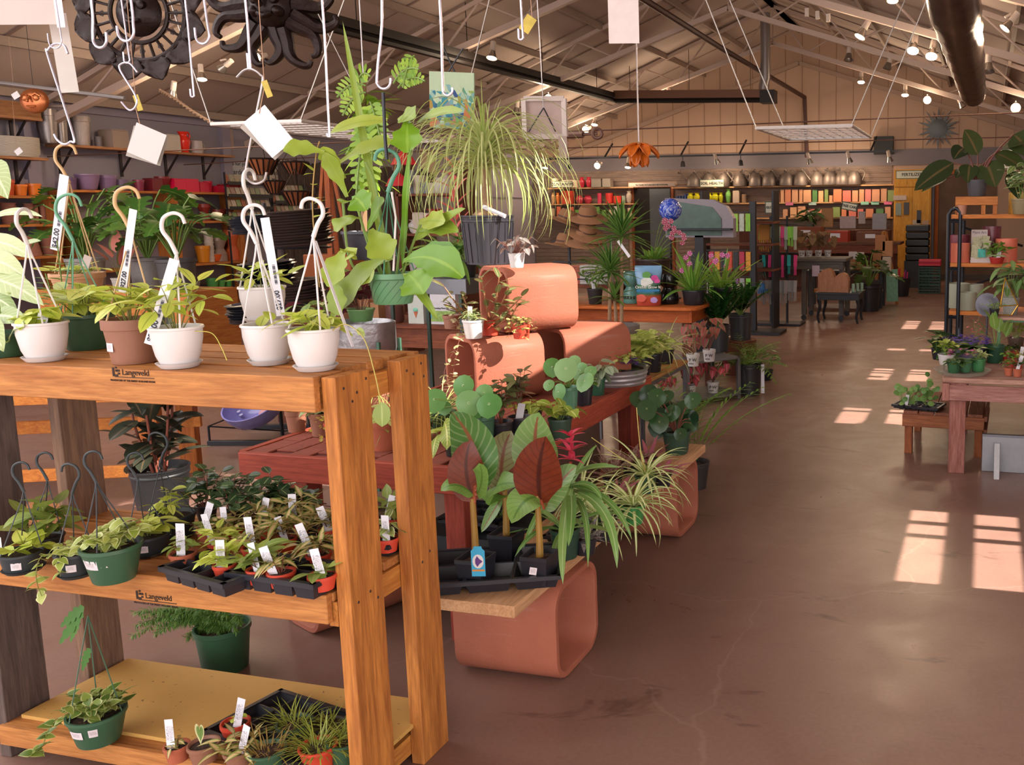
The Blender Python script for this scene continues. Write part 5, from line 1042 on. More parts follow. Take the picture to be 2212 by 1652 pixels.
mb.add(vs, [(i*16+j,i*16+(j+1)%16,(i+1)*16+(j+1)%16,(i+1)*16+j) for i in range(8) for j in range(16)]+[tuple(range(8*16,9*16))]); mb.build('bag', bag.m, t); t.rotation_euler[2] = math.atan2(AH.y,AH.x)
text('Orchid Grow It', .034, M('e6e6e0',.4), t, face((0,-.062,hb*.475),(0,-1,0)), bold=.0006)
for c_, x_, z_, r_ in (('c83a8a',.06,.7,.03),('d04a98',.08,.62,.025),('d8604a',-.06,.2,.04),('b090c8',.05,.15,.03),('e0e0d8',-.01,.6,.05),('5f9a4a',-.01,.78,.035)): MB().lathe([(0,.002),(r_,.0),(r_,-.01)], n=7, mat=face((x_,-.06,hb*z_),(0,-1,0)), fn=lambda a,z: 1+.15*math.cos(5*a)).build('print_flower', M(c_,.4), t)
MB().bx((-w1*.9,-.064,hb*.37),(w1*.9,-.061,hb*.42)).build('blue_band', M('2f7fae',.4), t, False)
simple(at(1286,655,7.6,ZO),'green leafy plant in a dark pot at the left of the orange table',341,M('2c2828',.5),LF('4f8030','86a848'),.07,.14,n=12,Rd=.22,Hd=.28,L_=.16,W_=.03,kind='lance',lab=True)
def orchid(p, label, seed, m, n=16, L_=.3, W_=.035, Rt=.08, H=.12, fl=(), fc=('d8a0c0','c03a8a'), sq=False):
    random.seed(seed); t = thing('potted_orchid', label, 'orchid', p); pot(t,Rt,Rt*.85,H,m,'plain'); ml, ms = MB(), MB(); rosette(ml, n, L_, W_, (.4,1.4), (.2,1.0), 'strap', H*.9, Rt*.4, .3); fin(t, ml, LF('4f8a2c','94b84c', rib='b0cc70')); ml = MB()
    for (px, py, n2, sp) in fl:
        c0 = LOC(Y(px,py,p[1]-.05),t); n2 = (n2+1)//2; ms.tube(curve([(0,0,H),c0*.6+Vector((0,0,.1)),c0],5),.003,5)
        for i in range(n2):
            c_ = c0+Vector((R(-1,1),R(-.5,.5),R(-1,1)))*sp*1.5
            for k in range(5): ml.add(*(lambda b_: ([b_.v[i_] for i_ in range(len(b_.v))], b_.f, b_.uv, random.random()))(petal(c_, k)))
    if ml.f: ml.build('flowers', LF(fc[0], fc[1], centre=fc[1], edge='e8c8d8'), t); ms.build('flower_stalks', STEMG, t)
    return t
def petal(c_, k, s=.026):
    b_ = MB(); a_ = k*2*PI/5+.3; d = AH*math.cos(a_)+Vector((0,0,math.sin(a_))); b_.bleaf(c_, c_+d*s*.5-FH*.006, c_+d*s, s*.9, 'petal', -FH, .1, 4); return b_
orchid(at(1498,640,7.7,ZO),'orchid clump with pink-and-white flowers in a black pot on the orange table',350,BLKP,30,.42,.04,.1,.13,((1488,552,3,.02),(1494,565,2,.02),(1520,548,0,.02),(1540,555,5,.03),(1566,560,4,.03),(1476,578,2,.02)))
orchid(at(1560,650,8.1,ZO)*1,'second orchid clump behind the first, long strappy leaves',351,BLKP,26,.42,.035,.09,.12,((1570,575,2,.02),))
t, a = parts('pot_riser','dark wooden riser lifting the orchid bowl behind the lanterns','riser',at(1412,640,8.05,ZO)); a('top', DW, ((-.2,-.12,.22),(.2,.14,.24)))
for x in (-.19,.17): a('leg', DWZ, ((x,-.11,0),(x+.02,.12,.22)))
p = t.location+Vector((0,0,.242)); orchid(tuple(p),'wide dark bowl crowded with small orchids, lifted above the lanterns',352,M('3f2c28',.35),34,.2,.03,.17,.14,((1448,500,8,.04),(1440,480,6,.04),(1465,505,10,.045),(1430,475,4,.03),(1475,520,4,.02)),('c86a90','a8304a'))
p = at(1448,453,8.2,0); z_ = Y(1448,453,8.2).z; t = thing('gazing_globe','blue and white swirled glass gazing globe on an iron stem','globe',(p.x,p.y,ZO)); gz = NT('swirled_glass'); v = gz.coord(); n = gz.noise(v, 14, 4, .7, 2.5); gz.set(Base_Color=gz.ramp(n,[(.3,col('1c2f9a')),(.5,col('2a4fc0')),(.58,col('b0b8d8')),(.7,col('3048a8'))]), Roughness=.05); MB().ball((0,0,z_-ZO),.106,28,18).build('globe', gz.m, t); MB().tube([(0,0,0),(0,0,z_-ZO-.1)],.01,6).build('stem', BLM, t); MB().lathe([(0,0),(.09,0),(.09,.01),(0,.012)],n=16).build('foot', BLM, t)
# hats, garden kit box
HATM = M('8a5f3f',.85,var=.08)
t, a = parts('hat_stand','black metal rack holding brown sun hats, right of the spiky palm','stand',at(1235,700,7.4,0)); a('pole', BLM, ((-.01,-.01,0),(.01,.01,1.5))); a('base', BLM, ((-.2,-.2,0),(.2,.2,.02)))
for z in (1.05,1.2,1.38): a('arm', BLM, ((-.16,-.01,z),(.16,.01,z+.012)))
for i, (px, py, tl, lb) in enumerate(((1270,470,.1,'topmost brown felt sun hat on the stand'),(1268,505,.15,'brown sun hat with a cord, second from the top right'),(1262,520,.2,'brown sun hat, lower right of the stand'),(1222,478,-.5,'brown hat facing the palm, upper left of the stand'),(1220,530,-.5,'brown hat facing the palm, lower left of the stand'))):
    p = Y(px,py,7.35); o = MB().lathe([(.16,-.01),(.15,.0),(.09,.005),(.075,.02),(.07,.07),(.055,.1),(.02,.105),(0,.1)], n=28, sx=1.1).build('sun_hat', HATM, None, loc=p); o.rotation_euler = (tl*.6+.2, .15+.2*(i%2), 0); tag(o, lb, 'hat'); MB().lathe([(.073,.02),(.076,.03),(.073,.04)], n=24, sx=1.1).build('hat_band', M('4a2c1c',.7), o)
p = at(1270,560,7.9,.98); t, a = parts('kit_table','brown side table under the garden kit box','table',(p.x,p.y,0)); a('top', DW, ((-.4,-.2,.95),(.35,.25,.98)))
for x in (-.38,.3): a('leg', DWZ, ((x,-.18,0),(x+.05,.2,.95)))
o = box_item('carton','white and terracotta carton printed GARDEN KIT',(p.x+.05,p.y,.98),(.34,.16,.17),M('b8b2b0',.6)); MB().bx((-.172,-.082,0),(-.1,.082,.172)).build('band', M('a04a34',.6), o, False); text('GARDEN KIT', .034, M('2a2626',.6), o, face((.03,-.0815,.1),(0,-1,0)), bold=.0004); MB().bx((-.05,-.082,.03),(.03,-.08,.045)).build('small_print', M('3a3636',.6), o, False)
# ================= LEFT WALL: POTTERY SHELVES =================
random.seed(401)
UNIT = {}
def unit(kind, m, n=20):
    k = (kind, m.name)
    if k not in UNIT:
        pr = {'taper':[(0,0),(.7,0),(.74,.02),(.94,.8),(1,.81),(1,1),(.93,1),(.9,.85),(0,.84)],'bowl':[(0,0),(.6,0),(.72,.1),(.95,.7),(1,.9),(1.03,.92),(1.03,1),(.94,1),(.9,.8),(0,.78)],
              'cyl':[(0,0),(.94,0),(1,.04),(1,1),(.93,1),(.93,.85),(0,.84)],'vase':[(0,0),(.55,0),(.75,.15),(1,.5),(.95,.7),(.55,.85),(.6,.92),(.85,.98),(.9,1),(.78,1),(.45,.86),(0,.8)],
              'stack':[(0,0)]+[q for i in range(7) for q in ((.86-.0*i,i/7+.0),(.9,i/7+.11),(1,i/7+.115),(1,i/7+.142))]+[(.5,1.0),(0,1)],'down':[(1,0),(1,.15),(.95,.16),(.7,1),(0,1)],'hourglass':[(0,0),(1,0),(.95,.3),(.6,.48),(.62,.54),(1,.8),(1,1),(.9,1),(0,.8)],'urn':[(0,0),(.7,0),(.7,.08),(.45,.14),(.45,.2),(.8,.4),(.95,.75),(1.05,.85),(1.05,1),(.9,1),(.85,.8),(0,.78)],'box':None}[kind]
        mb = MB()
        if pr is None: mb.bx((-1,-1,0),(1,1,.93)); mb.lathe([(1.28,.93),(1.36,.94),(1.36,1),(1.2,1)], n=4, mat=Matrix.Rotation(PI/4,4,'Z'))
        else: mb.lathe(pr, n=n)
        o = mb.build('pot_shape', m); UNIT[k] = o.data; bpy.data.objects.remove(o)
    return UNIT[k]
def jar(name, label, cat, p, w, h, kind, m, grp=None, d=None):
    o = bpy.data.objects.new(name, unit(kind, m)); C.objects.link(o); o.location = p; o.scale = (w/2, (d or w)/2, h); return tag(o, label, cat, grp)
def shelf_row(xp, z, items, name='pot', cat='pot', grp=None, fr='{c} {k} on {w}, {o} from the left', where='the shelf', dx=0):
    for i, it in enumerate(items):
        px, w, h, kind, c, cn = it[:6]; q = X(px, 400, xp); s = mpp(q); y = q.y; m = M(c, .35, var=.06) if isinstance(c,str) else c
        lb = it[6] if len(it) > 6 else fr.format(c=cn, k={'bowl':'low bowl pot','taper':'flower pot','cyl':'cylinder pot','vase':'vase','stack':'nested pot stack','down':'upturned pot','hourglass':'hourglass pot pair','urn':'footed urn pot','box':'square pot'}[kind], w=where, o=ordn(i))
        jar(name, lb, cat, (xp+dx, y, z+.001), w*s, h*s, kind, m, grp)
WS = -11.03
OU = W('a8602c','cc8440','y'); OUZ = W('a05a28','c07838','z')
def shelf_unit(label, y0, y1, zs, x0=-11.22, x1=-10.84, ups=(), top=1.95):
    t = thing('pot_shelf', label, 'shelf unit', (x0,y0,0))
    for z in zs: MB().bx((0,0,z-.03),(x1-x0,y1-y0,z)).build('shelf', OU, t, False)
    for y in [0,y1-y0-.03]+list(ups): MB().bx((0,y,0),(x1-x0,y+.03,top)).build('side_panel', OUZ, t, False)
    return t
shelf_unit('long orange wooden shelf unit of glazed pots along the left wall', 9.0, 11.68, (1.95,1.54,.94,.55,.16), ups=(1.5,), top=1.92)
shelf_unit('orange wooden shelf unit stacked with terracotta pots at the far left', 7.9, 8.8, (1.87,1.54,1.16,.75), top=1.87)
shelf_row(WS,1.951,[(152,26,26,'taper','6a5070','plum purple'),(190,46,34,'bowl','8a7090','lilac'),(232,38,32,'taper','80668a','mauve'),(262,26,24,'cyl','6f5a7a','purple'),(300,22,24,'taper','8a3550','wine red'),(330,26,28,'box','701c28','dark maroon'),(352,30,32,'urn','7a2428','dark red'),(378,32,28,'box','d81848','bright pink-red'),(404,32,28,'box','d81848','bright pink-red'),(432,24,22,'box','d01c44','bright pink-red'),(449,18,24,'taper','cc1a3c','crimson'),(470,18,14,'box','cf1c40','crimson'),(494,32,18,'box','a81828','deep red')],grp=None,where='the long orange shelf top')
shelf_row(WS,1.541,[(316,30,22,'bowl','2a9aa0','teal'),(320,22,20,'taper','2a98a0','teal'),(360,24,30,'taper','6f2a24','red-brown'),(436,26,36,'hourglass','8a3028','glazed red-brown'),(466,28,24,'taper','7f2c26','red-brown'),(487,20,26,'taper','7a3a30','brown-red')],where='the long unit second shelf')
shelf_row(WS,.941,[(425,30,36,'taper','d88a20','mustard yellow'),(440,20,60,'stack','c8bdb5','off-white'),(462,30,56,'hourglass','8f7a70','brown and grey'),(490,30,66,'hourglass','c86038','orange'),(508,20,58,'stack','c4b8b0','cream'),(452,26,16,'bowl','d8602a','orange')],where='the long unit third shelf')
shelf_row(WS,.551,[(440,26,22,'taper','4f9a50','green'),(458,20,16,'taper','5aa85a','light green'),(474,18,14,'taper','4f9a50','green'),(400,24,20,'taper','8a8480','grey')],where='the long unit fourth shelf')
shelf_row(WS,.161,[(448,26,24,'taper','b5aaa0','pale grey'),(470,24,24,'taper','aca298','pale grey'),(430,24,22,'bowl','8f8880','grey'),(410,24,20,'taper','8a837c','grey')],where='the long unit lowest shelf')
shelf_row(WS,1.871,[(12,34,34,'taper','c0502c','terracotta red'),(42,28,24,'taper','e07a2c','orange'),(72,28,26,'taper','e07c2a','orange')],where='the top of the terracotta shelf')
TS = M('9a6654',.85,var=.12)
shelf_row(WS,1.541,[(12,30,46,'stack',TS,'clay'),(36,20,32,'stack',TS,'clay'),(56,20,44,'stack',TS,'clay'),(70,12,40,'stack',TS,'clay'),(86,14,42,'stack',TS,'clay'),(99,12,46,'stack',TS,'clay')],where='the middle terracotta shelf')
shelf_row(WS,1.161,[(10,34,38,'down',TS,'clay'),(46,46,44,'down',TS,'clay'),(88,34,48,'stack',TS,'clay')],where='the lower terracotta shelf')
# bracket shelves
BK = M('2c2326',.5,.3)
def bracket_shelf(label, y0, y1, z, ys, d=.34):
    t = thing('bracket_shelf', label, 'wall shelf', (XL,y0,z)); MB().bx((0.06,0,-.03),(d,y1-y0,0)).build('board', W('9a6644','bb8558','y'), t, False)
    for y in ys: MB().beam((.075,y-y0,-.02),(.075,y-y0,-.36),.035,.02,(1,0,0)).beam((.08,y-y0,-.3),(d-.04,y-y0,-.04),.02,.02).build('bracket', BK, t, False)
bracket_shelf('long raw wood shelf on black brackets holding a red pitcher and tin pails', 9.0, 11.68, 2.5, (9.15,10.0,10.7,11.35))
bracket_shelf('upper wooden shelf on black brackets at the far left, with a crate', 7.9, 8.78, 2.78, (8.3,8.6)); bracket_shelf('lower wooden shelf on black brackets at the far left, with a woven basket', 7.9, 8.8, 2.32, (8.25,8.6))
TIN = M('8f8684',.4,.7,var=.25,scale=14); ZS = 2.501
def wallthing(name, label, cat, px, w, h, kind, m, z=ZS, xp=-11.03):
    q = X(px,400,xp); s = mpp(q); return jar(name, label, cat, (xp,q.y,z), w*s, h*s, kind, m)
wallthing('pail','tall dark tin pail at the left of the long bracket shelf','pail',118,38,72,'taper',TIN); wallthing('pail','dark tin pail second on the long bracket shelf','pail',145,26,58,'taper',TIN)
o = wallthing('pail','hammered galvanised pail with a wire handle on the long bracket shelf','pail',188,36,62,'taper',M('a89c98',.4,.7,var=.2,scale=30,bump=.6)); 
wallthing('storage_crate','pale wooden box on the long bracket shelf, left of the red pitcher','box',256,38,38,'box',M('9a8478',.8)); wallthing('storage_crate','cream square planter just left of the red pitcher','planter',372,32,36,'box',M('c4b6a8',.6)); wallthing('pot','small dark grey bowl half hidden by the white card on the shelf','pot',222,14,22,'cyl',M('6a6266',.5))
q = X(405,400,-11.0); t = thing('pitcher','bright red ceramic pitcher with a loop handle on the wall shelf','pitcher',(-11.0,q.y,ZS)); s = mpp(q)
MB().lathe([(0,0),(.6,0),(.65,.05),(1,.5),(1,.62),(.6,.8),(.62,.88),(.85,1),(.8,1),(.5,.82),(0,.8)], n=24, mat=Matrix.Diagonal((13*s,13*s,44*s,1))).build('body', M('e03020',.25), t)
MB().tube(curve([(0,11*s,26*s),(0,17*s,34*s),(0,15*s,42*s),(0,9*s,42*s)],5),.012,6).build('handle', M('e03020',.25), t)
q = X(432,400,-11.0); t = thing('jug','white speckled ceramic jug with handle, right end of the wall shelf','jug',(-11.0,q.y,ZS)); MB().lathe([(0,0),(.9,0),(1,.1),(.85,1),(.78,1),(0,.8)], n=24, mat=Matrix.Diagonal((13*s,13*s,27*s,1))).build('body', M('b0a4a2',.4,var=.1,scale=50), t); MB().tube(curve([(0,11*s,7*s),(0,20*s,11*s),(0,19*s,20*s),(0,11*s,22*s)],5),.01,6).build('handle', M('b0a4a2',.4), t)
q = X(30,320,-11.03); s = mpp(q); bk = NT('woven_grey'); v = bk.coord((1,1,1)); w_ = bk.n('ShaderNodeTexWave', wave_type='BANDS', bands_direction='Z'); bk.l(v, w_.inputs[0]); w_.inputs['Scale'].default_value = 22; w_.inputs['Distortion'].default_value = 3; bk.set(Base_Color=bk.mix(w_.outputs[1], col('8a8078'), col('cfc6ba')), Roughness=.8); o = MB().lathe([(0,0),(.19,0),(.21,.05),(.215,.23),(.2,.23),(.19,.05),(0,.04)], n=28, sx=.8, sy=1.4).build('basket', bk.m, None, loc=(-11.03,X(28,320,-11.03).y,2.321)); tag(o,'oval woven grey basket on the lower far-left shelf','basket')
o = MB().bx((-.12,-.3,0),(.12,.28,.17)).build('storage_crate', W('8a5a38','a87448','y'), None, False, loc=(-11.03,X(20,240,-11.03).y,2.781)); tag(o,'shallow brown wooden crate on the upper far-left shelf','crate')
# copper sun face
p = X(75,218,-10.6); p = Y(75,218,6.5); s = mpp(p); t = thing('copper_sun','round copper sun face hanging from the rafters at the upper left','ornament',p); cu = M('b86a3c',.3,.6,var=.15,scale=20); m_ = face((0,0,0),-FH)
MB().lathe([(0,.0),(31*s,-.002),(31*s,.01),(27*s,.03),(15*s,.05),(0,.055)], n=32, mat=m_, sy=.85).build('disc', cu, t)
for sx_ in (-1,1): MB().lathe([(0,.065),(5*s,.06),(7*s,.05)], n=14, mat=m_ @ Matrix.Translation((sx_*12*s,5*s,0))).build('eye', cu, t); MB().tube([m_ @ Vector(v) for v in ((sx_*4*s,10*s,.055),(sx_*12*s,15*s,.05),(sx_*20*s,9*s,.04))],.008,6).build('brow', cu, t)
MB().tube([m_ @ Vector(v) for v in ((0,9*s,.055),(0,0,.085),(0,-4*s,.09))],.012,8).build('nose', cu, t); MB().tube([m_ @ Vector(v) for v in ((-9*s,-12*s,.05),(0,-14*s,.065),(9*s,-12*s,.05))],.009,6).build('mouth', cu, t); MB().tube([(0,0,.06*1),(0,.0,1.95)],.002,4).build('wire', BLM, t)
# monstera mass in front of the left shelves
MON = LF('2f5a24','5f8a35', rib='6f9040', rough=.3)
def monstera(p, label, seed, n=16, sp=.45, h=.7, L_=.3, m=None, Rt=.17, H=.3, seg=26, lm=None):
    random.seed(seed); t = thing('potted_plant', label, 'potted plant', p); pot(t,Rt,Rt*.85,H,m or M('8a8480',.6),'taper' if 0 else 'plain'); ml, ms = MB(), MB()
    for k in range(n):
        a_ = k*2.4; q = sp*math.sqrt((k+.5)/n); c_ = Vector((q*math.cos(a_),q*math.sin(a_),H+h*R(.45,1.0)-q*.3)); ms.tube(curve([(0,0,H*.9),c_*.5+Vector((0,0,H*.6+.1)),c_],5),.008,5); ml.leaf(c_, a_+R(-.4,.4), R(-.5,.3), L_*R(.8,1.15), L_*.85, .7, 'monstera', .1, R(-.4,.4), seg, cols=2)
    fin(t, ml, lm or MON, ms, STEMG); return t
pd_ = MB().bx((-.9,-.3,0),(.9,.3,.92)).build('plant_plinth', OU, None, False, loc=(-8.1,7.3,0)); tag(pd_,'low wooden plinth under the monsteras, in front of the pottery shelves','plinth')
monstera((-8.6,7.2,.921),'lush monstera in front of the pottery shelves, leftmost of the three',410,24,.42,.75,.27)
monstera((-8.05,7.4,.921),'tall monstera in front of the pottery shelves, middle of the three',411,24,.42,.8,.27,M('6f6a68',.6))
monstera((-7.5,7.2,.921),'wide monstera in front of the pottery shelves, rightmost of the three',412,24,.42,.65,.27,M('4a4648',.6))
random.seed(413); p = Y(248,590,7.0); t = simple((p.x,p.y-.1,.0+.921),'pinkish-red leaved plant at the foot of the monsteras',414,M('a8a098',.6),LF('c86a60','d88a78', edge='6f7a48'),.08,.12,n=6,Rd=.1,Hd=.3,L_=.26,W_=.12,lv=1,el=(.9,1.4))
t.location = (-8.05,7.08,.921)
# ---- left wall beyond the corner: seed racks, posters, baskets ----
BARN = W('3a2f2e','6f605a','z',.85,.6)
o = MB()
for i in range(22): o.bx((XL+.02,12.9+i*.2,0),(XL+.05,13.09+i*.2,2.45+.03*(i%3)))
o = struct('trim_7', o, BARN)
def wallpanel(name, label, cat, px0, px1, py0, py1, m, xp=-11.222, lines=()):
    a, b = X(px0,(py0+py1)/2,xp), X(px1,(py0+py1)/2,xp); zt_ = X((px0+px1)/2,py0,xp).z; zb_ = X((px0+px1)/2,py1,xp).z
    t = thing(name, label, cat, (xp,(a.y+b.y)/2,(zt_+zb_)/2)); MB().bx((-.015,a.y-t.location.y,zb_-t.location.z),(.0,b.y-t.location.y,zt_-t.location.z)).build('board', m, t, False)
    for s_, sz, dz, c_ in lines: text(s_, sz, M(c_,.6), t, Matrix(((0,0,1,.003),(1,0,0,0),(0,1,0,dz),(0,0,0,1))), ext=.001)
    return t
wallpanel('poster','pale seed poster reading Seeds for your Garden, left of the wire baskets','poster',495,530,350,385,M('b8b8c0',.6),lines=(('Seeds for your',.09,.1,'3a3a48'),('Garden',.11,-.03,'3a3a48')))
wallpanel('poster','large cream poster reading ROUTINE above the seed packet racks','poster',582,632,345,395,M('c0b4a8',.6),lines=(('ROUTINE',.17,.14,'2a2a2e'),('Seeding Seeds',.1,-.03,'3a3a3e'),('Microgreens',.09,-.15,'3a3a3e')))
wallpanel('picture','framed botanical print with orange fruit on the dark back corner','picture',908,940,322,378,M('c0a890',.7))
wallpanel('poster','small pink botanical print on the left wall beside the corner post','poster',480,504,278,322,M('b09a94',.7))
def seedrack(label, px0, px1, py0, py1, seed, nx, ny):
    random.seed(seed); xp = -10.8; a, b = X(px0,(py0+py1)/2,xp), X(px1,(py0+py1)/2,xp); zt_ = X(px0,py0,xp).z; zb_ = X(px0,py1,xp).z; L_ = b.y-a.y
    t = thing('seed_rack', label, 'seed rack', (xp,a.y,0)); h = (zt_-zb_)/ny
    for y in (0,L_): MB().bx((-.02,y-.01,0),(.0,y+.01,zt_)).build('upright', BLM, t, False)
    for j in range(ny):
        z = zb_+j*h; MB().bx((-.05,0,z),(.04,L_,z+.012)).bx((.035,0,z),(.045,L_,z+.05)).build('rail', BLM, t, False)
        for i in range(nx):
            w_ = L_/nx; c_ = random.choice(['b8a890','a8a088','c0b0a0','98a080','b09080','8a9a6a','a86a50','c8b8a8'])
            o = MB().beam((0,w_*(i+.5),z+.013),(-.04,w_*(i+.5),z+h*.82),w_*.8,.008,(1,0,0)).build('packet', M(c_,.7,var=.5,scale=50), t, False)
    return t
seedrack('wire rack of seed packets under the wire hanging baskets',490,585,372,480,420,9,4); seedrack('second wire rack of seed packets further along the left wall',590,660,395,485,421,8,4)
WIRE = M('2a1e1c',.5,.4); COCO = M('8a4e2c',.9,var=.2,scale=40)
def wbasket(px, py, y, r, h, label, m=COCO):
    p = Y(px,py,y); s = mpp(p); r *= s; h *= s; t = thing('hanging_basket', label, 'hanging basket', p); MB().lathe([(0,-h),(r*.5,-h),(r*.62,-h*.7),(r*.97,0),(r*.93,0),(r*.5,-h*.8),(0,-h*.85)], n=20).build('liner', m, t)
    for k in range(16): a_ = k*PI/8; MB().tube([(r*.5*math.cos(a_),r*.5*math.sin(a_),-h),(r*.66*math.cos(a_),r*.66*math.sin(a_),-h*.7),(r*1.02*math.cos(a_),r*1.02*math.sin(a_),0)],.009,4).build('rib', WIRE, t)
    MB().lathe([(r,0),(r*1.04,.012),(r,.02),(r*.97,.01),(r,0)], n=24).build('rim', WIRE, t)
    for k in range(3): a_ = k*2.1; MB().tube([(r*math.cos(a_),r*math.sin(a_),0),(0,0,h*1.8)],.004,4).build('chain', WIRE, t)
wbasket(566,345,10.2,32,32,'coconut-lined wire basket with a red ribbon, upper left of the four'); wbasket(637,352,10.2,28,24,'coconut-lined wire basket, upper right of the four'); wbasket(592,393,10.4,24,24,'small woven wicker basket, hanging below the upper left one'); wbasket(640,415,10.0,30,28,'coconut-lined wire basket hanging lowest on the right')
# leather tripod stool
p = Y(706,345,8.6); t = thing('tripod_easel','brown wooden tripod with splayed legs standing left of the green hanging pot','tripod',(p.x,p.y,0))
for dx, dy in ((-.33,-.1),(-.1,.25),(.08,-.2),(.32,.12)): MB().beam((dx,dy,0),(dx*.1,dy*.1,p.z),.05,.03).build('leg', W('9a4a24','b8622c','z'), t, False)
MB().bx((-.3,-.12,.9),(.3,.12,1.2)).build('leather_sling', M('9a5228',.6), t, False, bevel=.01)
# fabric and shop goods deep at the left rear, between palm and hanging pot
def stack_shelf(label, px0, px1, y, zs, seed, cols_, dens, hmax=.3, name='goods_shelf'):
    random.seed(seed); a, b = Y(px0,480,y), Y(px1,480,y); t = thing(name, label, 'shelf unit', (a.x,y,0)); L_ = b.x-a.x
    for x in (0,L_): MB().bx((x-.02,0,0),(x+.02,.35,zs[-1]+.35)).build('side', DWZ, t, False)
    for z in zs: MB().bx((0,0,z-.025),(L_,.35,z)).build('shelf', DW, t, False)
    return a.x, L_
ax_, L_ = stack_shelf('dark wooden display shelf behind the green hanging pot',860,990,9.3,(.5,.95,1.4,1.85),430,None,0)
random.seed(431)
for j, z in enumerate((.5,.95,1.4,1.85)):
    for i in range(7):
        w_ = R(.06,.11); c_ = random.choice(['b5a8a0','8a5a44','a83030','5a4a44','c0b0a0','6a6a70','c8c0bc']); k_ = random.choice(['cyl','box','taper','vase'])
        cn = {'b5a8a0':'pale grey','8a5a44':'brown','a83030':'red','5a4a44':'dark brown','c0b0a0':'cream','6a6a70':'slate grey','c8c0bc':'white'}[c_]
        jar('ornament','%s %s on the %s board of the dark display shelf, %s along' % (cn,{'cyl':'canister','box':'box','taper':'pot','vase':'vase'}[k_],['bottom','second','third','top'][j],ordn(i)),'ornament',(ax_+.12+i*(L_-.2)/6.5,9.45,z+.001),w_*2,R(.12,.28),k_,M(c_,.5))
p = Y(875,345,9.5); 
for i,(px,py,lb) in enumerate(((872,352,'folded bright red garden umbrella on top of the dark display shelf'),(860,398,'second red fabric piece on the dark display shelf'))):
    p = Y(px,py,9.28); o = MB().lathe([(.17,-.02),(.12,.06),(.03,.13),(0,.14)], n=8, sy=.5).build('red_umbrella', M('c02028',.6), None, loc=p); tag(o, lb, 'umbrella')
# hanging white wire shelves
def wire_shelf(label, c4, y0, y1, z, top, nx=24, ny=8):
    """c4: x range at front and back"""
    xa, xb = c4; t = thing('hanging_wire_shelf', label, 'wire shelf', ((xa+xb)/2,(y0+y1)/2,z)); w_, d_ = (xb-xa)/2, (y1-y0)/2; wm = M('c9bfb8',.5)
    MB().tube([(-w_,-d_,0),(w_,-d_,0),(w_,d_,0),(-w_,d_,0),(-w_,-d_,0)],.014,6).build('frame', wm, t)
    for i in range(1,ny): MB().tube([(-w_,-d_+2*d_*i/ny,0),(w_,-d_+2*d_*i/ny,0)],.006,4).build('cross_wire', wm, t)
    for i in range(1,nx): MB().tube([(-w_+2*w_*i/nx,-d_,.006),(-w_+2*w_*i/nx,d_,.006)],.0045,4).build('wire', wm, t)
    for sx_ in (-1,1):
        for sy_ in (-1,1): MB().tube([(sx_*w_,sy_*d_,0),(sx_*(w_+.42*top),sy_*d_*.8,top)],.0055,4).build('chain', M('9a9088',.4,.6), t)
wire_shelf('white wire grid shelf hung by chains high above the aisle',(-1.74,-1.0),7.1,8.32,2.27,1.5,9,7)
wire_shelf('white wire grid shelf hung by chains at the left, behind the white card',(-5.29,-4.55),5.48,7.4,2.27,1.5,14,12)
# ================= BACK WALL STORE =================
random.seed(501)
YS = 21.45
def bx_at(px, py): return Y(px, py, YS)
SH = W('b08058','d8aa78','x'); 
def back_shelf(label, px0, px1, z, d=.3): a, b = bx_at(px0,400), bx_at(px1,400); o = MB().bx((a.x,YB-.05-d,z-.03),(b.x,YB-.05,z)).build('wall_shelf', SH, None, False); tag(o, label, 'wall shelf'); return a.x, b.x
zL = [Y(1250,405,YS).z, Y(1250,440,YS).z, Y(1250,470,YS).z]; zR = [Y(1700,401,YS).z, Y(1700,437,YS).z, Y(1700,470,YS).z]
for i, z in enumerate(zL): back_shelf(['upper','middle','lower'][i]+' back-wall shelf left of the dark doorway', 1182, 1368, z)
for i, z in enumerate(zR): back_shelf(['upper','middle','lower'][i]+' back-wall shelf between the doorway and the yellow wardrobe', 1450, 1930, z)
def goods(rows, z, where, grp, name='bottle'):
    for i, (px, w, h, kind, c, nm) in enumerate(rows):
        q = Y(px, 430, YS); s = mpp(q); jar(nm.split()[-1], '%s on %s, %s from the left' % (nm, where, ordn(i)), nm.split()[-1], (q.x, YS+.06, z+.001), w*s, h*s, kind, M(c,.4), grp, d=min(w*s,.2))
BT = 'vase'
# watering cans
wc = M('6f635d',.5,.5,var=.15); 
def wcan(px, label, proto=[None]):
    q = Y(px,400,YS)
    if not proto[0]:
        t = thing('watering_can', label, 'watering can', (q.x,YS+.05,zR[0]+.001)); MB().lathe([(0,0),(.17,0),(.175,.03),(.16,.16),(.1,.28),(.06,.31),(.05,.3),(0,.28)], n=24).build('body', wc, t)
        MB().tube(curve([(.05,0,.3),(.14,0,.36),(.24,0,.26),(.18,0,.1)],5),.012,6).build('handle', wc, t); MB().tube([(-.13,0,.08),(-.26,0,.24),(-.33,0,.34)],.022,8,r1=.012).build('spout', wc, t); MB().lathe([(.02,0),(.05,.05),(0,.05)], n=12, mat=Matrix.Translation((-.33,0,.33)) @ Matrix.Rotation(-.8,4,'Y')).build('rose', wc, t); proto[0] = t; return t
    return dup(proto[0], (q.x,YS+.05,zR[0]+.001), label=label)
wl = (1497,1530,1562,1598,1632,1660,1698,1728,1765,1792,1818,1845)
for i, px in enumerate(wl): tag(wcan(px, 'large metal watering can on the upper back shelf, %s from the left' % ordn(i)), group='watering cans on the upper back shelf')
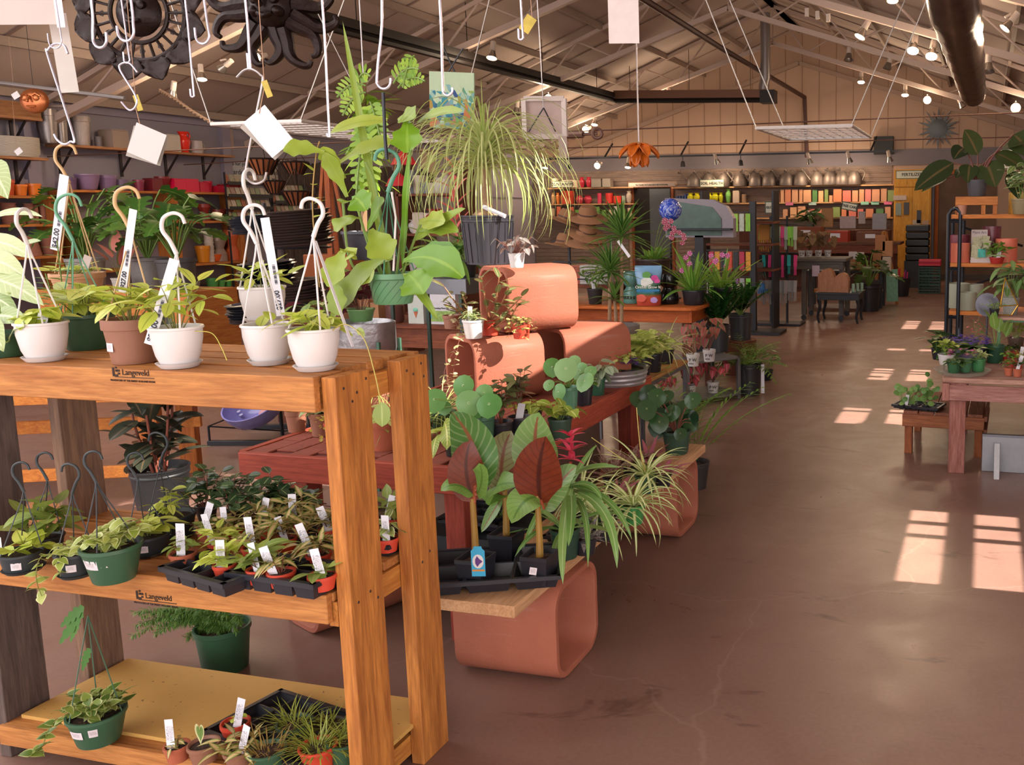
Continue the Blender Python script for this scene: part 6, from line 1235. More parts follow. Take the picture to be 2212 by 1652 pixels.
goods([(1198,16,20,'cyl','c8b8a0','cream box'),(1232,36,16,'box','c8b49a','printed signboard'),(1256,13,22,BT,'c03040','red-capped cream bottle'),(1271,13,22,BT,'c03040','red-capped cream bottle'),(1290,22,18,'box','8a7f74','grey printed box'),(1312,18,18,'box','8f8478','grey printed box')], zL[0], 'the upper left back shelf', None)
goods([(1193,9,24,BT,'c9a070','amber spray bottle'),(1203,9,24,BT,'e0803a','orange spray bottle'),(1213,9,24,BT,'e0803a','orange spray bottle'),(1226,22,28,'box','d85038','red and orange carton'),(1250,18,18,'vase','c84050','red-capped tub'),(1268,18,18,'vase','c84050','red-capped tub'),(1293,9,22,'cyl','d03a5a','pink bottle'),(1314,16,22,'cyl','c83028','red tub'),(1332,18,16,'cyl','d03a28','red tub'),(1345,8,16,'cyl','a8b0a0','grey jar'),(1357,12,26,BT,'b8a898','pale spray bottle')], zL[1], 'the middle left back shelf', None)
rr = random.Random(5)
goods([(1190+i*14,10,rr.randint(16,24),rr.choice(['cyl',BT,'box']),rr.choice(['c8803a','6f9a4a','c0a890','d06a4a','8aa050','b5b0a8']),rr.choice(['small bottle','small box','small jar'])) for i in range(13)], zL[2], 'the lower left back shelf', None)
goods([(1461+i*6,6,16+4*(i>2),'cyl','3a4a7a','blue canister') for i in range(5)]+[(1490,14,22,BT,'d8d020','yellow bottle'),(1504,14,22,BT,'d8d020','yellow bottle'),(1518,10,20,BT,'c8a890','pale bottle'),(1530,14,22,BT,'e0dc20','yellow bottle'),(1543,16,22,BT,'e0dc20','yellow bottle'),(1556,10,22,BT,'d0cc20','yellow bottle')]+[(1572,12,30,BT,'7fc060','green-capped bottle'),(1590,14,26,'box','b09a88','beige box'),(1606,10,18,'cyl','8a6a50','brown jar')], zR[1], 'the middle back shelf right of the doorway', None)
pal = ['c87a50','d0906a','c86a58','b8805a','d8a070','c89068','7a8a48','4f7a3c','d07a70','c8505a']
rows = []
px = 1672
while px < 1926:
    w = rr.choice([9,12,18,19,14]); h = rr.choice([24,26,27,14] if w < 10 else [24,26,27]); rows.append((px+w/2,w-1.5,h,'box',rr.choice(pal),'fertilizer box')); px += w+1
goods(rows, zR[1], 'the middle back shelf before the yellow wardrobe', None)
rows = []; px = 1690
while px < 1926:
    w = rr.choice([12,16,18,14]); rows.append((px+w/2,w-2,rr.choice([18,22,24]),'box',rr.choice(pal),'seed box')); px += w+rr.choice([1,4])
goods(rows, zR[2], 'the lower back shelf before the yellow wardrobe', None)
# shelf price strips
for px, c_, lb in ((1705,'c86a8a','pink'),(1755,'9ab0a8','pale green'),(1868,'8ac0a8','mint green'),(1890,'8ac0a8','mint'),(1918,'d86a90','bright pink')):
    q = Y(px,441,YS-.02); o = MB().bx((-.09,-.005,-.035),(.09,0,.035)).build('price_strip', M(c_,.5), None, False, loc=(q.x,YB-.355,zR[1]-.035)); tag(o, '%s price strip on the edge of the middle back shelf'%lb, 'price strip')
# signs
def sign(label, s, px, py, w, h, y=YS-.3, m='c8c6b4', ink='20241e', rot=0, frame='4a5a48', size=.6):
    p = Y(px,py,y); k = mpp(p); t = thing('sign', label, 'sign', p); t.rotation_euler[1] = rot; MB().bx((-w*k/2,-.01,-h*k/2),(w*k/2,.01,h*k/2)).build('board', M(m,.6), t, False); MB().bx((-w*k/2-.015,-.006,-h*k/2-.015),(w*k/2+.015,.006,h*k/2+.015)).build('frame', M(frame,.6), t, False)
    text(s, h*k*size, M(ink,.6), t, face((0,-.011,0),(0,-1,0)), bold=.002); return t
sign('SOIL HEALTH sign standing on the upper back shelf','SOIL HEALTH',1538,396,52,14); sign('CONTAINERS sign part hidden at the left end of the back shelf','CONTAINERS',1215,398,44,11,size=.8); sign('FERTILIZER sign on top of the yellow wardrobe','FERTILIZER',1970,377,66,15,YB-.62)
sign('hanging GLOVES sign above the glove racks','GLOVES',1667,448,25,22,13.0,size=.3); sign('tilted TREE CARE sign hanging from the ceiling','TREE CARE',1835,446,30,13,14.0,rot=.2,size=.55); 
sign('pale sign reading Caras at the upper right, behind the big leaves','Caras',2177,332,36,16,16.0,size=.8); sign('lower pale sign board under the Caras sign, reading Our','Our',2180,356,34,14,16.0,size=.7)
sign('long white wooden sign over the dark doorway','Bee Friendly: Don\'t spray plants that are blooming',1408,399,104,6,YS-.3,m='a8948a',frame='a8948a',size=.6)
# doorway
a, b = Y(1372,500,YB-.05).x, Y(1452,500,YB-.05).x; zt_ = Y(1410,405,YB-.05).z
t = struct('door_1', MB().bx((a,YB-.06,0),(b,YB-.045,zt_)), M('1c1412',.8)); 
struct('door_jamb', MB().bx((a-.07,YB-.1,0),(a,YB-.04,zt_+.08)).bx((b,YB-.1,0),(b+.07,YB-.04,zt_+.08)).bx((a,YB-.1,zt_),(b,YB-.04,zt_+.08)), W('7a3e24','9c5430','z'))
o = MB().bx((a+.42,YB-.1,0),(b-.02,YB-.065,zt_-.03)).build('door_2', M('4f5258',.6), None, False); o['kind'] = 'structure'
# yellow wardrobe
a, b = Y(1930,500,YB-.6).x, Y(2010,500,YB-.6).x; zt_ = Y(1970,366,YB-.6).z; t, ad = parts('wardrobe','tall knotty yellow pine wardrobe with two doors against the back wall','wardrobe',(a,YB-.62,0)); PN = W('c0822c','dda648','z'); w_ = b-a
ad('body', PN, ((0,.02,0),(w_,.56,zt_))); ad('frieze', PN, ((0,-.005,zt_-.38),(w_,.02,zt_))); ad('door', PN, ((.03,0,.1),(w_/2-.004,.02,zt_-.4))); ad('door', PN, ((w_/2+.004,0,.1),(w_-.03,.02,zt_-.4)))
for px, py, w1, h1, c_, nm in ((1944,427,28,10,'c0aca0','notice_paper'),(1941,452,12,26,'7f8a80','tool_pack'),(1958,450,11,26,'3c3c40','tool_pack'),(1985,468,9,28,'34343c','tool_pack'),(1980,485,16,20,'a89888','paper_bag'),(1999,488,14,24,'a88468','paper_bag')):
    p = Y(px,py,YB-.633); k = mpp(p); o = MB().bx((-w1*k/2,-.02,-h1*k/2),(w1*k/2,.012,h1*k/2)).build(nm, M(c_,.5,var=.3,scale=30), None, False, loc=p); tag(o, {427:'paper notice',452:'pale green packed hand tool',450:'black packed hand tool',468:'dark packed pruner',485:'pale paper bag',488:'brown paper bag'}[py]+' hanging on the yellow wardrobe', nm.replace('_',' '))
struct('trim_8', MB().bx((Y(2006,500,YB-.3).x,YB-.4,0),(Y(2017,500,YB-.3).x,YB-.05,2.6)), M('6a6a78',.6)); 
a, b = Y(2026,500,YB-.06).x, Y(2150,500,YB-.06).x; struct('door_3', MB().bx((a-.12,YB-.1,0),(a,YB-.03,2.5)).bx((a,YB-.1,2.4),(b,YB-.03,2.5)), W('a85426','c8702f','z')); struct('door_4', MB().bx((a,YB-.05,0),(b,YB-.03,2.4)), M('6a5040',.8,var=.5,scale=3))
# black track rail with heads
z_ = Y(1600,334,21.0).z; t = thing('track_rail','long black lighting rail across the back wall with dark spot heads','track light',(-7.5,21.0,z_)); MB().bx((-3.0,-.02,-.02),(5.5,.02,.02)).build('rail', BLM, t, False)
for px in (1230,1475,1600): x_ = Y(px,345,21.0).x+7.5; MB().tube([(x_,0,0),(x_,0,-.12)],.012,6).build('stem', BLM, t); MB().lathe([(.03,0),(.045,.02),(.06,.13),(.05,.13),(0,.03)], n=14, mat=Matrix.Translation((x_,0,-.12)) @ Matrix.Rotation(PI,4,'X')).build('head', BLM, t)
for px in (1310,1475,1602,1886): x_ = Y(px,330,21.0).x+7.5; MB().beam((x_-.06,0,0),(x_+.04,.3,.35),.03,.03).build('strut', BLM, t, False)
o = MB().bx((-.22,-.1,-.2),(.22,.1,.2)).build('speaker', M('161214',.6), None, False, loc=Y(1909,314,YB-.12)); tag(o,'small black wall speaker on the cream gable','speaker')
p = Y(2027,277,YB-.08); s = mpp(p); t = thing('sun_ornament','black metal sun with wavy rays on the cream gable wall','ornament',p); m_ = face((0,0,0),(0,-1,0)); MB().lathe([(0,.04),(20*s,.02),(20*s,0),(0,0)], n=28, mat=m_).build('disc', M('20242a',.4), t)
for k in range(20):
    a_ = k*PI/10; L_ = (46 if k%2 else 38)*s; w0 = 3.2*s; pts = [((19*s)*math.cos(a_)+dx*math.sin(a_),(19*s)*math.sin(a_)-dx*math.cos(a_)) for dx in (-w0,w0)]; wv = [(L_*.5*math.cos(a_)+(w0*.5+q*s)*math.sin(a_)*e,L_*.5*math.sin(a_)-(w0*.5+q*s)*math.cos(a_)*e) for e, q in ((1,2 if k%2 else 0),)]
    MB().prism([pts[0],(L_*math.cos(a_),L_*math.sin(a_)),wv[0],pts[1]],0,.015,m_).build('ray', M('20242a',.4), t, False)
# counter furniture near the back wall
t, ad = parts('sales_counter','long dark work table with turned legs in front of the back shelves','table',(-3.6,18.7,0)); ad('top', W('5a3826','7a4c32','x'), ((-.9,-.4,.93),(2.0,.5,.98))); ad('apron', DW, ((-.85,-.37,.76),(1.95,-.34,.93)))
for x in (-.8,.6,1.85): MB().lathe([(0,0),(.03,0),(.05,.15),(.035,.2),(.06,.35),(.05,.6),(.035,.65),(.05,.76),(0,.76)], c=(x,-.3,0), n=12).build('leg', DWZ, t); ad('back_leg', DWZ, ((x-.03,.35,0),(x+.03,.42,.93)))
ad('lower_board', W('8a5230','a86a3c','x'), ((-.8,-.2,.42),(1.9,.4,.46)))
for i, (x, c_, w1, h1, lb) in enumerate(((-4.3,'9a5030',.5,.35,'brown wooden seed bin at the left end of the dark work table'),(-3.5,'8a4a2c',.6,.3,'brown wooden tray bin with price card on the dark work table'),(-2.9,'b0402c',.5,.22,'bin of red packets on the dark work table'),(-2.2,'7a5038',.55,.2,'low wooden tray at the right end of the dark work table'))):
    o = box_item('seed_bin', lb, (x,18.6,.98), (w1,.4,h1), W(c_,c_,'x'), 'bin'); MB().bx((-.1,-.206,h1*.4),(.1,-.2,h1*.8)).build('price_card', WHT, o, False)
for i, (px, py, h1, lb) in enumerate(((1842,572,.3,'kraft paper bag with a white label, left of the pair on the bench'),(1858,572,.29,'kraft paper bag with a white label, right of the pair on the bench'))):
    t = thing('paper_bag', lb, 'bag', at(px,573,15.6,.62)); MB().bx((-.06,-.05,0),(.06,.05,h1*.75)).build('bag', M('9a6a48',.8), t, False, bevel=.006); MB().bx((-.062,-.052,h1*.6),(.062,.052,h1)).build('label', M('c4bcc0',.6), t, False)
t, ad = parts('low_bench','black low bench with open shelf holding two kraft bags','bench',(-2.35,15.5,0)); ad('top', BLM, ((-.55,-.25,.58),(.75,.3,.62))); ad('lower_board', W('a0602c','c07a38','x'), ((-.5,-.2,.25),(.7,.25,.28)))
for x in (-.52,.68):
    for y in (-.22,.24): ad('leg', BLM, ((x,y,0),(x+.05,y+.05,.58)))
# grey wheeled table, caladiums
t, ad = parts('wheeled_table','grey wooden table on castors, in front of the gloves','table',(-2.2,13.7,0)); gw = W('4f4844','6a625c','x'); gz_ = W('4f4844','68605a','z'); ad('top', gw, ((-.75,-.3,.88),(.25,.45,.92))); ad('apron', gw, ((-.7,-.27,.76),(.2,-.24,.88)))
for x in (-.42,.14):
    for y in (-.25,.35): ad('leg', gz_, ((x,y,.08),(x+.07,y+.07,.88))); MB().lathe([(0,-.012),(.04,-.012),(.04,.012),(0,.012)], n=14, mat=Matrix.Translation((x+.03,y+.03,.04)) @ Matrix.Rotation(PI/2,4,'X')).build('castor', BLM, t)
MB().bx((-.25,-.305,.66),(-.14,-.3,.82)).build('notice', M('b5a0b0',.6), t, False)
CB = LF('5f4a34','8a7048', rib='8a5048', rough=.5)
for i, px in enumerate((1732,1748,1768,1788)): caladium(at(px,556,13.8+.05*i,.922),'brown-leaved caladium in a white pot on the grey wheeled table, %s from left'%ordn(i),510+i,CB,9,.16,.16,.28)
t, ad = parts('side_table','small black side table with cabriole legs, wooden boxes on top','table',(-2.05,13.35,0)); ad('top', BLM, ((-.3,-.25,.42),(.35,.35,.45))); ad('apron', BLM, ((-.28,-.23,.34),(.33,.33,.42)))
for x in (-.26,.3):
    for y in (-.2,.3): MB().tube(curve([(x,y,.36),(x+.02,y,.25),(x-.01,y,.1),(x+.01,y,0)],4),.028,8,r1=.016).build('leg', BLM, t)
for i, (x, w1, h1, lb) in enumerate(((-2.2,.24,.34,'tall wooden arch-backed box on the small black table'),(-1.98,.2,.28,'shorter wooden arch-backed box beside the tall one'))): o = MB().prism([(-w1/2,0),(w1/2,0),(w1/2,h1*.6),(w1*.35,h1*.9),(w1*.1,h1),(-w1*.2,h1*.95),(-w1/2,h1*.75)],-.1,.1,Matrix(((1,0,0,0),(0,0,1,0),(0,1,0,0),(0,0,0,1))).copy()).build('wooden_box', W('9a6a50','b07c5c','z'), None, False, loc=(x,13.25,.451)); tag(o, lb, 'box')
for i in range(3): jar('jar','small teal-lidded jar on the black side table, %s of three'%ordn(i),'jar',(-1.82+i*.05,13.25+i*.09,.451),.05,.12,'cyl',M('7f9a88',.4))
monstera((-1.8,14.9,0),'dark monstera in a tall black tapered planter near the back counter',520,16,.38,.55,.26,BLKP,.2,.42,26,LF('24401f','4a6a2f', rough=.35))
t = thing('chalk_sign','small grey board lettered HIVE leaning behind the monstera pot','sign',at(1880,655,16.0,0)); MB().bx((-.2,-.02,0),(.2,.02,.42)).build('board', M('5f5650',.7), t, False); text('your happy', .06, M('c8c0b8',.6), t, face((0,-.021,.26),(0,-1,0))); text('HIVE', .12, M('d0c8c0',.6), t, face((0,-.021,.15),(0,-1,0)))
# easel with bags and green board
p = at(1915,650,16.2,0); t, ad = parts('display_easel','wooden folding easel with kraft bags and a green information board','easel',p); EZ = W('9a6236','bc8048','z')
for dx, dy in ((-.22,-.15),(.2,-.15),(-.1,.35)): MB().beam((dx,dy,0),(dx*.1-.05,0,1.25),.05,.03).build('leg', EZ, t, False)
for k, (x, z, c_) in enumerate(((-.1,1.05,'a8744c'),(.02,.95,'b8845c'),(-.14,.8,'9a6a44'),(.0,.7,'c0b0a0'))): MB().bx((x-.09,-.2,z-.14),(x+.09,-.12,z+.14)).build('kraft_bag', M(c_,.8), t, False, bevel=.01)
MB().beam((.12,-.2,.05),(.1,-.16,.6),.2,.02,(0,1,0)).build('information_board', M('6fa088',.6,var=.3,scale=20), t, False)
# magenta bucket, crates, baskets
o = thing('bucket','black bucket of magenta-handled tools in front of the work table','bucket',at(1945,632,17.6,0)); MB().lathe([(0,0),(.15,0),(.19,.34),(.185,.34),(.145,.02),(0,.02)], n=24).build('bucket', BLKP, o)
for k in range(7): a_ = k*.9; MB().tube([(.08*math.cos(a_),.08*math.sin(a_),.1),(.13*math.cos(a_),.13*math.sin(a_),.45+.03*(k%3))],.014,6).build('tool_handle', M(['c02a6a','8a3a9a','c8283a'][k%3],.5), o)
for k in range(5): o = MB().bx((-.24,-.18,0),(.24,.18,.14)).build('storage_crate', M('17161a',.5), None, False, loc=(-1.35,19.6,.56+.15*k), bevel=.02); tag(o,'black crate in the high stack right of the work table, %s from the bottom' % ordn(k),'crate','black crates in the high stack')
o = MB().bx((-.26,-.2,0),(.26,.2,.555)).build('storage_crate', M('1f1c1e',.5), None, False, loc=(-1.35,19.6,0)); tag(o,'tall black tub carrying the high stack of black crates','tub')
bm_ = NT('slotted_green'); bm_.set(Base_Color=col('1f4a3c'), Roughness=.5)
for k in range(3):
    t = thing('shopping_basket','green slotted shopping basket on the floor, %s from the bottom' % ordn(k),'basket',at(2008,622,18.3,.17*k+.001),0,'green shopping baskets'); mb = MB()
    for s_ in (-1,1): mb.bx((s_*.2-.006,-.14,0),(s_*.2+.006,.14,.165)); 
    for z in (0,.05,.1,.15): mb.bx((-.2,-.145,z),(.2,-.135,z+.02)).bx((-.2,.135,z),(.2,.145,z+.02))
    for i in range(7): mb.bx((-.2+i*.065,-.143,0),(-.19+i*.065,-.137,.165))
    mb.bx((-.2,-.14,0),(.2,.14,.01)).build('basket', bm_.m, t, False)
for k in range(2): o = MB().bx((-.21,-.15,0),(.21,.15,.06)).build('shopping_basket', M('c82a44',.5), None, False, loc=(*at(2008,622,18.3,0).xy,.53+.062*k), bevel=.01); tag(o,'red shopping basket nested on the green ones, %s' % ['lower','upper'][k],'basket')
# glove racks
def glove_rack(label, p, tiers, seed, L_=.5):
    random.seed(seed); t, ad = parts('glove_rack', label, 'display rack', p)
    for x in (-.12,.12): ad('upright', BLM, ((x-.015,-.015,0),(x+.015,.015,1.55)))
    ad('base', BLM, ((-.35,-.2,0),(.35,.2,.03)))
    for (z, cs, h_, cn) in tiers:
        ad('hook_bar', BLM, ((-L_/2,-.02,z),(L_/2,.0,z+.015)))
        for k in range(12):
            x_ = -L_/2+L_*(k+.5)/12; c_ = cs[k%len(cs)]; o = MB(); hh = h_*R(.9,1.1)
            o.beam((x_,-.06,z-.02),(x_+R(-.015,.015),-.07+R(-.02,.02),z-hh*.6),.05,.022,(0,1,0))
            for f in (-1,0,1): o.tube([(x_+f*.011,-.07,z-hh*.58),(x_+f*.014,-.075,z-hh)],.006,4)
            g = o.build('work_glove', M(c_,.8), None, False, loc=p); tag(g,'%s work glove on %s, %s along the bar' % (cn, label.split(' ')[0]+' rack', ordn(k)),'glove','%s gloves on the %s rack'%(cn,label.split(' ')[0]))
    return t
glove_rack('right glove rack of coloured work gloves in three tiers', tuple(at(1683,700,12.9,0)), ((1.42,['7fc050','b0b8a0','d04a8a','a0b0a8','8ad04a'],.32,'bright striped'),(1.02,['1c1a20','2a9a98','1c1a20','d03a7a'],.32,'black striped'),(.66,['8a8a8c','7a7a7e','9a9494'],.34,'grey patterned')),530,.55)
for i, (px, py, c_, h_, lb) in enumerate(((1655,505,'c0823c',.42,'tan leather work gloves hanging left of the glove rack'),(1640,580,'6a5a50',.3,'long brown gauntlet glove with blue cuffs, upper part'),(1643,620,'3a78b8',.18,'blue glove cuffs below the brown gauntlet'))):
    p = Y(px,py,12.6); k = mpp(p); o = MB()
    for j in range(3): o.beam((-.07+.05*j,0,h_*.3),(-.07+.05*j+R(-.01,.01),-.01,-h_*.2),.055,.03,(0,1,0))
    for j in range(7): o.tube([(-.09+.03*j,0,-h_*.15),(-.095+.033*j,-.01,-h_*R(.45,.6))],.012,5)
    o = o.build('leather_glove', M(c_,.8), None, False, loc=p); tag(o, lb, 'glove')
# tall black post display left of the gloves
p = at(1628,700,11.9,0); t, ad = parts('tool_rack','tall dark post display hung with packed hand tools, left of the gloves','display rack',p); ad('post', BLM, ((-.04,-.04,0),(.04,.04,1.75))); ad('base', BLM, ((-.4,-.2,0),(.4,.25,.04)))
for z in (1.6,1.1,.75): ad('bar', BLM, ((-.85,-.02,z),(.0,.0,z+.015)))
random.seed(540)
for j, (z, h_, cs, cn) in enumerate(((1.6,.24,['8ac83a','a0d84a','c0c8b8'],'lime green packed tool'),(1.1,.26,['1c1c20','d84a2a','24242a','c02a50','e09a2a'],'black-handled pruner'),(.75,.22,['7ac83a','8a3a9a','a0a0a4'],'bright handled fork'))):
    for k in range(10): x_ = -.82+.085*k; o = MB().bx((x_-.032,-.06,z-h_),(x_+.032,-.03,z-.01)).build('packed_tool', M(cs[k%len(cs)],.5,var=.35,scale=30), None, False, loc=p); tag(o,'%s on the dark post display, %s along' % (cn,ordn(k)),'tool','%ss on the dark post display'%cn)
t, ad = parts('iron_shelf','dark red-brown iron shelf stand behind the orchid table','shelf unit',at(1625,480,12.5,0)); 
for z in (1.45,1.15,.8): ad('board', DW, ((-.7,-.2,z),(.35,.2,z+.03)))
for x in (-.68,.33): ad('upright', BLM, ((x-.015,-.18,0),(x+.015,.18,1.9)))
o = MB().prism([(-.38,-.2),(.38,-.2),(.38,.0),(.3,.13),(.15,.2),(-.38,.22)],0,.12,Matrix(((1,0,0,0),(0,0,1,0),(0,1,0,0),(0,0,0,1)))).build('display_box', M('8a8088',.5), None, False, loc=Y(1510,472,9.5)); tag(o,'grey curved advertising display box right of the blue globe','display box'); MB().prism([(-.36,-.18),(.25,-.18),(.25,.0),(.15,.12),(-.36,.2)],-.012,-.001,Matrix(((1,0,0,0),(0,0,1,0),(0,1,0,0),(0,0,0,1)))).build('picture', M('3f5a50',.4,var=.6,scale=9), o, False)
t, ad = parts('display_stand','black post stand carrying the advertising display box','stand',(*Y(1510,520,9.5).xy,0)); ad('post', BLM, ((-.05,-.0,0),(.05,.1,Y(1510,491,9.5).z-.03))); ad('plate', BLM, ((-.38,-.1,Y(1510,491,9.5).z-.03),(.38,.12,Y(1510,491,9.5).z-.01)))
# bird house, hanging bark goods near back
for i, (px, py, w1, h1, c_, lb) in enumerate(((1771,480,22,34,'8a6448','pointed kraft seed house box on the rear counter'),(1787,470,24,40,'a87c50','slotted wooden bird feeder box on the rear counter'),(1832,480,34,26,'b0a0a0','framed price list board on the rear counter'),(1862,470,14,26,'a8a0a0','small white price card board on the rear counter'),(1900,478,30,34,'9a9aa0','clear tool pack with orange snips on the rear counter'))):
    p = Y(px,py,19.2); k = mpp(p); o = MB().bx((-w1*k/2,-.05,-h1*k/2),(w1*k/2,.05,h1*k/2)).build('display_box', M(c_,.7,var=.2,scale=20), None, False, loc=(p.x,p.y,p.z)); tag(o, lb, 'display box')
t, ad = parts('rear_counter','raised wooden rear counter behind the kraft goods','counter',(-4.2,19.3,0)); ad('body', DWZ, ((-.9,-.1,0),(2.3,.4,Y(1832,495,19.2).z-.02)))
for i, (px, py, n_, lb) in enumerate(((1745,470,16,'leafy plant on the rear counter under the GLOVES sign'),)): simple((Y(px,py,19.0).x,19.3,Y(px,500,19.2).z), lb, 560, M('6a6a60',.5), DARKG, .1,.16,n=n_,Rd=.35,Hd=.35,L_=.28,W_=.1)
# ================= RIGHT SIDE =================
random.seed(601)
PKW = W('86544c','b0837a','x',.75); PKWZ = W('7f4a40','a8746a','z',.75); PKT = W('8f6558','c09a88','x',.8); BRW = W('6f4230','96604a','y',.75); BRX = W('7a4530','a86a44','x',.75); BRZ = W('7a4228','a4603a','z',.75)
t, ad = parts('display_table','faded red-washed wooden table at the right edge of the view','table',(-.23,5.74,0))
ad('top', PKT, ((0,0,.575),(1.1,1.15,.605)), bev=.004); ad('front_board', PKW, ((.045,-.02,.47),(1.1,.01,.565)), bev=.003); ad('corner_block', PKWZ, ((0,-.012,.465),(.045,.03,.573))); ad('side_board', PKWZ, ((0,.03,.47),(.02,1.1,.57)))
for x, y in ((.045,.01),(.045,1.05),(1.0,.01)): ad('leg', PKWZ, ((x,y,0),(x+.1,y+.07,.575)), bev=.003)
t, ad = parts('slatted_bench','low slatted brown wooden bench beneath the faded red table','bench',(-.5,6.17,0),-.03)
for i in range(5): ad('slat', BRW, ((i*.106,0,.27),(i*.106+.096,.72,.292)))
ad('front_board', BRX, ((-.005,-.02,.19),(.53,0,.272))); ad('end_board', BRW, ((.53,-.02,.25),(.55,.72,.285))); ad('end_board', BRW, ((.53,-.02,.17),(.55,.72,.195)))
for x in (.01,.47):
    for y in (.0,.64): ad('leg', BRZ, ((x,y,0),(x+.05,y+.06,.27)))
t = thing('metal_display_board','grey galvanised sheet panel standing on edge with a slanted foot, under the faded red table','panel',(.02,5.84,0)); gm = M('8d8d92',.45,.6,var=.2,scale=10); MB().bx((0,0,.0),(.9,.02,.235)).build('sheet', gm, t, False, bevel=.002); MB().bx((0,-.006,.225),(.9,.026,.24)).build('edge_trim', M('6f6f76',.4,.6), t, False); MB().prism([(0,0),(.17,0),(.03,.19),(.0,.19)],-.016,.016,Matrix(((0,0,1,.09),(-1,0,0,.0),(0,1,0,0),(0,0,0,1)))).build('foot', M('b5b5b8',.5,.4,var=.2), t, False)
# pilea tray
tp = at(1985,872,6.28,.292); tray('plant_tray','flat black tray of round-leaved pileas on the low slatted bench',(tp.x,tp.y,.294),5,3,.062,.03,-.25)
PIL = LF('4f7f3c','86a85c', rib='a8c088', rough=.4)
random.seed(610)
for i, (px, py, lb) in enumerate(((1948,868,'round-leaved pilea at the left corner of the flat tray, tall stem'),(1975,872,'round-leaved pilea in the middle front of the flat tray'),(2000,880,'round-leaved pilea nearest the corner of the faded red table'),(2010,855,'tallest round-leaved pilea at the back of the flat tray'))):
    p = at(px,py,6.2+.1*(i==3),.3); t = thing('potted_plant', lb, 'potted plant', p); pot(t,.026,.02,.035,BLKP,'plain',n=14); ml, ms = MB(), MB()
    for k in range(12): a_ = R(0,6.28); q = R(.01,.08); c_ = Vector((q*math.cos(a_),q*math.sin(a_),R(.04,.15 if i < 3 else .22))); ms.tube([(0,0,.03),c_],.0012,4); ml.round_leaf(c_,(R(-.5,.5),-.7,R(.3,1.3)),R(.014,.026))
    fin(t, ml, PIL, ms, STEMG)
    if i == 0: stake(t,(.03,-.01,.03),.15,0,.022,.07)
# plants on the red table
ZR = .607
o = MB().lathe([(0,0),(.15,0),(.175,.025),(.178,.026),(.172,.022),(.15,.004),(0,.004)], n=36).build('glass_tray', GL('c0b8a8',.1,.4), None, loc=at(2078,818,5.93,ZR)); tag(o,'round clear plastic saucer under the pink-flowered plants','saucer')
tt = at(2070,812,5.95,ZR+.005)
violet(at(2060,810,5.9,ZR+.006),'green pot of pink-flowered violets in the clear saucer, printed label on the pot',620,M('2f5a3a',.4),.045,.08,'b02a80','d85ab0',8)
violet(at(2085,812,5.95,ZR+.006),'pink violet with a large drooping leaf, middle of the clear saucer',621,M('3f6a4a',.4),.045,.08,'b02a80','d85ab0',9)
simple(at(2112,812,6.0,ZR+.006),'variegated small-leaved plant at the right of the clear saucer',622,M('3f7a4a',.4),VAR,.05,.08,n=12,Rd=.07,Hd=.08,L_=.04,W_=.02)
simple(at(2045,780,6.25,ZR),'yellow-green plant in a white tub behind the pink violets',623,WHTP,LF('8fa83c','b8c45a'),.06,.07,n=12,Rd=.1,Hd=.12,L_=.06,W_=.035)
violet(at(2085,765,6.4,ZR),'wide lilac bowl heaped with deep purple violets',624,M('7a7494',.4),.13,.1,'3f2aa8','8a5ad8',110)
simple(at(2030,745,6.45,ZR),'dark rosette plant with broad green leaves at the left of the purple violets',625,BLKP,DARKG,.06,.08,n=8,Rd=.12,Hd=.14,L_=.14,W_=.08,lv=2)
simple(at(2150,758,6.4,ZR),'upright broad-leaved plant in a dark green pot beside the purple violets',626,M('27503a',.4),LF('4f7a34','86a850', rib='a8c080'),.065,.12,n=9,Rd=.08,Hd=.16,L_=.13,W_=.07,lv=1,el=(.7,1.4),droop=(.2,.6))
simple(at(2108,760,6.55,ZR),'cyclamen-like plant with red and white flowers behind the purple violets',627,BLKP,LF('c83040','e8a0a8'),.05,.08,n=8,Rd=.06,Hd=.24,L_=.03,W_=.02)
for i, (px, py, y, lb) in enumerate(((2178,825,5.9,'mini terracotta pot of string succulents, left at the table front edge'),(2197,826,5.88,'mini terracotta pot of succulents, second at the table front edge'),(2182,790,6.2,'mini red pot of dark creeping plant behind the terracotta pair'),(2200,788,6.2,'mini red pot of lime leaves behind the terracotta pair'),(2168,765,6.5,'mini red pot in the back row near the green table leg'),(2192,745,6.6,'mini red pot of palm leaves in the back row at the right'))):
    mini(px,py,ZR,lb,630+i,TERRA if i < 2 else M('b03024',.5),.025,.045,n=6,Rd=.04,Hd=.07,L_=.03,W_=.018,sh='oval',lm=[HOYAD,DARKG,GREEN,HOYA,GREEN,DARKG][i],lab=(i in (1,3)),y=None) if 0 else mini(px,py,0,lb,630+i,TERRA if i < 2 else M('b03024',.5),.028,.05,n=6,Rd=.045,Hd=.07,L_=.035,W_=.02,sh='oval',lm=[HOYAD,DARKG,GREEN,HOYA,GREEN,DARKG][i],lab=(i in (1,3))).__setattr__('location', at(px,py,y,ZR))
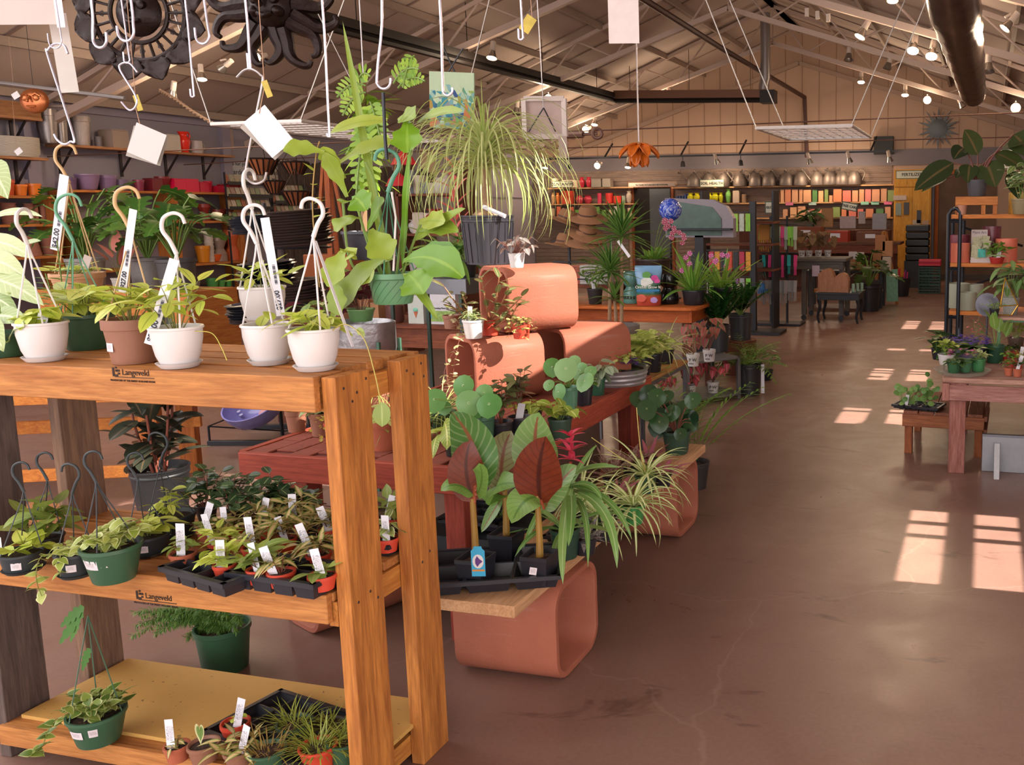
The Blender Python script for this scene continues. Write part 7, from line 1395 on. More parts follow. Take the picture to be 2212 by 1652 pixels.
# green-legged small table with terrarium
p = at(2150,682,6.6,0); zg = Y(2160,682,6.6).z; t, ad = parts('small_table','small table with faded wood top and green metal legs, standing on the right table','table',(p.x-.04,6.5,ZR)); hg = zg-ZR
ad('top', PKT, ((0,0,hg-.02),(.6,.4,hg))); 
for x, y in ((.06,.03),(.06,.35),(.55,.03)): ad('leg', M('4f7a5a',.5), ((x,y,0),(x+.018,y+.018,hg-.02)))
ad('frame', M('4f7a5a',.5), ((.05,.02,hg-.035),(.58,.036,hg-.02)))
gold = M('c89a3c',.3,.8); P_ = [Y(*q, 6.62) for q in ((2161,661),(2199,659),(2171,600),(2155,680),(2185,682))]; bk_ = Y(2190,650,6.8); t = thing('terrarium','gold-edged geometric glass terrarium holding air plants','terrarium',(P_[3].x+.03,6.62,zg+.001)); L0 = Vector(t.location)
q = [p_-L0 for p_ in P_]; q.append(bk_-L0); q[3].z = .004; q[4].z = .004
for i, j in ((0,1),(0,2),(1,2),(0,3),(1,4),(3,4),(5,2),(5,1),(5,4)): MB().tube([q[i],q[j]],.004,6).build('gold_edge', gold, t)
MB().add(q,[(0,1,2),(0,3,4,1),(5,1,2),(5,4,1)]).build('glass', GL('c8d0c8',.03,.18), t, False)
t2 = simple((P_[0].x-.04,6.6,zg+.001),'small trailing ivy spilling left of the gold terrarium',640,BLKP,LF('6f9a44','b5c87a'),.035,.05,n=9,Rd=.1,Hd=.06,L_=.03,W_=.022,kind='lobed')
# grey metal disc lamp
p = Y(2133,658,6.9); t = thing('metal_disc','round dark grey metal dish on a short stand, left of the gold terrarium','ornament',(p.x,p.y,ZR)); h_ = p.z-ZR; MB().lathe([(0,-.0),(.08,.0),(.085,.01),(.055,.012),(0,.03)], n=32, mat=face((0,0,h_),(-.1,-1,.1))).build('dish', M('5c5a62',.4,.6), t); MB().tube([(0,.01,0),(0,.01,h_-.07)],.008,8).build('stem', M('5c5a62',.4,.6), t)
MB().lathe([(0,0),(.05,0),(.05,.008),(0,.01)], n=20).build('foot', M('5c5a62',.4,.6), t)
# black pipe rack with pots, Y about 7.6
pm = M('22252c',.4,.5); yr = 7.6
xa = Y(2045,570,yr).x; xb = Y(2076,570,yr+.5).x; t = thing('pipe_rack','black pipe shelving unit with orange wood boards at the right','shelf unit',(0,yr,0))
x1_, x2_ = Y(2047,570,yr).x, Y(2072,570,yr).x; zt_ = Y(2060,450,yr).z
MB().tube([(x1_,0,0),(x1_,0,zt_-.05)]+[(x1_+.02,0,zt_-.01),(x1_+.05,0,zt_),(x2_-.03,0,zt_),(x2_-.0,0,zt_-.03),(x2_,0,zt_-.06)]+[(x2_,0,0)],.016,8).build('pipe_end', pm, t)
MB().tube([(x1_+.02,.42,0),(x1_+.02,.42,zt_-.05)],.016,8).build('pipe', pm, t); MB().tube([(x2_+.02,.42,0),(x2_+.02,.42,zt_-.1)],.016,8).build('pipe', pm, t)
zs3 = [Y(2060,y_,yr).z for y_ in (464,568,672)]
for i, z in enumerate(zs3): MB().bx((x1_+.02,.0,z-.03),(1.6,.44,z)).build('board', W('b5662a','dd8a40','x'), t, False); MB().tube([(x1_,0,z-.05),(x2_,0,z-.05)],.014,6).build('cross_pipe', pm, t)
MB().tube([(x2_,.42,zs3[1]+.28),(x2_+.5,.42,zs3[1]+.12)],.011,6).tube([(x2_+.4,.42,zs3[1]-.1),(x2_,.42,zs3[1]-.25)],.011,6).build('brace', pm, t)
def on(px, i, dy=.15): q = Y(px,500,yr+dy); return (q.x,q.y,zs3[i]+.001)
COR = M('d8745a',.5,var=.03); SPK = M('7a3a44',.3,var=.6,scale=70); SAGE = M('9fa08c',.5,var=.03); YSP = M('b58a40',.35,var=.4,scale=60)
def bigpot(name, label, px, i, w, h, m, dy=.15, kind='cyl', saucer_=True):
    p = on(px,i,dy); k = mpp(p); t = thing(name, label, 'planter', p); r = w*k/2; H_ = h*k
    MB().lathe([(0,.012),(r*.97,.012),(r,.02),(r,H_),(r*.93,H_),(r*.93,H_*.9),(0,H_*.88)] if kind == 'cyl' else [(0,0),(r*.7,0),(r*.95,H_*.35),(r,H_*.6),(r*.85,H_*.95),(r*.9,H_),(r*.8,H_),(0,H_*.9)], n=32).build('planter', m, t)
    if saucer_: MB().lathe([(0,0),(r*1.02,0),(r*1.03,.012),(0,.012)], n=32).build('saucer', m, t)
    return t
bigpot('planter','coral pink cylinder planter at the left of the middle rack board',2076,1,40,41,COR,.1); bigpot('planter','red and grey speckled planter behind the coral cylinder',2072,1,48,56,SPK,.3); bigpot('planter','large coral planter half hidden by foliage, right on the middle board',2175,1,46,50,COR,.2)
bigpot('planter','speckled burgundy planter behind the seed packet box',2142,1,40,74,SPK,.34); bigpot('planter','tall sage grey planter at the left of the lowest rack board',2072,2,50,52,SAGE,.3); bigpot('planter','sage grey planter in front on the lowest rack board',2094,2,38,38,SAGE,.12); bigpot('planter','sage grey planter at the back right of the lowest board',2110,2,36,50,SAGE,.32)
bigpot('planter','yellow and blue speckled planter on the top rack board',2200,0,46,46,YSP,.2)
p = on(2120,1,.08); k = mpp(p); t = thing('seed_box','white display box fanned with botanical seed packets','display box',p); MB().bx((-21*k,-.05,0),(21*k,.08,12*k)).bx((-21*k,.06,0),(13*k,.08,70*k)).build('carton', M('bfaea8',.6), t, False); SPM = M('aaa582',.6,var=.4,scale=60)
for i in range(14): MB().box(None,(15*k,.004,26*k), mat=Matrix.Translation((R(-14,14)*k,.05-.11*(i/14),(20+24*(1-i/14))*k)) @ Matrix.Rotation(R(-.35,.35),4,'Y')).build('seed_packet', SPM, t, False)
text('Plant Art', .03, M('5a5058',.6), t, face((-4*k,.059,64*k),(0,-1,0)))
MB().bx((-6*k,-.068,12*k),(10*k,-.062,30*k)).build('front_packet', M('2f9a8a',.5,var=.6,scale=40), t, False)
# philodendron on the top board in a wooden stand
p = on(2108,0,.15); t, ad = parts('pot_stand','orange wooden trough stand under the dark philodendron pot','stand',p); k = mpp(p); ad('tray', W('a8602e','c8803e','x'), ((-44*k,-.1,20*k),(44*k,.14,38*k))); 
for x in (-44,10,34): ad('leg', W('a8602e','c8803e','z'), ((x*k,-.09,0),((x+9)*k,.12,20*k)))
MB().lathe([(0,0),(9*k,0),(11*k,20*k),(0,20*k)], c=(-30*k,-.13,0), n=16).build('cup', M('b07a60',.6), t)
random.seed(650); pp_ = Vector(p)+Vector((-.0,.02,38*k+.002)); t = thing('potted_plant','dark burgundy-green philodendron in a grey pot on top of the pipe rack','potted plant',pp_); pot(t,22*k,18*k,35*k,M('4a484c',.6),'cyl')
PH = LF('26351f','44512a', rib='6a5a3a', rough=.3); ml, ms = MB(), MB()
for A, B, w_, nr in (((2060,352),(1975,412),.115,(0,-.8,.6)),((2045,385),(1990,415),.045,(0,-.6,.8)),((2112,335),(2083,280),.09,(.2,-1,0)),((2082,320),(2060,345),.08,(0,-.9,.4)),((2130,350),(2150,405),.13,(0,-.9,.3)),((2165,320),(2240,305),.09,(0,-.5,.9)),((2150,330),(2220,372),.1,(0,-.6,.8)),((2095,355),(2090,395),.09,(0,-.9,.3)),((2185,370),(2200,430),.08,(0,-.9,.2)),((2080,370),(2065,385),.05,(0,-.8,.5)),((2190,290),(2230,340),.12,(.0,-.9,.3))):
    a_, b_ = LOC(Y(*A,p[1]+.05),t), LOC(Y(*B,p[1]-.05),t); ml.bleaf(a_,(a_+b_)/2+Vector((0,0,.03)),b_,w_*1.8,'ovate',nr,.12,9,0,None,2); ms.tube(curve([(0,0,.1),a_*.5+Vector((0,0,.1)),a_],5),.006,6)
fin(t, ml, PH, ms, M('6a3428',.5))
# foliage crowding the right edge
simple(on(2205,0,.0),'cream-edged rubber plant leaves reaching in at the right edge',651,M('8a7a5a',.5),LF('4f7a34','8aa85a', edge='d8dcc0', rib='c8d0a0', rough=.3),.08,.12,n=9,Rd=.18,Hd=.36,L_=.14,W_=.07,lv=4)
simple(at(2185,600,6.7,zg+.001)*1,'leafy plant with long drooping leaves at the right edge above the terrarium',652,M('7f7f7a',.5),LF('4f7a3c','7f9f5c', rib='9ab080'),.06,.12,n=10,Rd=.13,Hd=.3,L_=.15,W_=.045,lv=4,el=(-.8,.5))
t = simple(on(2155,1,-.05),'bright green fern and begonia tray on the middle rack board',653,M('a82a24',.5),LF('4f8a2c','8aba44'),.06,.05,n=14,Rd=.11,Hd=.14,L_=.06,W_=.045,kind='lobed',lab=True)
simple(at(2196,690,6.95,ZR),'yellow-green trailing plant at the right edge beside the terrarium',654,M('5a4238',.5),LF('7f9a3a','a8b84c'),.06,.1,n=14,Rd=.1,Hd=.16,L_=.04,W_=.03)
# ================= HANGING THINGS =================
random.seed(701)
HM = M('c9c4d4',.25,.6,var=.05); HM2 = M('a8a0a0',.3,.7)
HY = 2.35; zr_ = 2.62
t = thing('hanging_rail','galvanised overhead pipe that the wire hooks hang from, above the rack','rail',(-1.8,HY,zr_)); MB().tube([(-2.6,0,0),(2.2,0,0)],.016,10).build('pipe', M('8a8480',.4,.7), t)
for x in (-2.5,-.4,2.0): MB().tube([(x,0,0),(x,0,1.2)],.006,5).build('hanger_rod', M('8a8480',.4,.7), t)
def jhook(label, px0, pxb, pyb, pxe, pye, r=.0032, y=HY, m=HM, ybar=-8):
    a, b, e = Y(px0,0,y), Y(pxb,pyb,y), Y(pxe,pye,y); top = Vector((a.x,y,zr_+.018)); w_ = (e-b).length; t = thing('wire_hook', label, 'hook', top); b2 = b.lerp(e,.5)+Vector((0,0,-w_*.0))
    pts = [Vector((0,0.03,-.04)),Vector((0,.02,.005)),Vector((0,0,.012)),Vector((0,-.02,-.02)),a-top]; lo = min(b.z,e.z)
    q0 = Vector((b.x,y,b.z)); hw = (e.x-b.x)/2; c0 = q0+Vector((hw,0,0)); lo = max(0,e.z-b.z)
    pts += [q0.lerp(a,.2)-top] + [c0+Vector((-hw*math.cos(g),0,-abs(hw)*math.sin(g)))-top for g in [i*PI/8 for i in range(9)]]+[c0+Vector((hw*1.02,0,max(.006,lo)))-top]
    MB().tube(curve(pts,4), r, 8).build('wire', m, t); return t
jhook('thick pale wire hook before the dark mask, leftmost of the hooks overlapping it',197,201,85,229,70,.0042)
jhook('wire hook curling to the left in front of the pierced mask',283,289,65,253,56,.004)
jhook('long thin wire hook ending low between the two masks',400,419,205,411,192,.0028); jhook('wire hook with a left-turned tip between the two masks',441,452,75,421,60,.0034)
jhook('long straight wire hook left of the green hanging pot, reaching down beside the wire shelf',696,712,292,708,300,.0034); jhook('wire hook carrying the dark rod of the green hanging pot',825,814,175,844,175,.0036)
jhook('straight wire hook in front of the flower painting',950,957,195,977,196,.0036); jhook('long closed wire hook at top centre near the yellow card',1125,1130,80,1120,62,.003)
def shook(label, pts, r=.003, y=HY, m=HM2):
    P0 = [Y(px,py,y) for px, py in pts]; t = thing('wire_hook', label, 'hook', P0[0]); MB().tube(curve([p-P0[0] for p in P0],6), r, 8).build('wire', m, t); return t
shook('wire S-hook holding the tan ribbed pot at the upper left',((147,116),(138,98),(118,95),(104,108),(104,122),(158,290),(152,306),(138,312),(124,302),(117,290)),.0038,2.5,HM)
jhook('thin dark wire hook at the upper left above the S-hook',120,133,85,103,72,.002)
jhook('thin wire hook in front of the pierced mask carrying the small S-hook',262,280,128,266,112,.0024); shook('small wire S-hook under the pierced mask with a printed card',((297,156),(280,137),(262,138),(260,152),(292,205),(294,228),(280,238),(262,220)),.0028,HY,HM)
jhook('wire hook carrying the long S-hook below the curly sun mask',530,541,148,534,115,.0036); shook('long wire S-hook holding the highest white pot',((512,167),(528,152),(545,150),(563,162),(567,180),(545,290),(531,370),(536,388),(552,397),(570,390),(576,372)),.0036,2.3,HM2)
t = thing('hanging_rail','second overhead pipe carrying the two dark iron masks','rail',(-2.4,3.3,3.42)); MB().tube([(-2.6,0,0),(1.6,0,0)],.016,10).build('pipe', M('8a8480',.4,.7), t)
for x in (-2.5,1.5): MB().tube([(x,0,0),(x,0,.9)],.006,5).build('hanger_rod', M('8a8480',.4,.7), t)
# dark iron masks
IRN = M('22130f',.4,.55,var=.3,scale=25,bump=.4)
MY = 3.3
def mask_common(p, label):
    return thing('iron_mask', label, 'wall mask', p)
p = Y(300,28,MY); s = mpp(p); t = mask_common(p,'dark pierced iron sun mask with leaf-shaped rays, upper left'); m_ = face((0,0,0),-FH); 
def tor(R_, r, n=48, m=16): 
    mb = MB(); mb.tube([m_ @ Vector((R_*math.cos(2*PI*i/n),R_*math.sin(2*PI*i/n),0)) for i in range(n+1)], r, 8, cap=False); return mb
for rr_, r2 in ((100,6),(62,5)): tor(rr_*s,r2*s).build('ring', IRN, t)
MB().lathe([(0,.05),(20*s,.045),(42*s,.02),(50*s,0),(0,-.004)], n=32, mat=m_).build('face', IRN, t)
for sx_ in (-1,1): MB().lathe([(0,.06),(9*s,.05),(12*s,.02)], n=12, mat=m_ @ Matrix.Translation((sx_*18*s,12*s,0))).build('eye', IRN, t)
MB().tube([m_ @ Vector(v) for v in ((0,20*s,.05),(0,-2*s,.085),(0,-10*s,.06))],.011,8).build('nose', IRN, t); MB().tube([m_ @ Vector(v) for v in ((-14*s,-20*s,.05),(0,-26*s,.06),(14*s,-20*s,.05))],.009,8).build('mouth', IRN, t)
for k in range(24):
    a_ = k*PI/12; d = Vector((math.cos(a_),math.sin(a_),0)); MB().tube([m_ @ (d*64*s), m_ @ (d*98*s)], 3.2*s, 6).build('spoke', IRN, t)
    if k%2 == 0: MB().lathe([(0,.003),(7*s,0),(0,-.003)], n=5, mat=m_ @ Matrix.Translation(d*80*s)).build('star', IRN, t)
for k in range(12):
    a_ = k*PI/6+.26; ml = MB(); d = Vector((math.cos(a_),math.sin(a_),0)); ml.bleaf(m_ @ (d*94*s), m_ @ (d*120*s), m_ @ (d*146*s), 68*s, 'ovate', -FH, .25, 8, .03, cols=2); o = ml.build('ray', IRN, t); sm_ = o.modifiers.new('solid','SOLIDIFY'); sm_.thickness = .005
for dx in (-.09,.09): MB().tube([(dx,0,.15),(dx*.3,0,1.0)],.003,5).build('wire', HM2, t)
p = Y(588,15,MY); s = mpp(p); t = mask_common(p,'dark iron sun mask with long curling tentacle rays, upper centre-left'); MB().lathe([(0,.08),(22*s,.07),(42*s,.04),(52*s,0),(0,-.004)], n=32, mat=m_).build('face', IRN, t)
for sx_ in (-1,1): MB().lathe([(0,.09),(8*s,.08),(12*s,.045)], n=14, mat=m_ @ Matrix.Translation((sx_*20*s,8*s,0))).build('eye', IRN, t); MB().lathe([(0,.085),(10*s,.07),(14*s,.04)], n=14, mat=m_ @ Matrix.Translation((sx_*24*s,-14*s,0))).build('cheek', IRN, t)
MB().tube([m_ @ Vector(v) for v in ((0,24*s,.07),(0,0,.12),(0,-6*s,.1))],.014,8).build('nose', IRN, t); MB().tube([m_ @ Vector(v) for v in ((-14*s,-20*s,.07),(0,-27*s,.08),(14*s,-20*s,.07))],.011,8).build('mouth', IRN, t)
random.seed(702)
for k in range(15):
    a_ = k*2*PI/15+.1; d = Vector((math.cos(a_),math.sin(a_),0)); n_ = Vector((-math.sin(a_),math.cos(a_),0)); L_ = R(85,105)*s+46*s*.0; sg = 1 if k%2 else -1; L0_ = L_
    pts = [m_ @ (d*q*L0_+n_*sg*w_*s) for q, w_ in ((.48,0),(.75,6),(.95,12),(1.12,10),(1.28,-2),(1.34,-14),(1.28,-24))]; MB().tube(curve(pts,4), [max(.006,17*s*(1-.7*i/24)) for i in range(len(curve(pts,4)))], 8).build('ray', IRN, t)
for dx in (-.09,.09): MB().tube([(dx,0,.1),(dx*.3,0,1.1)],.003,5).build('wire', HM2, t)
# cards
def card(label, px, py, y, w, h, rot, m=PAPER, name='card', string=None, double=False, yaw=0.0):
    p = Y(px,py,y); k = mpp(p); t = thing(name, label, 'card', p); mt = face((0,0,0), (-FH+AH*yaw), rot); MB().box(None,(w*k,h*k,.0012), mat=mt).build('sheet', m, t, False)
    if double: MB().box(None,(w*k,h*k,.0012), mat=face((-.012,.012,-.006), (-FH+AH*(yaw+.25)), rot+.1)).build('back_sheet', M('a8a098',.7), t, False)
    if not string: MB().tube([mt @ Vector((0,h*k*.48,0)), Vector((0,0,max(.12,2.62-p.z) if y < 4 else .5))], .0011, 4).build('string', M('b08a70',.7), t)
    if string: MB().tube([mt @ Vector((string[0]*k,string[1]*k,.002)), Y(*string[2:],y)-p], .0012, 4).build('string', M('b08a70',.7), t)
    return t
card('blank white card hung on a string, left of centre near the red pitcher',317,310,2.42,68,68,-.42,PAPER,string=(-26,34,292,228),double=True)
card('white card pair hanging from the long S-hook',580,284,2.28,62,94,.65,M('dcdce0',.5),string=(10,40,571,190),double=True)
MB_y = M('b5a040',.6,var=.5,scale=30)
card('small yellow and white tag above the left blank card',298,222,2.41,12,34,.25,MB_y); card('small yellow and white tag above the right white card',577,192,2.27,13,36,.3,MB_y)
card('large white printed sheet in a clear sleeve at top centre',1347,40,2.6,66,104,0,M('c4b8b4',.6),'sign_card'); card('yellow picture card with a white lower half at top centre',1140,52,2.6,24,36,-.6,MB_y)
t = card('long translucent laminated sign at the upper left',137,115,2.62,40,165,.06,GL('d8cfc8',.2,.55),'sign_card'); 
card('grey translucent hanging sign in the top left corner',55,22,2.5,160,60,.0,GL('cfc0b8',.2,.7),'sign_card'); card('bright white card edge at the top left',128,25,2.4,18,66,.03,M('e0dce4',.5))
card('white note tag on the lower far-left shelf',40,327,6.6,16,12,.6,PAPER); card('white tag beside the copper sun face',34,206,6.4,16,13,.5,PAPER)
# flower painting and back of another picture
p = Y(977,217,4.6); k = mpp(p); t = thing('canvas_painting','square canvas painted with blue and orange flowers, hung by chains','painting',p); pt = NT('flower_painting'); v = pt.coord((1,1,1),'Generated'); s_ = pt.n('ShaderNodeSeparateXYZ'); pt.l(v,s_.inputs[0]); z_ = s_.outputs[2]
vo = pt.n('ShaderNodeTexVoronoi'); pt.l(v,vo.inputs['Vector']); vo.inputs['Scale'].default_value = 9; sc_ = pt.n('ShaderNodeSeparateColor'); pt.l(vo.outputs['Color'],sc_.inputs[0])
cc = pt.ramp(sc_.outputs[0],[(.0,col('24407a')),(.25,col('2f7f8a')),(.45,col('6f9a4a')),(.6,col('b86a2a')),(.75,col('5a90a0')),(1,col('a8c0a0'))]); bgc = pt.mix(pt.noise(v,5,3),col('9fb89a'),col('b8c4a4')); msk = pt.math('LESS_THAN', pt.math('ADD', z_, pt.math('MULTIPLY', sc_.outputs[1], .35)), .78); pt.set(Base_Color=pt.mix(msk,bgc,cc), Roughness=.7)
mt = face((0,0,0),-FH,.02); mt3 = mt @ Matrix.Rotation(0,4,'X'); o = MB().box(None,(96*k,118*k,.02), mat=Matrix.Rotation(math.atan2(AH.y,AH.x),4,'Z') @ Matrix.Rotation(PI/2,4,'X')).build('canvas', pt.m, t, False)
for dx in (-20,15): MB().tube([AH*(dx*.4*k)+Vector((0,0,59*k)), AH*(dx*-1.2*k)+Vector((0,0,110*k))],.004,4).build('chain', BLM, t)
t.rotation_euler[1] = .05
p = Y(1178,255,5.2); k = mpp(p); t = thing('canvas_painting','back of a white-framed picture hung by chains, right of the spiky palm','painting',p); m2 = Matrix.Rotation(math.atan2(AH.y,AH.x),4,'Z'); MB().box(None,(86*k,.03,82*k), mat=m2).build('canvas', M('b09a92',.7), t, False)
for a_, b_ in (((-43,40),(43,40)),((-43,-40),(43,-40)),((-43,-40),(-43,40)),((43,-40),(43,40))): MB().beam(m2 @ Vector((a_[0]*k,-.02,a_[1]*k)), m2 @ Vector((b_[0]*k,-.02,b_[1]*k)), .02,.03).build('frame', M('bfb0a8',.6), t, False)
for dx in (-34,24): MB().tube([m2 @ Vector((0,-.04,20*k)), m2 @ Vector((dx*k,-.04,-30*k))],.004,5).build('chain', BLM, t)
MB().tube([m2 @ Vector((0,-.04,20*k)), m2 @ Vector((-5*k,-.04,260*k))],.003,4).build('cord', HM2, t)
p = Y(1216,318,5.1); t = thing('sign_card','narrow pale paper strip hanging under the white-framed picture','card',p); MB().box(None,(18*k,.002,46*k), mat=m2).build('sheet', M('a8948c',.7), t, False)
# turnbuckle cables
cb = M('6a4c40',.5,.4)
for lb, A, B in (('upper steel cable across the hall below the trusses',(1100,290,9.0),(2230,242,9.0)),('lower steel cable across the hall above the back shelves',(880,328,11.0),(2230,295,11.0))):
    a_, b_ = Y(*A), Y(*B); t = thing('steel_cable', lb, 'cable', a_); e = Vector((XR-.02,b_.y,b_.z)); s0 = Vector((XL+.08,a_.y,a_.z-.1)); MB().tube([s0-a_,(0,0,0),b_-a_,e-a_],.007,5).build('cable', cb, t)
t = thing('turnbuckle','large rusty turnbuckle with ring ends, right of the spiky palm','turnbuckle',Y(1220,290,6.0)); a_, b_, c_ = Y(1170,292,6.0), Y(1260,290,6.0), Y(1290,288,6.0); L0 = Vector(t.location)
MB().tube([a_+(b_-a_)*.25-L0, b_-L0],.026,8).build('barrel', cb, t)
for q_ in (a_,c_): MB().tube([q_-L0+AH*(.032*math.cos(g))+Vector((0,0,.032*math.sin(g))) for g in [i*PI/8 for i in range(17)]],.012,6,cap=False).build('ring', cb, t)
MB().tube([b_-L0,c_-L0],.011,6).build('bolt', cb, t)
# silk flower garland
t = thing('flower_garland','pale pink silk flower garland strung behind the palm leaves','garland',Y(1180,305,6.2)); L0 = Vector(t.location); gp = [Y(px,py,6.2)-L0 for px,py in ((900,285),(960,290),(1040,300),(1130,300),(1190,300),(1230,290))]; MB().tube(curve(gp,5),.008,5).build('twig', M('5f4a3c',.8), t)
for i, (px, py) in enumerate(((945,292),(975,290),(1000,295),(1128,300),(1145,312),(1168,308),(1190,318),(1110,318),(1210,300),(1125,280))):
    ml = MB(); c_ = Y(px,py,6.15)-L0; [ml.leaf(c_, k*1.05, R(-.6,.6), .085, .05, .5, 'petal', .2, 0, 4) for k in range(6)]; ml.build('silk_flower', LF('c09a8c','d8b8a8', rough=.7), t)
# orange glass lotus mobile
p = Y(1380,320,5.6); k = mpp(p); t = thing('glass_mobile','amber and orange glass lotus ornament hanging by a chain at centre','ornament',p); AM = M('c8641c',.12,var=.45,scale=30)
for ring, n_, e, z0, L_ in ((0,8,-.55,.05,38),(1,6,-1.1,.0,30),(2,5,-1.35,.03,20)):
    for j in range(n_): ml = MB(); ml.leaf((0,0,z0*.6), j*2*PI/n_+ring*.5, e+.3, L_*k*1.5, 26*k, .6, 'oval', .5, 0, 7, cols=2); o = ml.build('glass_petal', AM, t); o.modifiers.new('s','SOLIDIFY').thickness = .004
MB().tube([(0,0,.04),(.0,0,1.25)],.005,5).build('chain', HM2, t)
t = thing('overhead_pipe','thin galvanised pipe crossing in front of the far-left shelves','pipe',Y(0,178,6.4)); MB().tube([(-.6,0,.03),(0,0,0),Y(270,212,6.4)-t.location],.016,8).build('pipe', M('8f8884',.4,.7), t)
t = thing('twisted_cord','twisted tan lamp cord strung from the near truss to the white wire shelf','cord',Y(345,195,8.0)); _b = [Y(*q,8.0-.3*i)-t.location for i,q in enumerate(((345,195),(375,212),(415,240),(462,268)))]; [MB().tube([v+Vector((0,.012*math.sin(i*1.3+s_),.012*math.cos(i*1.3+s_))) for i,v in enumerate(curve(_b,14))],.009,5).build('strand', M('b08a68',.7), t) for s_ in (0,PI)]
# ================= GREEN HANGING POT WITH CLIMBING CACTUS LEAVES =================
random.seed(720); p = Y(850,655,2.42); k = mpp(p); t = thing('hanging_pot','green ribbed hanging pot with long wavy leaves, held by a dark rod hook','potted plant',p); gp_ = M('5f8f68',.4,var=.06)
MB().lathe([(0,0),(38*k,0),(40*k,3*k),(46*k,52*k),(52*k,53*k),(54*k,55*k),(54*k,66*k),(50*k,66*k),(46*k,52*k),(0,50*k)], n=40).build('pot', gp_, t); MB().lathe([(48*k,56*k),(0,60*k)], n=20).build('soil', SOIL, t)
gl = M('3f6a4a',.5)
for j in range(16):
    a_ = j*2*PI/16; MB().tube([(((40+6.4*q)*k)*math.cos(a_+q*.9),((40+6.4*q)*k)*math.sin(a_+q*.9),(4+46*q)*k) for q in (0,.25,.5,.75,1)],.0009,4).build('groove', gl, t)
j_ = LOC(Y(838,415,2.42),t); hanger(t, 50*k, 64*k, j_, .125, M('4f8a70',.45), 4, -1, .0065, .002, a0=.3); MB().tube([LOC(Y(846,415,2.4),t),LOC(Y(855,470,2.38),t),LOC(Y(850,585,2.33),t)],.003,6).build('white_strap', WHTP, t)
EPI = LF('7f9a34','a9b848', rib='93a840', rough=.35); EPID = LF('4f8418','76a024', rib='86ac38', rough=.35); ml = MB(); ml2 = MB(); ms = MB()
for A, B, w, b, d1, d2, dk in (((845,640),(740,45),14,-16,0,.1,0),((700,330),(612,325),30,8,-.1,-.15,0),((745,385),(695,318),34,6,-.05,-.1,0),((750,425),(700,330),26,-8,-.05,-.1,0),((838,262),(712,288),24,14,.05,0,0),((735,350),(850,305),26,12,0,.05,0),((880,262),(880,330),46,6,.0,-.05,1),((885,320),(870,590),20,-8,-.05,0,1),((860,262),(895,255),34,10,0,-.05,0),((900,265),(1000,240),20,12,0,-.08,0),((770,445),(740,440),34,10,-.05,-.1,0),((780,470),(725,500),44,10,-.05,-.12,0),((800,495),(840,560),46,0,-.05,-.1,0),((760,430),(790,455),40,14,-.08,-.12,1),((795,495),(830,430),32,-6,0,-.05,1),((840,555),(715,690),44,-30,-.05,-.1,0),((745,540),(712,620),40,-10,-.1,-.15,0),((720,600),(735,680),36,0,-.1,-.14,0),((770,560),(740,545),32,8,-.1,-.14,0),((880,560),(990,575),46,-22,-.05,-.15,1),((870,565),(1000,600),50,-30,-.1,-.2,1),((880,590),(915,635),52,6,-.12,-.2,1),((910,560),(960,560),30,-10,0,-.1,0),((895,520),(1005,450),24,-6,0,-.1,0),((905,480),(960,480),34,-4,0,-.1,0),((900,500),(990,500),26,-10,0,-.1,0),((870,590),(945,690),16,-14,-.1,-.2,0),((790,580),(800,610),30,0,-.05,-.1,0),((850,560),(770,610),18,20,0,0,0)):
    a_, b_ = LOC(Y(*A,p.y+d1),t), LOC(Y(*B,p.y+d2),t); c_ = (a_+b_)/2+Vector((0,0,-b*k*1.0 if b < 0 else b*k)); c_ = (a_+b_)/2+Vector((0,0,abs(b)*k*(1.5)))
    (ml2 if dk else ml).bleaf(a_, c_, b_, w*k*1.25, 'staghorn' if w > 24 else 'oval', (R(-.3,.3),-.8,.5), .2, 14, .04, cols=2)
for A, B, C_ in (((850,650),(870,480),(890,300)),((845,640),(800,540),(770,440)),((855,640),(880,560),(910,480)),((850,640),(830,600),(790,500)),((840,640),(760,570),(740,430)),((850,640),(815,420),(790,350))): ms.tube(curve([(LOC(Y(*A,p.y),t)),LOC(Y(*B,p.y),t),LOC(Y(*C_,p.y),t)],6),.004,6)
ml.build('leaves', EPI, t); ml2.build('darker_leaves', EPID, t); ms.build('stems', STEMG, t)
for px, py, lb in ((700,330,''),): ms2 = MB(); ms2.tube(curve([LOC(Y(690,620,2.35),t),LOC(Y(675,450,2.35),t),LOC(Y(682,340,2.35),t),LOC(Y(690,305,2.35),t)],5),.002,5); ms2.build('climbing_vine', M('a8864a',.6), t); ml = MB(); [ml.leaf(LOC(Y(678,py_,2.35),t), R(0,6.28), R(0,1), .045,.02,.3,'lance') for py_ in (370,375,400,430,440,470,500)]; ml.build('vine_leaves', HOYA, t)
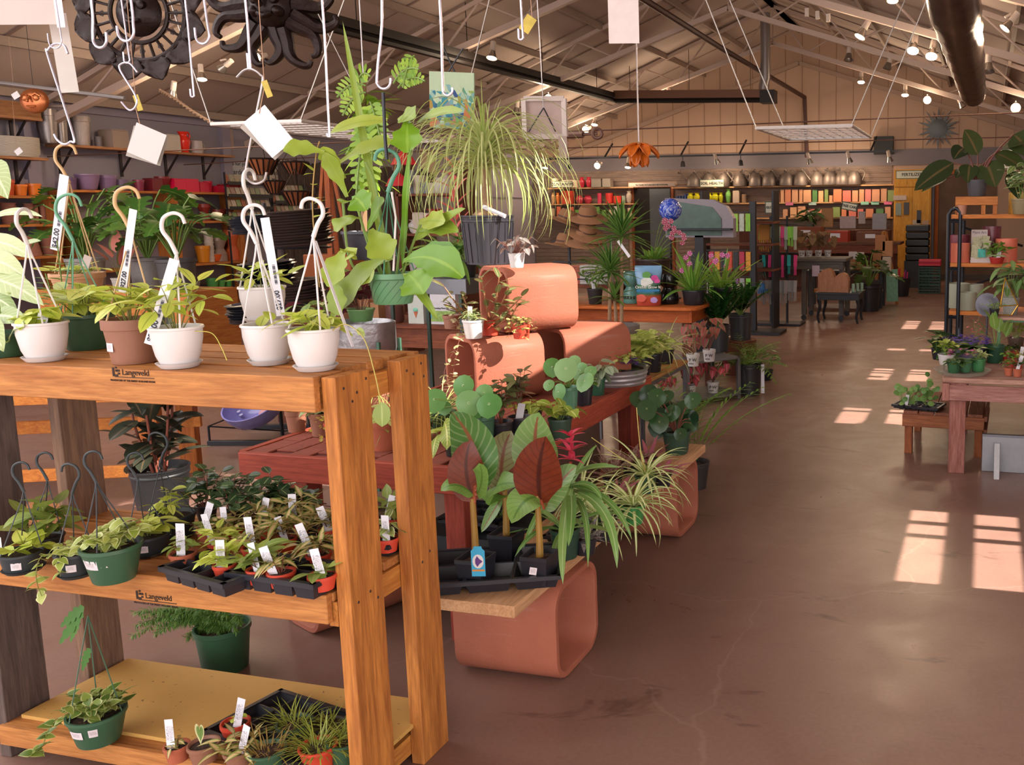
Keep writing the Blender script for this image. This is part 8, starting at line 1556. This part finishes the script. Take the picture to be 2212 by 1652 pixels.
# dark rod and fern column above
MB().tube([LOC(Y(828,200,2.4),t),LOC(Y(832,300,2.4),t),LOC(Y(836,345,2.4),t)],.005,8).build('rod', M('2a2a30',.3,.6), t)
p2 = Y(790,560,3.4); t = thing('hanging_fern','fish-bone fern with zigzag fronds on a tall stake behind the green pot','potted plant',p2); pot(t,.09,.07,.12,BLKP); MB().tube([(0,0,.1),LOC(Y(785,160,3.4),t)],.012,6).build('stake', M('8a6a4a',.8), t); MB().tube([LOC(Y(785,160,3.4),t),LOC(Y(785,100,3.4),t)+Vector((0,0,.5))],.003,4).build('hanging_wire', HM2, t)
ml, ms = MB(), MB()
def zig(A, B, n, ll, lw, sag=.05):
    a_, b_ = LOC(Y(*A,3.35),t), LOC(Y(*B,3.3),t); c_ = (a_+b_)/2+Vector((0,0,sag)); pts = [a_*(1-q)**2+c_*2*q*(1-q)+b_*q*q for q in [i/n for i in range(n+1)]]; ms.tube(pts,.004,5)
    for i in range(1,n): d = (pts[i+1]-pts[i-1]).normalized(); sd = d.cross(-FH).normalized(); L_ = ll*.75*math.sin(PI*(.2+.78*i/n))**.7; [ml.bleaf(pts[i], pts[i]+(sd*sg+d*.3)*L_*.6, pts[i]+(sd*sg*.9+d*.45)*L_, lw*.62, 'oval', -FH, .1, 5) for sg in (-1,1)]
for q in (((790,185),(728,210),9,.06,.02),((790,200),(740,250),10,.065,.022),((770,180),(800,165),5,.06,.02),((805,230),(780,330),10,.07,.03),((800,220),(830,340),10,.07,.03),((850,180),(905,150),9,.065,.022),((860,190),(918,175),8,.05,.02),((895,120),(870,190),7,.05,.02),((790,250),(770,420),12,.07,.03),((810,250),(800,450),13,.07,.03)): zig(*q)
for i in range(60): z_ = LOC(Y(795,R(200,420),3.4),t); ml.leaf(z_, R(0,6.28), R(-.7,.4), R(.1,.16), R(.03,.045), R(.2,.8), 'ovate', .15, 0, 6)
ml.build('fronds', LF('6f9a28','a8c83c', rough=.4), t); ms.build('stems', STEMG, t)
# ================= PIPES, HEATER, DUCT, TRACK LAMPS =================
A_, B_ = Y(640,22,8.6), Y(1345,212,19.2); t = thing('tube_heater','long dark gas tube heater running under the left roof slope','heater',A_); D_ = B_-A_; DK = M('2c2522',.5,.5); n_ = D_.normalized(); 
MB().beam((0,0,0),D_,.16,.1).build('reflector', DK, t, False); MB().tube([n_*.1-Vector((0,0,.09)),D_-Vector((0,0,.09))],.05,8).build('burner_tube', DK, t); 
for q in (.1,.35,.6,.85): MB().tube([D_*q,D_*q+Vector((0,0,1.0))],.006,4).build('hanger', DK, t)
c_ = Y(1330,216,18.6); d_ = Y(1655,214,18.6); t = thing('tube_heater','straight tube heater hanging crosswise under the far trusses','heater',c_); MB().beam((0,0,.1),d_-c_+Vector((0,0,.1)),.25,.16).build('reflector', M('6f4a34',.5,.4), t, False); MB().tube([(0,0,-.02),d_-c_-Vector((0,0,.02))],.05,8).build('burner_tube', DK, t); MB().box(d_-c_+Vector((.05,0,.04)),(.3,.3,.25)).build('burner_box', DK, t, False)
for q in (.1,.5,.9): MB().tube([(d_-c_)*q+Vector((0,0,.15)),(d_-c_)*q+Vector((0,0,1.0))],.006,4).build('hanger', DK, t)
a_ = Y(1653,45,18.6); t = thing('flue_pipe','grey vertical flue pipe rising from the far heater to the ridge','pipe',a_); b_ = Y(1652,200,18.6)-a_; MB().tube([(0,0,.15),(0,0,b_.z*.8),(-.04,0,b_.z*.9),(-.04,0,b_.z)],.1,12).build('pipe', M('8a8280',.4,.6), t)
P_ = [Y(1385,-5,12.8),Y(1560,105,17.0),Y(1738,210,21.5)]; t = thing('conduit','brown gas pipe sloping down under the roof to the back wall','pipe',P_[0]); e = Y(1743,340,21.5); MB().tube([P_[0]-P_[0]+Vector((-.3,-1,.2)),Vector((0,0,0)),P_[1]-P_[0],P_[2]-P_[0],Vector((e.x,e.y,e.z))-P_[0]],.05,8).build('pipe', M('4a2f28',.5,.3), t)
a_, b_ = Y(2060,5,8.0), Y(2103,205,10.8); t = thing('exhaust_duct','wrinkled dark metal duct descending at the upper right','duct',a_); n = 14; pts = [(b_-a_)*(i/n) for i in range(n+1)]; MB().tube([Vector((-.03,-.3,.14))]+pts,[.21]+[.215-.006*i+(.012 if i%2 else 0) for i in range(n+1)],16).build('duct', M('7a6a62',.28,.85,var=.5,scale=7,bump=.9), t)
for q in (.15,.6): MB().tube([(b_-a_)*q,(b_-a_)*q+Vector((0,0,1.1))],.008,4).build('strap', DK, t)
WH = M('c0b0a4',.5); GLOW = EM('ffd9a8', 45)
L_ = [0]
def lamp(px, py, y, on_, aim, label, e=26, sc=1.0):
    p = Y(px,py,y); t = thing('track_lamp', label, 'spotlight', p); d = Vector(aim).normalized(); m_ = face((0,0,0), d) if abs(d.z) < .99 else Matrix.Rotation(PI,4,'X')
    zc = chordz(p.x); MB().tube([(0,0,max(.1,0)),-d*.1*sc+Vector((0,0,.06))],.012,6).build('yoke', WH, t)
    MB().lathe([(0,-.2),(.032,-.2),(.034,-.09),(.0,-.09)], n=14, mat=m_ @ Matrix.Scale(sc,4)).build('socket', WH, t); MB().lathe([(.03,-.1),(.04,-.06),(.062,0),(.058,-.002),(.035,-.06)], n=18, mat=m_ @ Matrix.Scale(sc,4)).build('reflector', M('a09890',.25,.8), t)
    if on_:
        MB().lathe([(0,-.002),(.05,-.006),(.04,-.04),(0,-.05)], n=14, mat=m_ @ Matrix.Scale(sc,4)).build('bulb', GLOW, t); ld = bpy.data.lights.new('lamp_light','SPOT'); ld.energy = e; ld.color = (1,.72,.45); ld.spot_size = 2.4; ld.spot_blend = .8; ld.shadow_soft_size = .08; pl_ = bpy.data.lights.new('lamp_glow','POINT'); pl_.energy = e*1.1; pl_.color = (1,.78,.55); pl_.shadow_soft_size = .12; po = bpy.data.objects.new('lamp_glow', pl_); C.objects.link(po); po.location = p+d*.12; lo = bpy.data.objects.new('lamp_light', ld); C.objects.link(lo); lo.location = p+d*.02; lo.rotation_euler = d.to_track_quat('-Z','Y').to_euler()  # extra point light added at each lit bulb to brighten the ceiling
    return t
dn = (0,-.3,-1)
LAMPS = [(372,208,9.0,1,(-.5,.2,-1),'track lamp on the near truss at the far left, lowest of the lit pair'),(436,172,9.0,1,(.2,-.2,-1),'track lamp on the near truss, right of the lowest lit one'),(478,150,9.0,0,(-1,0,-.6),'unlit dark track lamp on the near truss between the masks'),(553,124,9.0,1,(.1,-1,-.3),'glaring track lamp behind the curly sun mask'),
 (1062,126,12.3,1,dn,'lit track lamp on the middle truss left of centre'),(1185,213,15.6,1,(0,-1,-.2),'glaring lamp above the white-framed picture'),(1115,246,15.6,0,dn,'unlit dark lamp left of the white-framed picture'),(1448,206,19.0,1,(.4,-.3,-1),'right lamp of the pair above the far heater tube'),(1422,215,19.0,1,(.4,-.3,-1),'left lamp of the pair above the far heater tube'),
 (1265,280,19.0,1,(0,-1,-.3),'glaring lamp beside the ring of the turnbuckle'),(1284,270,19.0,1,dn,'lit lamp just right of the glaring one near the turnbuckle'),(1290,358,20.9,1,(0,-1,-.3),'small glaring lamp on the black rail left of the doorway'),(1356,362,20.9,1,dn,'small lamp on the black rail over the doorway'),(1177,363,20.9,1,dn,'small lamp on the black rail at the far left'),
 (1550,352,20.9,1,(.2,.5,-1),'small lamp on the black rail over the watering cans, left one'),(1750,352,20.9,1,(.2,.5,-1),'small lamp on the black rail over the watering cans, middle one'),(1836,350,20.9,1,(.2,.5,-1),'small lamp on the black rail over the watering cans, right one'),(1923,348,20.9,0,(.2,.5,-1),'small lamp on the black rail beside the FERTILIZER sign'),(1857,80,12.3,1,(-.5,-.3,-1),'lit track lamp on the right slope, high near the ridge'),(1972,110,12.3,1,(-.1,-.6,-1),'left bulb of the bright pair beside the duct'),(2012,122,12.3,1,(-.1,-.6,-1),'right bulb of the bright pair beside the duct'),(1928,2,9.0,1,dn,'lamp cut by the top edge of the view'),(2170,62,9.0,1,(-.8,-.2,-1),'large lamp at the upper right corner'),
 (1833,130,15.6,0,dn,'unlit lamp on the right slope of the far truss'),(1916,150,15.6,0,(-.3,0,-1),'unlit lamp on the right slope near the hanging chains'),(1860,178,19.0,1,dn,'small lit lamp above the white wire shelf'),(1955,206,19.0,1,dn,'small lit lamp right of the white wire shelf chains'),(2003,216,19.0,1,(0,-1,-.3),'glaring lamp above the black sun ornament'),(2080,232,19.0,0,(.5,0,-1),'unlit tilted lamp right of the black sun ornament'),(2194,233,15.6,1,(0,-1,-.3),'glaring lamp at the right edge of the view'),(2135,155,12.3,0,dn,'unlit lamp hanging under the duct')]
for i, (px, py, y, on_, aim, lb) in enumerate(LAMPS): lamp(px, py, y-.0, on_, aim, lb, 20 if y > 20 else 19, .9 if y < 10 else 1.25)
for i, (px, py, y) in enumerate(((1655+88,18,12.3),(1766,24,12.3),(1789,30,12.3))): o = MB().bx((-.025,-.02,-.1),(.025,.02,0)).build('track_clip', WH, None, False, loc=Y(px,py,y)); tag(o,'white track adapter on the right slope of the middle truss, %s from the ridge' % ordn(i),'adapter')
# ================= LIGHT =================
w = bpy.data.worlds.new('world'); bpy.context.scene.world = w; w.use_nodes = True
bg = w.node_tree.nodes['Background']; bg.inputs[0].default_value = (1.0,.955,.94,1); bg.inputs[1].default_value = 3.9
sd = bpy.data.lights.new('sun','SUN'); sd.energy = 26; sd.angle = .006; sd.color = (1,.93,.84); so = bpy.data.objects.new('sun', sd); C.objects.link(so)
so.rotation_euler = Vector((-1,0,-SUNT)).to_track_quat('-Z','Y').to_euler(); so.location = (20,5,15)
camera()
sc = bpy.context.scene; vs = sc.view_settings; vs.view_transform = 'Standard'; vs.look = 'None'; vs.gamma = 1; vs.exposure = .0; vs.use_curve_mapping = False

sc.cycles.max_bounces = 6; sc.cycles.diffuse_bounces = 3; sc.cycles.glossy_bounces = 3; sc.cycles.transmission_bounces = 4; sc.cycles.transparent_max_bounces = 8; sc.cycles.adaptive_threshold = .02
